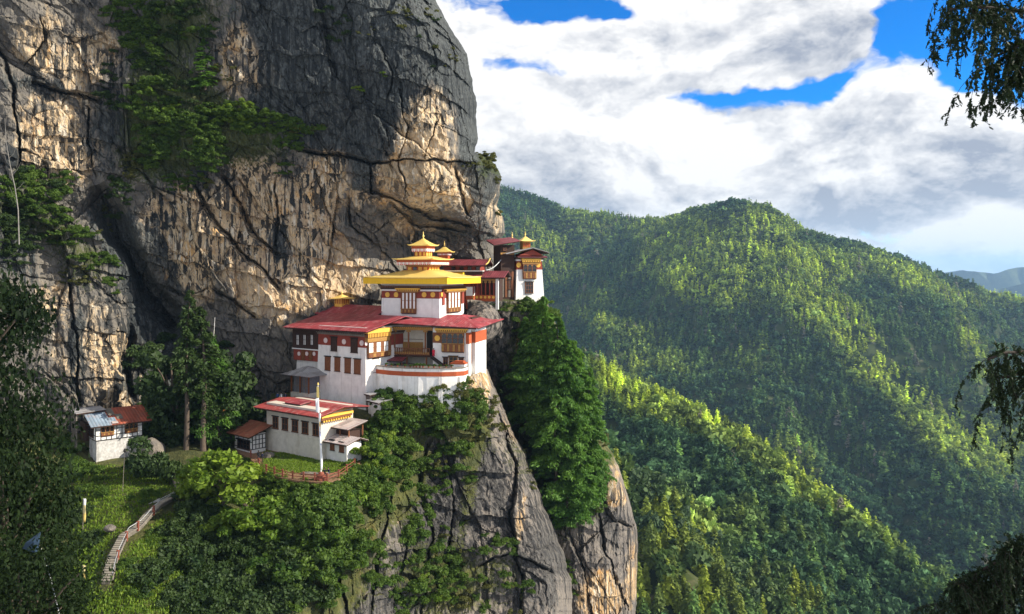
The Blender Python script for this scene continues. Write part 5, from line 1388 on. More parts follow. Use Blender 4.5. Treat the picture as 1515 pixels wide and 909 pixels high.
def terrace():
    pts = [(556, 152.8), (575, 150.6), (600, 149.0), (630, 148.2), (655, 148.2), (675, 148.8), (688, 149.8), (692.5, 151.8)]
    root = empty('terrace_wall', P(600, 600, 149), 0, 'long white retaining wall with an orange red stripe below the balcony wing', 'retaining wall')
    o3 = np.array(root.location)
    def strip(name, z0, z1, out, th, mat):
        n = 40; px = np.interp(np.linspace(0, 7, n), range(8), [p[0] for p in pts]); Y = np.interp(np.linspace(0, 7, n), range(8), [p[1] for p in pts])
        mb = MB()
        A0 = P(px, 0 * px + 500, Y - out)[:, :2]; A1 = P(px, 0 * px + 500, Y + th)[:, :2]
        for k in range(n - 1):
            q = [A0[k], A0[k + 1], A1[k + 1], A1[k]]
            mb.hexa([(p[0] - o3[0], p[1] - o3[1], z0 - o3[2]) for p in q], [(p[0] - o3[0], p[1] - o3[1], z1 - o3[2]) for p in q], mat)
        return mb.build(name, root)
    z = lambda py: (HZ - py) * 149 / FOC
    strip('wall', z(612), z(545.5), 0, .5, M_WHITE)
    strip('painted_band', z(556.5), z(550), .06, .3, M_ORANGE)
    strip('coping', z(545.5) + .004, z(544), .18, .62, M_GREYTIMBER)
    # shallow buttresses and drain holes break up the wall
    for px in (566, 592, 622, 652, 678):
        Yb = float(np.interp(px, [p[0] for p in pts], [p[1] for p in pts])); x = (px - CX) * Yb / FOC - o3[0]
        mb = MB(); mb.hexa([(x - .45, Yb - o3[1] - .55, z(612) - o3[2]), (x + .45, Yb - o3[1] - .55, z(612) - o3[2]), (x + .45, Yb - o3[1] + .1, z(612) - o3[2]), (x - .45, Yb - o3[1] + .1, z(612) - o3[2])],
                           [(x - .35, Yb - o3[1] - .10, z(558) - o3[2]), (x + .35, Yb - o3[1] - .10, z(558) - o3[2]), (x + .35, Yb - o3[1] + .1, z(558) - o3[2]), (x - .35, Yb - o3[1] + .1, z(558) - o3[2])], M_WHITE); mb.build('buttress', root)
    # paved floor
    n = len(pts); f = P([p[0] for p in pts], [500] * n, [p[1] + .3 for p in pts])[:, :2].tolist()
    f += [list(W.world(-.2, 0, 0))[:2], list(W.world(3.2, 16, 0))[:2]]
    mb = MB(); zf = z(546.2)
    mb.add([(p[0] - o3[0], p[1] - o3[1], zf - o3[2]) for p in f] + [(p[0] - o3[0], p[1] - o3[1], zf - .4 - o3[2]) for p in f], [tuple(range(len(f))), tuple(range(len(f), 2 * len(f)))[::-1]] + [(i, (i + 1) % len(f), len(f) + (i + 1) % len(f), len(f) + i) for i in range(len(f))], M_STONE)
    mb.build('paving', root)
    # the stepped red and white block at its right end
    E = empty('stepped_altar', P(684, 547, 150.6), math.radians(76), 'white stepped block with an orange red top at the right end of the terrace', 'altar')
    mb = MB(); mb.box(-.6, 1.2, -.6, 2.1, -.6, 1.0, M_WHITE2); mb.build('base', E)
    mb = MB(); mb.box(-.65, 1.25, -.65, 2.15, 1.004, 1.3, M_ORANGE); mb.box(-.3, 1.0, -.3, 1.5, 1.304, 1.6, M_ORANGE); mb.build('top', E)
    # potted plants on the parapet
    rr = random.Random(4)
    proto = None
    for i, px in enumerate((571, 579, 588, 599, 607, 612, 616, 621, 626, 634, 642, 650, 660, 668)):
        Y = float(np.interp(px, [p[0] for p in pts], [p[1] for p in pts])) + .15
        if proto is None:
            r = empty('potted_plant', (0, 0, 0), 0, 'small potted shrub standing on the terrace parapet', 'potted plant', 'potted plants along the terrace parapet')
            mb = MB(); mb.lathe([(.14, 0), (.22, .34), (.19, .36)], (0, 0, 0), M_FENCE, 10); mb.build('pot', r)
            p = obj('plant', BUSH[0], r, (0, 0, .3)); p.scale = (.36, .36, .55); proto = r
        else: r = copy_tree(proto)
        r.location = P(px, 0, Y)[0] * 1.0, Y, z(544) + .004
        r.location.x = (px - CX) * Y / FOC; r.scale = (rr.uniform(.7, 1.15),) * 3

def lower_house():
    H = Bld('lower_house', 'long cream house with five brown windows and a patched red tin roof beside the lawn', 'building', 474.5, 678, 138, 54, .012)
    yl = H.ly(393.2); xr = 7.6; zm = H.h(650.5); zt = H.h(615.5)
    H.wall(0, xr, 0, yl, -1.5, zm, M_CREAM, 'lower_wall')
    mb = MB(); mb.box(.12, xr - .1, .1, yl - .1, zm, zt + .9, simple('upper_plaster', (.60, .53, .44), .85, .12, 1.0, .1)); mb.box(-.06, xr, -.06, yl + .04, zm - .12, zm + .14, M_CREAM)
    mb.build('upper_wall', H.root)
    for a, b in ((404, 412), (417.8, 426.3), (432.5, 441.3), (447.3, 456.3), (463.2, 472)):
        u = H.ly((a + b) / 2)
        ytop = 616.5 + (a - 404) * .18; H.window('L', a, b, ytop, ytop + 17.5, .12, M_WOOD, 2, 2, M_BLACK, off=.10, deep=.12)
    xe, xri = -1.9, 3.9; ze = H.h(617, xe, -1); zr = H.h(601.5, xri, -1); y0, y1 = -1.6, H.ly(374, xe)
    H.slab_roof([[(xe, y1, ze), (xe, y0, ze), (xri, y0, zr), (xri, y1, zr)], [(xri, y1, zr), (xri, y0, zr), (xr + 2.4, y0, ze + .3), (xr + 2.4, y1, ze + .3)]], .10, T_FADED)
    # gable end
    mb = MB(); mb.prism([(-.3, ze + .1), (xr + .4, ze + .2), (xri, zr - .35)], 'y', -.3, .3, M_GOLDWOOD); mb.build('gable', H.root)
    c0 = ze - .5; mb = MB()
    for k in range(3): mb.box(-.2 - k * .1, xr - 1 + k * .1, -.35 - k * .22, .05, c0 - .9 + k * .42, c0 - .9 + k * .42 + .40, (M_DWOOD, M_WOOD, M_GOLDP)[k])
    for k in range(12): a = .1 + k * .55; mb.box(a, a + .26, -.66, -.36, c0 - .86, c0 - .55, M_GOLDP)
    mb.build('cornice', H.root)
    # raised hatch in the roof
    f = lambda x: ze + (zr - ze) * (x - xe) / (xri - xe)
    ya, yb = H.ly(452, 2), H.ly(429, 2)
    mb = MB(); mb.box(1.4, 3.2, ya + .2, yb - .2, f(1.4) - .1, f(3) + .2, M_DWOOD); mb.build('hatch_wall', H.root)
    H.slab_roof([[(.8, yb, f(.8) + .55), (.8, ya, f(.8) + .55), (3.4, ya, f(3.4) + .35), (3.4, yb, f(3.4) + .35)]], .08, T_RED, 'hatch_roof')
    # upper porch roof on the gable side
    L = Bld('porch', 'open porch with a worn red tin roof at the gable end of the cream house', 'porch', 516, 668, 138.6, 54)
    z1 = L.h(634); y1 = L.ly(478)
    L.slab_roof([[(-.9, y1, z1), (-.9, -.7, z1), (3.8, -.7, z1 + .9), (3.8, y1, z1 + .9)]], .08, T_PALE)
    for x, y in ((0, 0), (3.2, 0), (0, 2.2)):
        mb = MB(); mb.box(x - .1, x + .1, y - .1, y + .1, -1, z1 + .1, M_WOOD); mb.build('post', L.root)
    mb = MB(); mb.box(.3, 3.4, .3, y1, -1, z1 - .7, M_DWOOD); mb.build('wall', L.root)
    # whitewashed store in front of it
    S = Bld('whitewashed_store', 'low whitewashed store with two brown windows under a pale pink tin roof', 'building', 513, 682, 136, 54, .012)
    yl = S.ly(476); xr = S.rx(535); zt = S.h(656.5)
    S.wall(0, xr, 0, yl, -1.5, zt + .1, M_WHITE)
    S.window('L', 489, 494.7, 651.5, 666, 0, M_WOOD, 1, 2, M_WOOD, off=.03); S.window('L', 502.5, 508.7, 655, 669, 0, M_WOOD, 1, 2, M_WOOD, off=.03)
    z1 = zt - .05
    S.slab_roof([[(-.8, yl, z1), (-.8, -.8, z1), (2.4, -.8, z1 + .75), (2.4, yl, z1 + .75)], [(2.4, yl, z1 + .75), (2.4, -.8, z1 + .75), (xr + .9, -.8, z1 + .05), (xr + .9, yl, z1 + .05)]], .07, T_PALE)
    mb = MB(); mb.prism([(.1, zt - .1), (xr - .1, zt - .1), (2.4, z1 + .5)], 'y', .05, .3, M_GOLDWOOD)
    for k in range(5): mb.box(.5 + k * .8, .62 + k * .8, .0, .06, zt - .1, zt + .35, M_WOOD)
    mb.build('gable', S.root)
    # rusty annexe on the left
    I = Bld('half_timbered_annexe', 'small half timbered annexe with a rusty tin roof left of the cream house', 'building', 373.5, 668, 143.5, 50)
    yl = I.ly(347); xr = I.rx(393); zt = I.h(645)
    I.wall(0, xr, 0, yl, -1, zt + .2, M_WHITE)
    timber(I, 'R', 0, xr, .3, zt, 4, 3); timber(I, 'L', 0, yl, .3, zt, 4, 2)
    I.window('L', 352, 370, 651, 664, 0, M_DWOOD, 4, 2, M_GLASS)
    z1 = zt - .02
    I.slab_roof([[(-1.2, yl + .8, z1), (-1.2, -.8, z1), (3.8, -.8, z1 + 1.6), (3.8, yl + .8, z1 + 1.6)]], .08, T_RUST)
    return H

def timber(b, face, u0, u1, z0, z1, nu, nz):
    mb = MB()
    for i in range(nu + 1):
        u = u0 + (u1 - u0) * i / nu; b.fb(mb, face, max(u - .07, u0 - .04), min(u + .07, u1 + .04), z0, z1, -.02, .05, M_BLACK)
    for j in range(nz + 1):
        z = z0 + (z1 - z0) * j / nz; b.fb(mb, face, u0, u1, z - .06, z + .06, -.02, .06 , M_BLACK)
    return mb.build('timber_frame', b.root)

def left_house():
    J = Bld('half_timbered_house', 'black and white half timbered house with rust red and grey roof sheets below the cliff', 'building', 141.5, 653.3, 140, 42)
    xr = J.rx(210.5); yl = 4.6; zt = J.h(629)
    J.wall(0, xr, 0, yl, 0, zt + .2, M_WHITE)
    mb = MB(); mb.box(.1, xr - .1, .05, yl, -5.5, -.004, M_RUBBLE, .01); mb.build('foundation', J.root)
    n = 9
    mb = MB()
    for i in range(n + 1):
        u = xr * i / n; J.fb(mb, 'R', max(u - .06, 0), min(u + .06, xr), 0, .85 if 1 < i < 4 or 5 < i < 8 else zt, -.02, .05, M_BLACK)
    for z in (.06, .85): J.fb(mb, 'R', -.04, xr + .04, z - .06, z + .06, -.02, .06, M_BLACK)
    for z in (1.9,):
        for a, b in ((0, xr / n), (4 * xr / n, 6 * xr / n), (8 * xr / n, xr)): J.fb(mb, 'R', a, b, z - .05, z + .05, -.02, .055, M_BLACK)
    for u in (0, 1.5, yl - 1.4, yl): J.fb(mb, 'L', max(u - .07, -.03), min(u + .07, yl), 0, zt, -.02, .05, M_BLACK)
    for z in (.06, .9): J.fb(mb, 'L', -.03, yl, z - .06, z + .06, -.02, .06, M_BLACK)
    mb.build('timber_frame', J.root)
    for a, b, t, bo in ((149.3, 168.5, 630.5, 644.5), (184.5, 203.5, 625.5, 639.5)):
        J.bay('R', a, b, t, bo, 0, 3, 'dark', None, .18, low=.34)
    J.window('L', 131.5, 139, 632.5, 645.5, 0, M_DWOOD, 2, 2, M_GLASS)
    ze = zt - .05; ye = -1.3; yr = 4.2; zr = J.h(601.5, 6, yr); xm = 2.3; zrl = zr
    J.slab_roof([[(xm, ye, ze), (xr + 1.3, ye, ze), (xr + 1.3, yr, zr), (xm, yr, zr)]], .08, T_RUSTX, 'rust_red_roof')
    J.slab_roof([[(-1.1, ye, ze + .015), (xm, ye, ze + .015), (xm, yr, zr + .015), (-1.1, yr, zr + .015)]], .08, T_BLUE, 'grey_roof')
    J.slab_roof([[(-1.1, yr, zr), (xr + 1.0, yr, zr), (xr + 1.0, yr + 3, zr - .8), (-1.1, yr + 3, zr - .8)]], .08, T_GREY, 'rear_roof')
    # loose sheets laid over the joint, and the higher tin over the left lean-to
    mb = MB(); f = lambda y: ze + (zr - ze) * (y - ye) / (yr - ye)
    def sheet_(x0, x1, y0, y1, dz, m): mb.hexa([(x0, y0, f(y0) + dz), (x1, y0, f(y0) + dz), (x1, y1, f(y1) + dz), (x0, y1, f(y1) + dz)], [(x0, y0, f(y0) + dz + .04), (x1, y0, f(y0) + dz + .04), (x1, y1, f(y1) + dz + .04), (x0, y1, f(y1) + dz + .04)], m)
    sheet_(1.6, 3.3, -.6, .9, .05, T_BLUE); sheet_(2.5, 3.6, 1.6, 4.0, .06, M_STONE); sheet_(3.6, 4.6, .2, 1.8, .05, M_STONE); sheet_(2.4, 3.4, -1.2, -.5, .1, T_PALE)
    mb.build('loose_roof_sheet', J.root)
    J.slab_roof([[(-2.6, 2.6, zr - .1), (2.4, 2.6, zr + .1), (2.4, 6.6, zr + .25), (-2.6, 6.6, zr + .2)]], .08, T_GREY, 'lean_to_roof')
    mb = MB(); mb.box(-.6, 0, yl - .4, yl + 3, -.6, zt - .3, M_DWOOD)
    for y in (3.2, 4.2, 5.4, 6.4): mb.box(-2.3, -2.14, y, y + .14, -1.5, zr - .3, M_GREYTIMBER)
    mb.build('lean_to', J.root)
left_house(); lower_house()

def pavilion():
    p = B.world(-1.0, B.ly(455), 0)
    V = Bld('pavilion', 'small timber pavilion with a grey hipped roof between the cliff and the white block', 'pavilion', 457, 590, 154.5, 56)
    yl = V.ly(430, 0); z1 = V.h(556)
    mb = MB(); mb.box(0, 4.2, 0, yl, -3, .9, M_CREAM); mb.build('plinth', V.root)
    mb = MB(); mb.box(.5, 4, .4, yl - .3, .9, z1, simple('faded_blue_boards', (.16, .17, .19), .8, .25, 4.0)); 
    for k in range(5): mb.box(.42, .5, .6 + k * (yl - 1.2) / 5, .75 + k * (yl - 1.2) / 5, .9, z1, M_GREYTIMBER)
    mb.box(.4, .5, .4, yl - .3, 2.1, 2.25, M_GREYTIMBER); mb.build('wall', V.root)
    for y in (.15, yl * .5, yl - .15):
        mb = MB(); mb.box(-.02, .2, y - .12, y + .12, .9, z1 + .1, M_WOOD); mb.box(-.06, .24, y - .45, y + .45, z1 - .35, z1 - .1, M_GREYTIMBER); mb.build('post', V.root)
    mb = MB(); mb.hip((2.1, yl / 2, z1), (3.4, yl / 2 + 1.7), .5, 1.5, T_GREY, .0, .12, 10, 1.15); mb.build('roof', V.root)
pavilion()

def ledge_block():
    """the made ground behind the lower house on which block and pavilion stand"""
    q = [(396, 152), (430, 147), (500, 145), (552, 147), (570, 152), (560, 175), (400, 175)]
    g = P([a for a, b in q], [500] * 7, [b for a, b in q])[:, :2]
    n = 26; V, F = [], []
    ctr = g.mean(0)
    for k, (z, s) in enumerate(((-34, 1.06), (-30, 1.02), (-27.2, 1.0), (-26.3, .97), (-26.0, .8), (-25.7, .3))):
        for i in range(n):
            t = i / n * 7; a, b = g[int(t) % 7], g[(int(t) + 1) % 7]; p = ctr + (a + (b - a) * (t % 1) - ctr) * s
            V.append((p[0], p[1], z))
    V = np.array(V); V += .5 * np.stack([fbm(V * .3 + 7 * k, 3, .5, 90 + k) for k in range(3)], -1)
    F = np.array([(k * n + i, k * n + (i + 1) % n, (k + 1) * n + (i + 1) % n, (k + 1) * n + i) for k in range(5) for i in range(n)])
    z = np.zeros(len(V))
    o = obj('rock_ledge', mesh_np('rock_ledge', V, F, M_ROCK2, smooth=True, attrs=dict(tan=z + .2, dark=z + .1, moss=z + .75, streak=z, crack=z))); o['kind'] = 'structure'
    # grey rock tongue beside the wing
    bm = bmesh.new(); bmesh.ops.create_icosphere(bm, subdivisions=5, radius=1)
    V = np.array([v.co[:] for v in bm.verts]); F = np.array([[v.index for v in f.verts] for f in bm.faces]); bm.free()
    V = V * np.array([4.1, 6, 5.0]); V[:, 0] += np.where(V[:, 2] < 0, V[:, 2] * .45, 0)
    V += .8 * fbm(V * .22, 4, .5, 95)[:, None] * V / 5 + .25 * fbm(V * .9, 4, .55, 96)[:, None]
    V += P(714, 482, 170); z = np.zeros(len(V))
    o = obj('boulder', mesh_np('boulder', V, F, M_ROCK2, smooth=True, attrs=dict(tan=z + .12, dark=z + .15, moss=z, streak=z + .3, crack=z)))
    tag(o, 'smooth grey boulder bulging out at the right end of the balcony wing', 'boulder')
ledge_block()

def sheds():
    for nm, lab, pxc, pyb, Y, pl, pr, pt, roof, wall in (
            ('shed', 'small dark shed with a black sheet roof against the white retaining wall', 548, 592, 148.5, 546, 575, 584, T_GREY, M_GREYTIMBER),
            ('shed', 'small pale shed with a grey tin roof below the white retaining wall', 561, 613, 145.5, 545, 577, 596, T_GREY, M_WHITE)):
        K = Bld(nm, lab, 'shed', pxc, pyb, Y, 40)
        yl = max(K.ly(pl), 1.6); xr = max(K.rx(pr), 1.8); z1 = K.h(pt)
        K.wall(0, xr, 0, yl, -2, z1, wall)
        K.slab_roof([[(-.4, yl + .3, z1), (-.4, -.4, z1), (xr + .4, -.4, z1 + .5), (xr + .4, yl + .3, z1 + .5)]], .07, roof)
        K.window('R', pxc + 3, pxc + 8, pt + 3, pt + 9, 0, M_DWOOD, 1, 1, M_GLASS)
sheds()
terrace()
# ------------------------------------------------------------------ the lawn, its fence and the flag
M_GRASS = ground_mat('lawn_grass', (.055, .095, .018), (.095, .12, .030), (.16, .11, .055), .5)
M_PATH = ground_mat('earth_path', (.26, .15, .085), (.20, .12, .07), (.12, .10, .04), .6)
LZ = -32.62
def ground_px(px, py, z): # where the sight line at that pixel meets a level z
    Y = -z * FOC / (py - HZ); return ((px - CX) * Y / FOC, Y)
def flat(name, pts, z, mat, kind='structure', th=.0):
    bm = bmesh.new(); vs = [bm.verts.new((x, y, z)) for x, y in pts]; f = bm.faces.new(vs)
    bmesh.ops.recalc_face_normals(bm, faces=bm.faces)
    if f.normal.z < 0: bmesh.ops.reverse_faces(bm, faces=[f])
    if th:
        r = bmesh.ops.extrude_face_region(bm, geom=[f]); bmesh.ops.translate(bm, verts=[v for v in r['geom'] if isinstance(v, bmesh.types.BMVert)], vec=(0, 0, -th))
        bmesh.ops.recalc_face_normals(bm, faces=bm.faces)
    bmesh.ops.triangulate(bm, faces=bm.faces)
    me = bpy.data.meshes.new(name); bm.to_mesh(me); bm.free(); me.materials.append(mat)
    o = obj(name, me); o['kind'] = kind; return o
FENCE = [(371, 677), (383, 689), (394, 698.5), (406, 702.5), (418, 706), (433, 708.5), (449, 710), (465.6, 711.5), (484, 712), (501, 707), (513, 698.5), (524.5, 690)]
fp = [ground_px(x, y, LZ - .1) for x, y in FENCE]
edge = [ground_px(x + (x - 450) * .01, y + 1.8, LZ - .1) for x, y in FENCE]
lawn_back = [ground_px(545, 672, LZ), ground_px(500, 668, LZ), ground_px(395, 655, LZ), ground_px(345, 664, LZ), ground_px(362, 673, LZ)]
flat('earth_path', edge + lawn_back, LZ - .1, M_PATH, th=.3)
gr = [(388, 683), (400, 690), (420, 694), (445, 698), (470, 700), (492, 699), (508, 692), (518, 684), (505, 680), (474, 679), (440, 674), (398, 667)]
flat('lawn', [ground_px(x, y, LZ) for x, y in gr], LZ - .06, M_GRASS)

def grass_tufts(name, label, pts, mat, size, seed, n):
    rg = np.random.RandomState(seed); pts = np.asarray(pts)
    c = pts[rg.randint(0, len(pts), n)] + rg.normal(size=(n, 3)) * np.array([.5, .5, 0]); c[:, 2] += size * .35
    V, F = cards(c, size, rg, aspect=2.6, align=np.tile([0, 0, 1.1], (n, 1)))
    g = rg.uniform(0, 1, (n, 1)); o = obj(name, mesh_np(name, V, F, mat, colors=np.repeat(np.hstack((g, rg.uniform(.2, .9, (n, 1)), g * 0)), 4, 0))); o['kind'] = 'stuff'
    tag(o, label=label); return o
lp = []
for _ in range(400):
    a = random.Random(_); x, y = a.uniform(388, 515), a.uniform(668, 699)
    if polyline_dist(np.array([x]), np.array([y]), gr + gr[:1])[0][0] < 9 or (395 < x < 505 and 680 < y < 693): lp.append((*ground_px(x, y, LZ), LZ - .05))
grass_tufts('grass', 'short grass growing on the terrace lawn', lp, F_BRIGHT, .13, 3, 9000)

fr = empty('fence', (fp[5][0], fp[5][1], LZ - .1), 0, 'rust red post and rail fence curving round the lawn terrace', 'fence')
fo_ = Vector(fr.location)
for i, (x, y) in enumerate(fp):
    mb = MB(); mb.box(x - .11 - fo_.x, x + .11 - fo_.x, y - .11 - fo_.y, y + .11 - fo_.y, -.1, 1.15, M_FENCE); mb.box(x - .15 - fo_.x, x + .15 - fo_.x, y - .15 - fo_.y, y + .15 - fo_.y, 1.154, 1.24, M_FENCE); mb.build('post', fr)
for z in (.45, .92):
    for i in range(len(fp) - 1):
        a, b = Vector((*fp[i], 0)) - fo_, Vector((*fp[i + 1], 0)) - fo_
        mb = MB(); mb.tube([(a.x, a.y, z), (b.x, b.y, z)], .055, M_FENCE, 4); mb.build('rail', fr)

FLY = simple('faded_yellow_cloth', (.66, .50, .16), .8, .12, 2.0)
def flagpole():
    X, Y = ground_px(475, 709, LZ); zt = (HZ - 569) * Y / FOC - LZ
    xt = (470.5 - CX) * Y / FOC - X
    r = empty('flagpole', (X, Y, LZ - .1), 0, 'tall prayer flag pole with a long white cloth on a red base', 'flagpole')
    mb = MB(); mb.lathe([(.95, 0), (.95, .35), (.7, .36), (.7, .75), (.45, .76), (.42, 1.1), (.2, 1.25)], (0, 0, 0), M_FENCE, 12); mb.build('base', r)
    mb = MB(); mb.tube([(xt * t, 0, 1.1 + (zt - 1.1) * t) for t in (0, .3, .6, 1)], [.09, .08, .07, .05], M_PANE, 8); mb.build('pole', r)
    # the long cloth, laced to the pole and moved by the wind
    rg = np.random.RandomState(8); n = 44; V = []
    for k in range(n):
        t = k / (n - 1); z = 1.6 + (zt - 3.6) * t; x0 = xt * (z / zt)
        for w in (0, .33, .66, 1):
            wd = .24 + .10 * math.sin(t * 9) + (.22 if t > .8 else 0)
            V.append((x0 + .05 + w * wd * (1 if t < .8 else -1) * .9, -.11 - .16 * math.sin(t * 17 + w * 3) * w - .05 * w, z - w * .12))
    F = [(k * 4 + j, k * 4 + j + 1, (k + 1) * 4 + j + 1, (k + 1) * 4 + j) for k in range(n - 1) for j in range(3)]
    mi_ = [1 if 26 <= k <= 28 else (2 if 20 <= k <= 22 or k == 15 else 0) for k in range(n - 1) for j in range(3)]
    me = mesh_np('cloth', np.array(V), np.array(F), mats=[simple('white_flag_cloth', (.80, .80, .80), .8, .06, 2.0), M_YELLOW, simple('blue_flag_print', (.18, .22, .42), .8, .3, 4.0)], midx=mi_, smooth=True)
    c = obj('cloth', me, r); md = c.modifiers.new('thick', 'SOLIDIFY'); md.thickness = .02
    mb = MB(); mb.hexa([(xt - .2, -.1, zt - 1.9), (xt + .2, -.12, zt - 2.0), (xt + .2, -.06, zt - 2.0), (xt - .2, -.06, zt - 1.9)], [(xt - .18, -.1, zt - .2), (xt + .12, -.12, zt - .3), (xt + .12, -.06, zt - .3), (xt - .18, -.06, zt - .2)], FLY); mb.build('top_banner', r)
    mb = MB(); mb.lathe([(.06, 0), (.16, .12), (.1, .3), (.02, .5)], (xt, 0, zt - .05), M_GOLD, 8); mb.build('finial', r)
flagpole()

# ------------------------------------------------------------------ the stone stair
STAIR = [(157.5, 866, 102.6), (160.5, 851, 104.4), (166.5, 830, 107), (176, 811, 109.8), (183, 797, 112), (203, 785, 114.2), (217, 768, 117.2), (234, 752, 120.6), (255, 741, 124)]
WID = [15, 15, 14.5, 13, 12, 10.5, 11.5, 9.5, 8.5]
def staircase():
    pc = P([a for a, b, c in STAIR], [b for a, b, c in STAIR], [c for a, b, c in STAIR]) + np.array([0, 0, .55])
    root = empty('stone_staircase', pc[4], 0, 'long stone staircase climbing the grassy slope on the left', 'staircase'); o = Vector(pc[4])
    L = np.r_[0, np.cumsum(np.linalg.norm(np.diff(pc[:, :2], axis=0), axis=1))]; n = 46
    land = [14, 24, 28, 34]
    u = np.linspace(0, L[-1], n + 1)
    X = np.interp(u, L, pc[:, 0]); Y = np.interp(u, L, pc[:, 1]); Z = np.interp(u, L, pc[:, 2]); Wd = np.interp(u, L, [w * c / FOC for w, (a, b, c) in zip(WID, STAIR)])
    mb = MB(); lm = MB(); side = []
    rg = random.Random(3)
    for k in range(n):
        d = Vector((X[k + 1] - X[k], Y[k + 1] - Y[k], 0)).normalized(); s = Vector((1, 0, 0)) * .9 + Vector((-d.y, d.x, 0)) * -.35; s.normalize(); w = Wd[k] / 2 * rg.uniform(.96, 1.04)
        a, b = Vector((X[k], Y[k], 0)), Vector((X[k + 1], Y[k + 1], 0)) + d * .05
        z = Z[k]
        q = [a - s * w, a + s * w, b + s * w, b - s * w]
        t = lm if k in land else mb
        t.hexa([(p.x - o.x, p.y - o.y, z - .45 - o.z) for p in q], [(p.x - o.x, p.y - o.y, z + (.07 if k % 2 else .0) - o.z) for p in q], M_STONE if k not in land else M_PALESTONE)
        t.hexa([(p.x - o.x - d.x * .04, p.y - o.y - d.y * .04, z + .071 - .09 - o.z) for p in q], [(p.x - o.x - d.x * .04, p.y - o.y - d.y * .04, z + .075 - o.z + .0) for p in q], M_PALESTONE)
        side.append((a + s * (w + .12), z))
    mb.build('step', root); lm.build('landing', root)
    mb = MB(); mb.tube([(p.x - o.x, p.y - o.y, z + .1 - o.z) for p, z in side], .09, M_GREYTIMBER, 6); mb.build('kerb', root)
    mb = MB(); mb.tube([(p.x - o.x, p.y - o.y, z + .95 - o.z) for p, z in side], .035, M_METAL, 6); mb.build('handrail', root)
    for k in (9, 18, 24, 33):
        p, z = side[k]; mb = MB(); mb.box(p.x - .13 - o.x, p.x + .13 - o.x, p.y - .13 - o.y, p.y + .13 - o.y, z - .3 - o.z, z + .95 - o.z, M_FENCE); mb.box(p.x - .17 - o.x, p.x + .17 - o.x, p.y - .17 - o.y, p.y + .17 - o.y, z + .954 - o.z, z + 1.05 - o.z, M_FENCE); mb.build('post', root)
    # the upper flight in the shade of the big bush
    pts = [(270, 726, 127.5), (264, 712, 130.5), (257, 701, 134)]
    pc = P([a for a, b, c in pts], [b for a, b, c in pts], [c for a, b, c in pts]) + np.array([0, 0, .5])
    r2 = empty('upper_steps', pc[0], 0, 'short dark flight of stone steps beside the big round bush', 'steps'); mb = MB()
    for k in range(15):
        t = k / 14 * 2; p = pc[int(min(t, 1))] + (pc[int(min(t, 1)) + 1] - pc[int(min(t, 1))]) * (t - int(min(t, 1))) - pc[0]
        mb.box(p[0] - .95, p[0] + .95, p[1], p[1] + .5, p[2] - .8, p[2], M_STONE)
    mb.build('step', r2)
M_PALESTONE = simple('pale_step_stone', (.27, .24, .19), .9, .25, 2.5, .4)
staircase()

# low dry stone wall along the grass path above the stair
pts = [(228, 757, 121.2), (255, 741, 124.4), (262, 734, 126)]
pw = P(*[np.array(v, float) for v in zip(*[(170, 768, 120), (200, 760, 121.5), (235, 747, 123.6), (262, 735, 126)])])
mb = MB()
for k in range(3):
    a, b = pw[k], pw[k + 1]; mb.hexa([(a[0], a[1], a[2] - 1), (b[0], b[1], b[2] - 1), (b[0], b[1] + .6, b[2] - 1), (a[0], a[1] + .6, a[2] - 1)], [(a[0], a[1] + .15, a[2] + .5), (b[0], b[1] + .15, b[2] + .9), (b[0], b[1] + .6, b[2] + .9), (a[0], a[1] + .6, a[2] + .5)], M_RUBBLE)
tag(mb.build('stone_wall'), 'low dry stone wall half grown over with grass above the staircase', 'wall')

def thin_pole(name, label, cat, base, top, r, mat, extra=None):
    b, t = P(*base), P(*top)
    o = empty(name, b, 0, label, cat)
    mb = MB(); mb.tube([(0, 0, -.6), tuple((t - b) * .5), tuple(t - b)], [r, r * .9, r * .75], mat, 7); mb.build('pole', o)
    if extra: extra(o, Vector(t - b))
    return o
def lamp_head(o, t):
    mb = MB(); mb.tube([tuple(t), (t.x + .9, t.y - .1, t.z - .35), (t.x + 1.9, t.y - .1, t.z - .75)], .025, M_GREYTIMBER, 6); mb.build('arm', o)
    mb = MB(); mb.lathe([(.05, .35), (.16, .22), (.22, 0), (.16, -.2), (.06, -.3)], tuple(t), M_BLACK, 10); mb.build('lamp_head', o)
thin_pole('lamp_post', 'thin lamp post with a bracket arm in front of the rubble wall', 'lamp post', (181.5, 722, 126.5), (184.5, 667, 126.5), .045, M_GREYTIMBER, lamp_head)
def banner(cols):
    def f(o, t):
        V, n = [], 12
        for k in range(n):
            z = t.z * (.12 + .86 * k / (n - 1)); x = t.x * z / t.z
            for w in (0, .5, 1): V.append((x + .05 + w * .36, -.06 - .09 * math.sin(k * .9 + w * 2) * w, z - .05 * w))
        F = [(k * 3 + j, k * 3 + j + 1, k * 3 + 4 + j, k * 3 + 3 + j) for k in range(n - 1) for j in range(2)]
        c = obj('cloth', mesh_np('cloth', np.array(V), np.array(F), mats=cols, midx=[min(int(k / (n - 1) * len(cols)), len(cols) - 1) for k in range(n - 1) for j in range(2)], smooth=True), o)
        c.modifiers.new('thick', 'SOLIDIFY').thickness = .02
    return f
FL = [simple('pale_yellow_cloth', (.62, .46, .14), .8, .15, 2.0), simple('washed_yellow_cloth', (.66, .54, .26), .8, .15, 2.0), M_PANE]
thin_pole('prayer_flag', 'upright yellow and white prayer flag on the grass beside the dark tree', 'prayer flag', (122.5, 777, 112), (123, 737, 112), .05, M_GREYTIMBER, banner(FL))
thin_pole('prayer_flag', 'short yellow prayer flag low on the slope left of the bottom step', 'prayer flag', (121.5, 862, 100.5), (122, 836, 100.5), .05, M_GREYTIMBER, banner(FL[:2]))

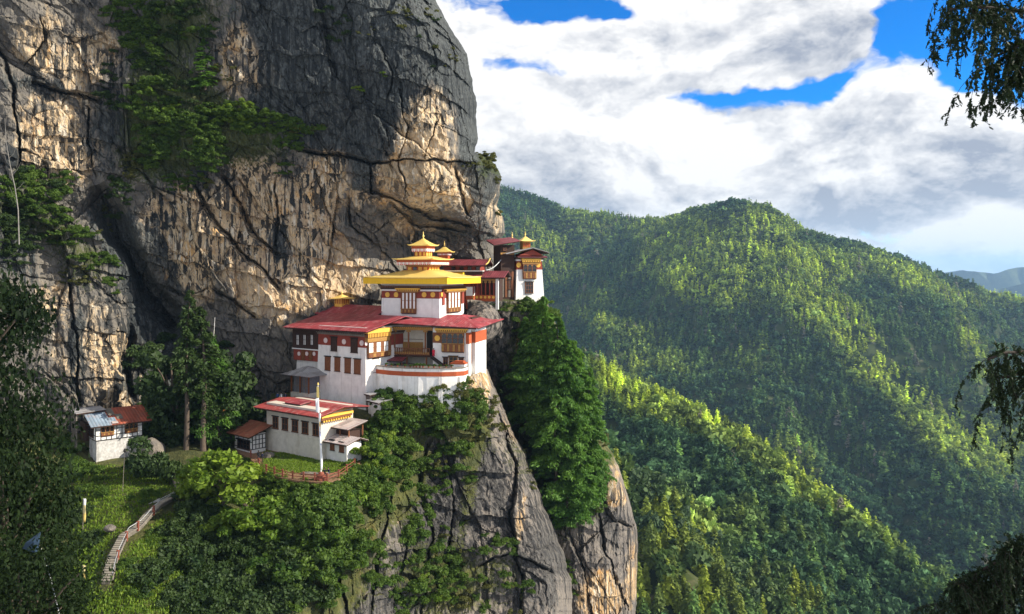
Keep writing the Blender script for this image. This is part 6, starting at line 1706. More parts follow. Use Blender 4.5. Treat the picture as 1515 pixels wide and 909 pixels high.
def flag_string(name, label, a, b, sag, n, cols):
    pa, pb = Vector(P(*a)), Vector(P(*b)); o = empty(name, pa, 0, label, 'prayer flags'); d = pb - pa
    pt = lambda t: (d.x * t, d.y * t, d.z * t - sag * 4 * t * (1 - t))
    mb = MB(); mb.tube([pt(k / 16) for k in range(17)], .025, M_PANE, 4); mb.build('cord', o)
    for k in range(n):
        t = (k + .5) / n; x, y, z = pt(t); x2, y2, z2 = pt(t + .6 / n); mb = MB()
        mb.hexa([(x, y, z - .55), (x2, y2 - .08, z2 - .6), (x2, y2 - .05, z2 - .6), (x, y + .03, z - .55)], [(x, y, z), (x2, y2, z2), (x2, y2 + .03, z2), (x, y + .03, z)], cols[k % len(cols)]); mb.build('flag', o)
M_OFLAG = simple('orange_flag', (.72, .22, .06), .8, .1, 2.0)
flag_string('prayer_flags', 'string of faded orange prayer flags hung between the pines', (314, 593, 146), (340, 597, 148), 1.2, 6, [M_OFLAG, M_OFLAG, M_REDCLOTH])
flag_string('prayer_flags', 'string of pale prayer flags hanging up in the pine', (318, 470, 152), (312, 560, 148), .3, 9, [M_PANE, FL[1], M_PANE])

mb = MB(); pa, pb = P(719.5, 399.8, 177), P(741.5, 384, 184)
mb.tube([tuple(pa + (pb - pa) * t + np.array([0, 0, -1.1 * 4 * t * (1 - t) * .5])) for t in np.linspace(0, 1, 9)], .10, M_METAL, 6)
tag(mb.build('water_pipe'), 'white water pipe sloping down the dark rock beside the gallery roof', 'pipe')

# ------------------------------------------------------------------ people
M_SKIN = simple('skin', (.42, .24, .15), .6, .05, 3.0)
M_HAIR = simple('black_hair', (.012, .010, .009), .5, .1, 8.0)
def cloth(n, c): return simple(n, c, .85, .15, 5.0)
CL = dict(navy=cloth('navy_cloth', (.018, .022, .045)), black=cloth('black_cloth', (.015, .015, .017)), blue=cloth('blue_cloth', (.03, .07, .16)), grey=cloth('grey_cloth', (.30, .31, .33)), red=cloth('crimson_robe', (.62, .02, .05)), maroon=cloth('maroon_robe', (.30, .02, .03)))
def person(loc, rz, pose, top, legs, label, h=1.7):
    k = h / 1.7
    if pose == 'sit':
        J = dict(pelvis=(0, 0, .28), waist=(0, .02, .45), chest=(0, 0, .70), neck=(0, -.02, .88), head=(0, -.05, 1.04), crown=(0, -.04, 1.15))
        for s, e in (('l', 1), ('r', -1)):
            J.update({'hip' + s: (.10 * e, -.02, .26), 'knee' + s: (.17 * e, -.40, .50), 'ankle' + s: (.15 * e, -.50, .09), 'toe' + s: (.16 * e, -.68, .05),
                      'sho' + s: (.19 * e, 0, .80), 'elb' + s: (.27 * e, -.14, .56), 'wri' + s: (.17 * e, -.36, .55), 'fin' + s: (.14 * e, -.46, .53)})
    else:
        a = .10 if pose == 'stand' else .20
        J = dict(pelvis=(0, 0, .93), waist=(0, .01, 1.08), chest=(0, 0, 1.30), neck=(0, -.01, 1.47), head=(0, -.03, 1.58), crown=(0, -.02, 1.68))
        for s, e in (('l', 1), ('r', -1)):
            J.update({'hip' + s: (.09 * e, 0, .90), 'knee' + s: (.10 * e, -.02 - a * .5 * e, .50), 'ankle' + s: (.10 * e, .04 - a * e, .09), 'toe' + s: (.12 * e, -.13 - a * e, .04),
                      'sho' + s: (.19 * e, 0, 1.40), 'elb' + s: (.26 * e, .04 + a * .4 * e, 1.14), 'wri' + s: (.25 * e, -.10 + a * .5 * e, .92), 'fin' + s: (.24 * e, -.14 + a * .5 * e, .82)})
    R = dict(pelvis=.135, waist=.125, chest=.15, neck=.055, head=.095, crown=.07, hip=.085, knee=.06, ankle=.042, toe=.035, sho=.07, elb=.047, wri=.033, fin=.025)
    E = [('pelvis', 'waist'), ('waist', 'chest'), ('chest', 'neck'), ('neck', 'head'), ('head', 'crown')]
    for s in 'lr': E += [('pelvis', 'hip' + s), ('hip' + s, 'knee' + s), ('knee' + s, 'ankle' + s), ('ankle' + s, 'toe' + s), ('chest', 'sho' + s), ('sho' + s, 'elb' + s), ('elb' + s, 'wri' + s), ('wri' + s, 'fin' + s)]
    names = list(J); me = bpy.data.meshes.new('person'); me.from_pydata([J[n] for n in names], [(names.index(a), names.index(b)) for a, b in E], [])
    o = bpy.data.objects.new('person', me); COL.objects.link(o)
    o.modifiers.new('skin', 'SKIN'); ss_ = o.modifiers.new('smooth', 'SUBSURF'); ss_.levels = ss_.render_levels = 1
    for i, n in enumerate(names):
        r = R.get(n, R.get(n[:-1], .05)); me.skin_vertices[0].data[i].radius = (r, r * (.75 if n in ('chest', 'waist', 'pelvis') else 1))
    me.skin_vertices[0].data[0].use_root = True
    dg = bpy.context.evaluated_depsgraph_get(); m2 = bpy.data.meshes.new_from_object(o.evaluated_get(dg)); m2.name = 'person'
    bpy.data.objects.remove(o); bpy.data.meshes.remove(me)
    for m in (top, legs, M_SKIN, M_BLACK): m2.materials.append(m)
    hz, hd = J['pelvis'][2], J['neck'][2]
    for p in m2.polygons:
        c = p.center; p.use_smooth = True
        dw = min((c - Vector(J['fin' + s])).length for s in 'lr')
        p.material_index = 2 if c.z > hd or dw < .09 else (3 if c.z < .1 and pose != 'x' else (1 if (c.z < hz - .02 or (pose == 'sit' and c.y < -.16 and c.z < .5)) else 0))
    b = obj('person', m2, None, loc); b.rotation_euler = (0, 0, rz); b.scale = (k, k, k)
    tag(b, label, 'person')
    # hair as a cap over the skull, and a loose coat or robe
    hm = MB(); hc = J['head']; prof = [(.02, .135), (.075, .12), (.112, .07), (.118, .01), (.10, -.05)]
    hm.lathe(prof[::-1], (hc[0], hc[1] + .022, hc[2] + .03), M_HAIR, 12); hm.build('hair', b, True)
    if pose != 'sit':
        w = J['waist']; hm = MB(); long_ = top in (CL['red'], CL['maroon'])
        hm.lathe([(.23 if long_ else .20, -.75 if long_ else -.22), (.20, -.1), (.175, .1), (.20, .27), (.13, .38)], (0, 0, w[2]), top, 14); hm.build('robe' if long_ else 'jacket', b, True)
    return b
gx = lambda px, py: (*ground_px(px, py, LZ - .08), LZ - .08)
person(gx(382.5, 682), .5, 'stand', CL['black'], CL['navy'], 'person in black standing by the rusty annexe at the end of the fence', 1.75)
person(gx(388, 683.5), -.6, 'stand', CL['navy'], CL['black'], 'person in a navy jacket standing beside the boulder on the lawn edge', 1.68)
person(gx(480, 704), .4, 'sit', CL['black'], CL['black'], 'person in black sitting next to the flagpole base', 1.9)
person(gx(486, 703.5), -.5, 'sit', CL['navy'], CL['grey'], 'person in navy with grey trousers sitting inside the fence', 1.9)
person(Vector(W.stair_top), .3, 'walk', CL['red'], CL['maroon'], 'person in a crimson robe at the top of the balcony stair', 1.75)
for px, c, l, lab in ((410.5, 'blue', 'navy', 'person in blue standing behind the ridge of the lower red roof'), (416, 'grey', 'navy', 'person in grey standing between two others behind the lower red roof'), (422, 'navy', 'black', 'person in navy standing next to the pavilion behind the lower roof')):
    Y = 153; zf = -25.0
    person(((px - CX) * Y / FOC, Y, zf), .2, 'stand', CL[c], CL[l], lab)

# small rocks at the lawn
rg = np.random.RandomState(9)
def rock(px, py, Y, s, label, seed):
    bm = bmesh.new(); bmesh.ops.create_icosphere(bm, subdivisions=3, radius=1); V = np.array([v.co[:] for v in bm.verts]); F = np.array([[v.index for v in f.verts] for f in bm.faces]); bm.free()
    V = V * (1 + .35 * fbm(V * 1.1 + seed, 3, .5, seed)[:, None]) * np.array(s); z = np.zeros(len(V))
    o = obj('boulder', mesh_np('boulder', V, F, M_ROCK2, smooth=True, attrs=dict(tan=z + .2, dark=z + .1, moss=z + .1, streak=z, crack=z)), None, P(px, py, Y)); tag(o, label, 'boulder')
rock(397, 674, 140, (1.0, .8, .6), 'grey boulder at the left end of the lawn by the house wall', 1)
rock(458, 701, 128.8, (1.6, .5, .35), 'long flat rock on the lawn left of the flagpole', 2)
rock(225, 668, 143, (2.4, 1.6, 2.4), 'dark grey boulder at the right end of the rubble foundation', 3)
rock(163, 782, 113.5, (.9, .8, .5), 'mossy grey boulder in the grass left of the staircase', 4)
# ------------------------------------------------------------------ trees, shrubs and grass near by
SHRUBS = []
def plant_shrubs(sheetname, areas, label, group, seed, cat='shrub', sink=.25):
    """areas: (px, py, rx, ry, count, size range in metres, mesh list)"""
    rr = random.Random(seed)
    for (cx, cy, rx, ry, cnt, s0, s1, lst) in areas:
        for _ in range(cnt):
            a, q = rr.uniform(0, 6.283), math.sqrt(rr.random())
            p, nn = on_sheet(sheetname, cx + rx * q * math.cos(a), cy + ry * q * math.sin(a))
            s = rr.uniform(s0, s1)
            SHRUBS.append((p - Vector((0, 0, s * sink)) + nn * s * .15, (rr.uniform(-.2, .2), rr.uniform(-.2, .2), rr.uniform(0, 6.283)),
                           (s * rr.uniform(.85, 1.2), s * rr.uniform(.85, 1.2), s * rr.uniform(.8, 1.15)), rr.choice(lst), label, group))
def grow_shrubs(limit=290):
    """the largest in the picture as single plants, the small rest as one undergrowth"""
    def size(t):
        p = t[0]; px, py = CX + FOC * p.x / p.y, HZ - FOC * p.z / p.y
        return -1 if px < -10 or py > 920 or py < -10 else t[2][0] / p.y
    S = sorted(SHRUBS, key=size, reverse=True)
    for (p, r, s, me, label, group) in S[:limit]:
        o = obj('shrub', me, None, p); o.rotation_euler = r; o.scale = s; tag(o, label, 'shrub', group)
    from mathutils import Euler
    Vs, Fs, Cs, Mi, mats, k = [], [], [], [], [], 0
    cache = {}
    for (p, r, s, me, label, group) in S[limit:]:
        if me.name not in cache:
            n = len(me.vertices); v = np.empty(n * 3, np.float32); me.vertices.foreach_get('co', v)
            c = np.empty(n * 4, np.float32); me.attributes['tint'].data.foreach_get('color', c)
            cache[me.name] = (v.reshape(-1, 3), c.reshape(-1, 4)[:, :3])
        v, c = cache[me.name]
        M = np.array(Euler(r).to_matrix()); W = (v * np.array(s)) @ M.T + np.array(p)
        if me.materials[0] not in mats: mats.append(me.materials[0])
        c = c.copy(); c[:, 0] = np.clip(c[:, 0] + random.Random(k).uniform(-.25, .25), 0, 1)
        Vs.append(W); Cs.append(c); nf = len(v) // 4
        Fs.append(np.arange(nf * 4).reshape(-1, 4) + k); Mi.append(np.full(nf, mats.index(me.materials[0]))); k += len(v)
    o = obj('undergrowth', mesh_np('undergrowth', np.concatenate(Vs), np.concatenate(Fs), mats=mats, midx=np.concatenate(Mi), colors=np.concatenate(Cs))); o['kind'] = 'stuff'
    tag(o, label='low green undergrowth between the larger shrubs on the crags and slopes')
mixB = BUSH + BUSH_D[:1]; mixG = BUSH + BUSH_B[:1]
plant_shrubs('cliff', [(190, 20, 36, 26, 40, .7, 1.7, BUSH), (215, 75, 30, 50, 46, .7, 1.8, mixB), (270, 30, 60, 34, 40, .7, 1.6, BUSH_D + BUSH[:2]), (230, 160, 34, 50, 60, .8, 2.0, mixG), (275, 140, 30, 30, 24, .7, 1.5, BUSH_D), (285, 185, 40, 24, 46, .8, 1.9, BUSH),
                       (340, 165, 44, 16, 46, .8, 1.9, mixG), (390, 182, 50, 15, 46, .7, 1.7, mixG), (450, 188, 34, 7, 30, .5, 1.2, BUSH_O + BUSH), (310, 225, 26, 26, 34, .7, 1.7, BUSH), (240, 225, 34, 26, 34, .7, 1.7, mixB), (430, 212, 24, 14, 20, .5, 1.2, BUSH),
                       (275, 268, 40, 14, 24, .5, 1.2, BUSH_O + BUSH), (180, 290, 20, 34, 18, .5, 1.2, BUSH_D), (165, 120, 20, 50, 18, .5, 1.2, BUSH_D), (330, 110, 20, 20, 12, .5, 1.1, BUSH_O), (200, 245, 16, 22, 14, .5, 1.2, BUSH_O)],
             'dense green shrub rooted on the ledges of the upper left cliff', 'shrubs on the ledges of the upper left cliff', 1, sink=.5)
plant_shrubs('cliff', [(40, 285, 56, 30, 50, .8, 2.0, mixB), (80, 320, 30, 16, 24, .7, 1.6, BUSH), (100, 350, 34, 14, 30, .6, 1.5, BUSH + BUSH_O), (140, 388, 34, 12, 26, .5, 1.3, BUSH), (20, 350, 40, 40, 30, .9, 2.0, BUSH_D), (110, 410, 24, 18, 12, .5, 1.1, BUSH_O), (155, 330, 12, 30, 10, .4, .9, BUSH_O), (165, 420, 16, 16, 12, .5, 1.1, BUSH), (90, 270, 20, 14, 12, .5, 1.2, BUSH)],
             'green shrub on the sloping ledge at the far left of the cliff', 'shrubs on the sloping ledge at the left of the cliff', 2)
plant_shrubs('cliff', [(722, 240, 13, 12, 9, .8, 1.5, BUSH_O), (734, 262, 5, 16, 4, .7, 1.1, BUSH_O), (690, 243, 20, 5, 6, .5, .9, BUSH_O), (738, 318, 5, 6, 3, .6, 1.0, BUSH_O)],
             'yellowish shrub growing on the jutting ledge of the cliff nose', 'shrubs on the jutting ledge of the cliff nose', 3)
plant_shrubs('cliff', [(535, 132, 10, 6, 3, .6, 1.1, BUSH_B), (545, 48, 14, 6, 3, .5, .9, BUSH_O), (570, 110, 6, 5, 2, .4, .7, BUSH_B), (430, 250, 12, 10, 4, .6, 1.2, BUSH), (610, 30, 30, 20, 6, .6, 1.3, BUSH_O), (660, 80, 20, 30, 5, .5, 1.0, BUSH_O), (640, 60, 30, 40, 5, .5, 1.1, BUSH_D), (470, 40, 60, 30, 8, .5, 1.1, BUSH_D)],
             'small tuft of leaves growing out of the dark cliff face', 'tufts on the dark cliff face', 4)
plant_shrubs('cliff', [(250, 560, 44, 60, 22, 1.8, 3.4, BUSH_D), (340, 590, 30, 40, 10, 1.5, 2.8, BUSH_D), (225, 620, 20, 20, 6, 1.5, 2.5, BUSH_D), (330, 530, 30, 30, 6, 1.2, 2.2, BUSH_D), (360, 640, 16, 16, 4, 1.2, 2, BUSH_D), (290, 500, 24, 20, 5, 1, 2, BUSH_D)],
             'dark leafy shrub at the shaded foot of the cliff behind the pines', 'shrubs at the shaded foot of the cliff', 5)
plant_shrubs('rock_spur', [(600, 600, 40, 24, 24, 1.3, 2.6, BUSH), (650, 605, 50, 30, 26, 1.3, 2.6, BUSH + BUSH_O), (700, 610, 36, 26, 16, 1.0, 2.2, BUSH_O + BUSH), (645, 566, 46, 7, 26, 1.0, 2.0, BUSH), (600, 582, 44, 8, 30, .7, 1.5, BUSH + BUSH_O), (660, 585, 50, 14, 24, .9, 1.8, mixG), (690, 590, 30, 14, 10, .9, 1.7, BUSH + BUSH_O), (560, 640, 26, 30, 20, 1.2, 2.4, BUSH), (590, 645, 30, 40, 18, 1.2, 2.2, BUSH), (660, 650, 26, 36, 14, 1.2, 2.4, BUSH)],
             'leafy green shrub spilling over the rock below the retaining wall', 'shrubs below the retaining wall', 6)
plant_shrubs('rock_spur', [(550, 690, 34, 30, 26, 1.2, 2.4, mixG), (590, 690, 26, 40, 14, 1.0, 2.0, BUSH + BUSH_B[:1]), (520, 730, 40, 30, 24, 1.2, 2.6, mixG), (470, 750, 50, 30, 26, 1.4, 2.8, mixG), (400, 732, 60, 10, 22, .8, 1.6, mixG), (450, 722, 70, 5, 22, .6, 1.1, mixG), (490, 800, 50, 50, 36, 1.5, 3.0, BUSH), (420, 800, 60, 60, 40, 1.6, 3.2, mixB), (450, 860, 50, 40, 26, 1.5, 3.0, BUSH_D + BUSH[:2]), (560, 740, 20, 24, 8, .9, 1.8, BUSH)],
             'green shrub packed on the steep bank below the lawn fence', 'shrubs on the bank below the fence', 7)
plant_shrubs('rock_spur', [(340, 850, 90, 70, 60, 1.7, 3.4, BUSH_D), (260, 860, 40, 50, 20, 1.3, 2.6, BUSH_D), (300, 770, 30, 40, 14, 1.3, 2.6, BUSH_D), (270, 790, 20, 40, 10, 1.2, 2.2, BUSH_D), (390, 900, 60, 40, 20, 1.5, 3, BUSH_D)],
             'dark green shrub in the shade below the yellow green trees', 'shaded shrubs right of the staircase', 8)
plant_shrubs('rock_spur', [(620, 740, 18, 50, 12, .8, 1.8, BUSH), (640, 690, 40, 20, 14, .8, 1.7, BUSH + BUSH_O), (610, 780, 24, 40, 14, .8, 1.7, BUSH), (700, 880, 50, 30, 16, .7, 1.5, BUSH + BUSH_O), (680, 800, 40, 30, 10, .5, 1.1, BUSH_O + BUSH), (640, 850, 46, 40, 26, 1.0, 2.2, mixG), (590, 870, 40, 40, 18, .9, 1.9, BUSH), (740, 810, 36, 16, 10, .6, 1.4, BUSH), (760, 880, 26, 40, 10, .6, 1.4, BUSH + BUSH_O), (720, 640, 30, 20, 8, .6, 1.3, BUSH_O), (690, 690, 14, 40, 6, .5, 1.1, BUSH), (780, 700, 10, 40, 6, .5, 1.0, BUSH_O), (550, 820, 16, 50, 9, .7, 1.5, BUSH), (660, 700, 12, 40, 6, .6, 1.2, BUSH)],
             'green shrub clinging to the bare grey rock of the lower crag', 'shrubs on the lower crag', 9)
plant_shrubs('rock_pillar', [(750, 590, 26, 40, 18, 1.2, 2.4, BUSH_D), (790, 640, 30, 50, 18, 1.4, 2.6, BUSH_D), (850, 740, 34, 34, 24, 1.2, 2.4, BUSH), (800, 458, 40, 12, 34, .9, 1.9, BUSH), (790, 480, 34, 20, 24, 1.0, 2.0, BUSH), (725, 455, 30, 6, 12, .5, 1.0, BUSH_D + BUSH), (890, 655, 14, 20, 6, .7, 1.4, BUSH_O), (850, 850, 14, 50, 8, .7, 1.5, BUSH), (820, 780, 16, 40, 8, .8, 1.6, BUSH_D)],
             'green shrub in the cleft below the cliff tower', 'shrubs in the cleft below the tower', 10)
plant_shrubs('rock_spur', [(120, 700, 30, 26, 14, 1.0, 2.0, BUSH), (150, 720, 24, 20, 8, .7, 1.5, BUSH), (215, 740, 30, 12, 8, .5, 1.1, BUSH), (110, 760, 24, 20, 8, .9, 1.8, BUSH_D), (140, 800, 10, 24, 5, .7, 1.4, BUSH_D), (100, 660, 24, 16, 8, .9, 1.7, BUSH), (230, 800, 14, 20, 6, .5, 1.0, BUSH), (200, 860, 26, 30, 9, .6, 1.2, BUSH)],
             'low green shrub on the grassy slope around the staircase', 'shrubs on the grassy slope', 12)

rr = random.Random(77)
for k in range(90):                                    # the hedge just outside the fence
    t = rr.uniform(0, len(FENCE) - 1.01); i = int(t); x = FENCE[i][0] + (FENCE[i + 1][0] - FENCE[i][0]) * (t - i); y = FENCE[i][1] + (FENCE[i + 1][1] - FENCE[i][1]) * (t - i)
    gx_, gy_ = ground_px(450 + (x - 450) * 1.02, y + rr.uniform(2.5, 5), LZ - .6); s = rr.uniform(.7, 1.15)
    SHRUBS.append((Vector((gx_, gy_, LZ - 1.05)), (0, 0, rr.uniform(0, 6)), (s * 1.3, s * 1.3, s), rr.choice(BUSH + BUSH_B[:2]), 'low shrub in the hedge along the outside of the red fence', 'hedge shrubs along the red fence'))
grow_shrubs()

def named_bush(px, py, Y, s, lst, k, label, name='bush'):
    o = obj(name, lst[k % len(lst)], None, P(px, py, Y)); o.scale = s; o.rotation_euler = (0, 0, k * 1.3); tag(o, label, 'bush')
big = bush_mesh('bush', 300, F_DARK, 4200, .085, 16)
named_bush(231, 716, 133, (4.6, 4.0, 5.6), [big], 0, 'big round dark bush right of the lamp post')
bri = bush_mesh('bush', 301, F_BRIGHT, 3600, .085, 14)

# slope grass
gp = []
for x in range(110, 270, 3):
    for y in range(690, 909, 3):
        if polyline_dist(np.array([float(x)]), np.array([float(y)]), [(a, b) for a, b, c in STAIR])[0][0] > 13: gp.append(on_sheet('rock_spur', x + (y % 2), y)[0][:])
grass_tufts('meadow_grass', 'bright green grass on the slope around the staircase', gp, F_BRIGHT, .17, 6, 26000)

def tree(name, meshes, loc, h, label, group=None, rz=0.0, lean=0.0, wide=1.0):
    t = empty(name, loc, rz, label, 'tree', group)
    t.scale = (h * wide, h * wide, h); t.rotation_euler = (0, lean, rz)
    obj('trunk', meshes[0], t); obj('crown', meshes[1], t); return t
PINE = [conifer_meshes('pine', 400 + s, F_PINE, 120, 190, (.27, .33, .24)[s], .06, .26, .0125) for s in range(3)]
THIN = [conifer_meshes('pine', 410 + s, F_DARK, 90, 70, .16, .38, .30, .011) for s in range(2)]
for i, (px, pyt, pyb, Y, lab) in enumerate((
        (802, 440, 650, 176, 'tallest feathery pine, straight below the cliff tower'), (838, 500, 668, 172, 'broad drooping pine right of the tallest one in the cleft'), (868, 545, 700, 172, 'outermost drooping pine at the right edge of the cleft'),
        (778, 470, 640, 180, 'dark pine nearest the orange rock face below the tower'), (790, 452, 600, 177, 'feathery pine with its tip just under the cliff tower'), (822, 470, 640, 174, 'full crowned pine right of the tower foot'), (852, 505, 660, 173, 'full crowned pine at the top right of the cleft'), (822, 585, 745, 168, 'low pine in front of the tall ones in the cleft'), (858, 622, 770, 167, 'lowest pine hanging over the bare crag'),
        (840, 660, 780, 166, 'short pine at the foot of the cleft beside the dark gully'), (880, 600, 740, 173, 'slim pine against the valley at the right of the cleft'), (812, 500, 690, 178, 'shaded pine behind the tall ones in the cleft'))):
    b = P(px, pyb, Y); h = (pyb - pyt) * Y / FOC
    tree('pine_tree', PINE[i % 3], b, h, lab, None, i * 1.7, 0, (.95, 1.1, 1.1, .85, 1.2, 1.25, 1.15, 1.2, 1.25, 1.25, .8, 1.0)[i])
# pair of bare-stemmed pines below the cliff
tree('pine_tree', THIN[0], P(275, 672, 143), (672 - 430) * 143 / FOC, 'tall bare stemmed pine with a flat topped crown, left of the pair', None, .3)
tree('pine_tree', THIN[1], P(302, 672, 143.5), (672 - 455) * 143.5 / FOC, 'bare stemmed pine with a fuller crown, right of the pair', None, 2.3, 0, 1.25)
tree('pine_tree', PINE[1], P(318, 660, 148), (660 - 500) * 148 / FOC, 'bushy pine close behind the bare stemmed pair', None, 4.0, 0, .9)
for i, (px, pyt, pyb, lab) in enumerate(((305, 55, 130, 'dark layered pine growing on the high cliff ledge'),)):
    q, _ = on_sheet('cliff', px, pyb); tree('pine_tree', PINE[2], q - Vector((0, .5, .5)), (pyb - pyt) * q.y / FOC, lab, None, 1.0, 0, 1.6)
DKB = [broadleaf_meshes('oak', 520 + s, F_DARK, 5000, .03, .36, .2, 20) for s in range(2)]
for i, (px, pyt, pyb, Y, lab, wd) in enumerate(((252, 500, 690, 153, 'dark leafy tree in the shade left of the bare stemmed pines', .8), (345, 520, 680, 152, 'dark leafy tree between the pines and the rusty annexe', .9), (262, 555, 680, 150, 'low dark tree behind the bare stemmed pines', 1.1), (325, 580, 672, 147, 'small dark tree beside the orange prayer flags', 1.1), (243, 595, 690, 152, 'dark tree close to the right end of the timbered house', .8))):
    tree('broadleaf_tree', DKB[i % 2], P(px, pyb, Y), (pyb - pyt) * Y / FOC, lab, None, i * 1.3, 0, wd)
# yellow green trees on the bank
BRO = [broadleaf_meshes('ash', 500 + s, F_BRIGHT, 2600, .045, .36, .25, 18) for s in range(2)]
for i, (px, pyt, pyb, Y, lab, wd) in enumerate(((335, 668, 770, 122, 'fresh green tree with a rounded crown left of the lawn fence', 1.25), (372, 720, 800, 119.5, 'yellow green tree just below the fence corner', 1.2), (300, 680, 770, 124, 'darker leafy tree above the shaded bank', 1.1), (410, 735, 810, 121, 'light green tree on the bank below the lawn', 1.2))):
    tree('broadleaf_tree', BRO[i % 2], P(px, pyb, Y), (pyb - pyt) * Y / FOC, lab, None, i * 2.1, 0, wd)
named_bush(325, 790, 119, (3.4, 3.0, 3.4), [bri], 0, 'bright yellow green bush in the middle of the left bank')
named_bush(573, 655, 141, (1.6, 1.5, 1.7), [bri], 1, 'small yellow flowering bush on the bank right of the whitewashed store')

# the big dark tree at the left, close to the viewer
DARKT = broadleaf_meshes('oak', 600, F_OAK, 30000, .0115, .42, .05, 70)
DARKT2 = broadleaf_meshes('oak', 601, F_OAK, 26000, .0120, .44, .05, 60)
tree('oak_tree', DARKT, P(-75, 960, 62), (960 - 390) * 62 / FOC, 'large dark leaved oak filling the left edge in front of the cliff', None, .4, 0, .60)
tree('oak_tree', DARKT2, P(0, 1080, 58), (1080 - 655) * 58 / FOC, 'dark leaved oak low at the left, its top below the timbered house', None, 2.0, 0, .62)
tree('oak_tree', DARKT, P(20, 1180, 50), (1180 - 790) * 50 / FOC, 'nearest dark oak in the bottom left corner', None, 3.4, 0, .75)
thin_pole('bare_pole', 'thin leaning white pole among the dark leaves at lower left', 'pole', (90, 905, 52), (61, 812, 52), .04, M_METAL)
mb = MB(); q = P(46, 806, 51)
mb.hexa([(q[0] - .55, q[1], q[2] - .25), (q[0] + .3, q[1] - .1, q[2] - .5), (q[0] + .35, q[1] + .2, q[2] - .45), (q[0] - .5, q[1] + .3, q[2] - .2)], [(q[0] - .4, q[1] + .05, q[2] + .1), (q[0] + .15, q[1], q[2] + .25), (q[0] + .5, q[1] + .2, q[2] + .75), (q[0] - .3, q[1] + .25, q[2] + .15)], M_BLUE)
tag(mb.build('tarpaulin'), 'crumpled blue tarpaulin caught among the dark leaves at lower left', 'tarpaulin')
sp0, sp1 = P(28, 345, 96), P(8, 175, 96); rg = random.Random(6)
sap = empty('dead_sapling', sp0, 0, 'slender dead whitish sapling against the cliff at the far left', 'tree'); M_BLEACH = simple('bleached_wood', (.24, .22, .19), .9, .3, 3.0)
d_ = Vector(sp1 - sp0); mb = MB(); mb.tube([tuple(d_ * t + Vector((.25 * math.sin(t * 6), 0, 0))) for t in (-.1, .2, .4, .6, .8, 1)], [.07, .06, .05, .04, .03, .015], M_BLEACH, 5); mb.build('trunk', sap)
mb = MB()
for k in range(9):
    t = .3 + .07 * k; b_ = d_ * t + Vector((.25 * math.sin(t * 6), 0, 0)); s_ = 1 if k % 2 else -1
    mb.tube([tuple(b_), tuple(b_ + Vector((s_ * .5, .1, .5))), tuple(b_ + Vector((s_ * rg.uniform(.7, 1.2), .2, rg.uniform(.9, 1.7))))], [.022, .016, .008], M_BLEACH, 4)
mb.build('branch', sap)

# weeping cypress close to the camera on the right: its trunk stands outside the picture
def cypress(base, h, boughs, label, seed):
    rg = np.random.RandomState(seed); t = empty('weeping_cypress', base, 0, label, 'tree'); o = Vector(base)
    zs = np.linspace(0, 1, 9); mb = MB(); mb.tube([(.12 * math.sin(z * 5), .1 * math.cos(z * 4), z * h) for z in zs], .30 * (1 - zs * .75), M_DBARK, 9); mb.build('trunk', t, True)
    C, A = [], []
    for (pts, nhang, hl0, hl1) in boughs:
        Q = np.array([P(*p) for p in pts]) - np.array(o)
        L = np.r_[0, np.cumsum(np.linalg.norm(np.diff(Q, axis=0), axis=1))]
        uu = np.linspace(0, L[-1], 14); path = np.stack([np.interp(uu, L, Q[:, k]) for k in range(3)], -1)
        mb = MB(); mb.tube(path.tolist(), .05 * (1 - .8 * uu / L[-1]) + .006, M_DBARK, 6); mb.build('limb', t, True)
        tw = MB()
        for _ in range(nhang):
            u = rg.uniform(.02, 1) ** .8 * L[-1]; p = np.array([np.interp(u, L, Q[:, k]) for k in range(3)])
            hl = rg.uniform(hl0, hl1); out = np.array([rg.normal() * .26, rg.normal() * .35, -.02]) * (.4 + hl)
            m = 6; pp = np.array([p + out * math.sin(k / m * 1.5) + np.array([0, 0, -hl * (k / m) ** 1.4]) for k in range(m + 1)])
            tw.tube([tuple(v) for v in pp], .004, M_DBARK, 3)
            for q in range(int(5 + hl * 13)):
                tq = rg.uniform(.12, 1) * m; b_ = np.array([np.interp(tq, range(m + 1), pp[:, k]) for k in range(3)])
                dd = np.array([rg.normal(), rg.normal(), -1.1 - abs(rg.normal())]); dd *= rg.uniform(.05, .17) / np.linalg.norm(dd)
                n = 13; w = rg.uniform(0, 1, n)[:, None]
                C.append(b_ + dd * w + np.array([0, 0, -.04]) * w ** 2 + rg.normal(size=(n, 3)) * .007); A.append(np.tile(dd / np.linalg.norm(dd), (n, 1)) + rg.normal(size=(n, 3)) * .35)
        for _ in range(nhang):                              # short sprays standing up along the limb
            u = rg.uniform(.02, 1) * L[-1]; p = np.array([np.interp(u, L, Q[:, k]) for k in range(3)])
            dd = np.array([rg.normal() * .7, rg.normal() * .5, rg.uniform(.1, 1.0)]); dd *= rg.uniform(.08, .34) / np.linalg.norm(dd)
            n = 26; w = rg.uniform(0, 1, n)[:, None]
            C.append(p + dd * w + np.array([0, 0, -.10]) * w ** 2 + rg.normal(size=(n, 3)) * .014); A.append(np.tile(dd / np.linalg.norm(dd), (n, 1)) + rg.normal(size=(n, 3)) * .5)
        tw.build('twigs', t)
    C, A = np.concatenate(C), np.concatenate(A)
    V, F = cards(C, .024, rg, aspect=3.0, align=A); n = len(C)
    obj('crown', mesh_np('crown', V, F, F_CYP, colors=np.repeat(np.stack((rg.uniform(0, 1, n), rg.uniform(.1, .9, n), np.zeros(n)), -1), 4, 0)), t)
YB = 12.0
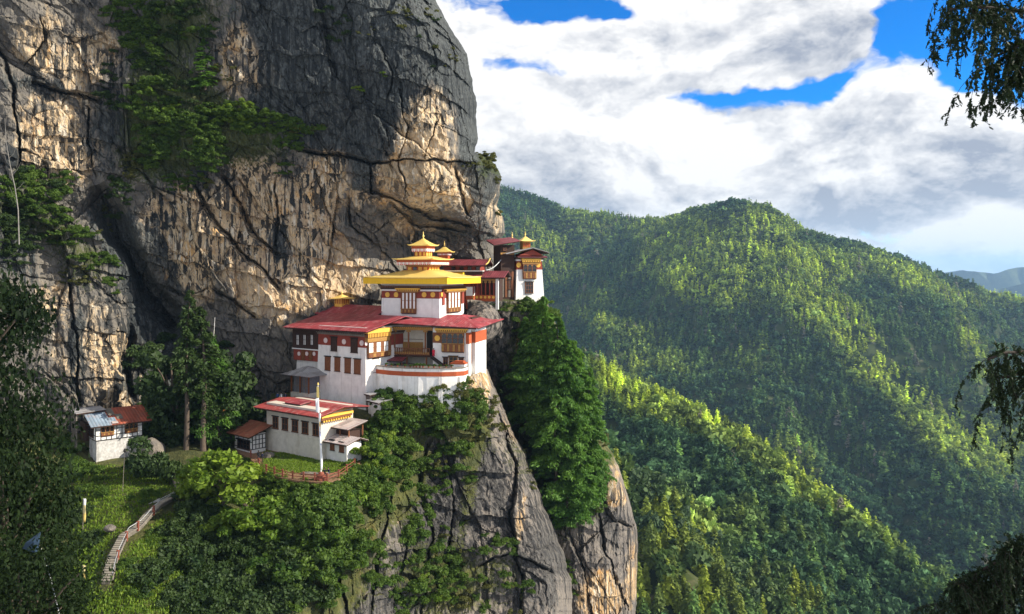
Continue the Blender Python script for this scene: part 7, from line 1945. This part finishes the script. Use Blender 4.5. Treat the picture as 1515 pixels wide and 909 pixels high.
cypress(P(1880, 1500, YB), 24, [
    ([(1860, -60, YB), (1640, 5, YB), (1510, 18, YB), (1440, 8, YB - .3), (1405, 14, YB - .5)], 95, .25, 1.0),
    ([(1860, -160, YB + .4), (1600, -90, YB + .4), (1440, -50, YB), (1412, -28, YB)], 85, .4, 1.25),
    ([(1860, -40, YB + .3), (1620, 40, YB + .3), (1520, 62, YB), (1455, 92, YB - .2)], 75, .25, .9), ([(1860, 20, YB), (1600, 90, YB), (1520, 105, YB), (1475, 128, YB)], 80, .15, .62),
    ([(1860, 400, YB), (1640, 490, YB), (1540, 520, YB), (1480, 522, YB - .3), (1462, 532, YB - .4)], 70, .35, 1.25), ([(1860, 440, YB + .3), (1600, 520, YB + .3), (1520, 552, YB), (1475, 560, YB)], 65, .35, 1.2)],
    'weeping cypress whose dark drooping boughs hang in from the right', 21)
cypress(P(1700, 1700, 15), 10, [
    ([(1700, 760, 15), (1560, 800, 15), (1480, 830, 15), (1410, 865, 14.6)], 120, .3, 1.2), ([(1700, 830, 15.4), (1540, 850, 15.2), (1440, 880, 15), (1392, 895, 15)], 130, .3, 1.2), ([(1700, 730, 14.6), (1560, 780, 14.6), (1480, 815, 14.6)], 110, .3, 1.0),
    ([(1700, 900, 15), (1560, 905, 15), (1440, 925, 15), (1370, 925, 15)], 120, .3, .9)],
    'dark cypress top rising from the bottom right corner', 22)
# ------------------------------------------------------------------ the air
def haze():
    bm = bmesh.new(); bmesh.ops.create_cube(bm, size=1.0)
    me = bpy.data.meshes.new("haze"); bm.to_mesh(me); bm.free()
    m = bpy.data.materials.new('valley_air'); m.use_nodes = True; t = m.node_tree; t.nodes.clear(); N = NT(t)
    v = N.n('ShaderNodeVolumePrincipled'); v.inputs['Color'].default_value = (.43, .69, 1.0, 1); v.inputs['Density'].default_value = HAZE_DENSITY; v.inputs['Anisotropy'].default_value = .2
    o = N.n('ShaderNodeOutputMaterial'); t.links.new(v.outputs[0], o.inputs['Volume'])
    me.materials.append(m)
    h = obj("haze", me); h.scale = (44000, 23600, 3600); h.location = (9000, 11500, -1450); h['kind'] = 'stuff'
    tag(h, label="thin blue air filling the valley")
HAZE_DENSITY = .000055
haze()
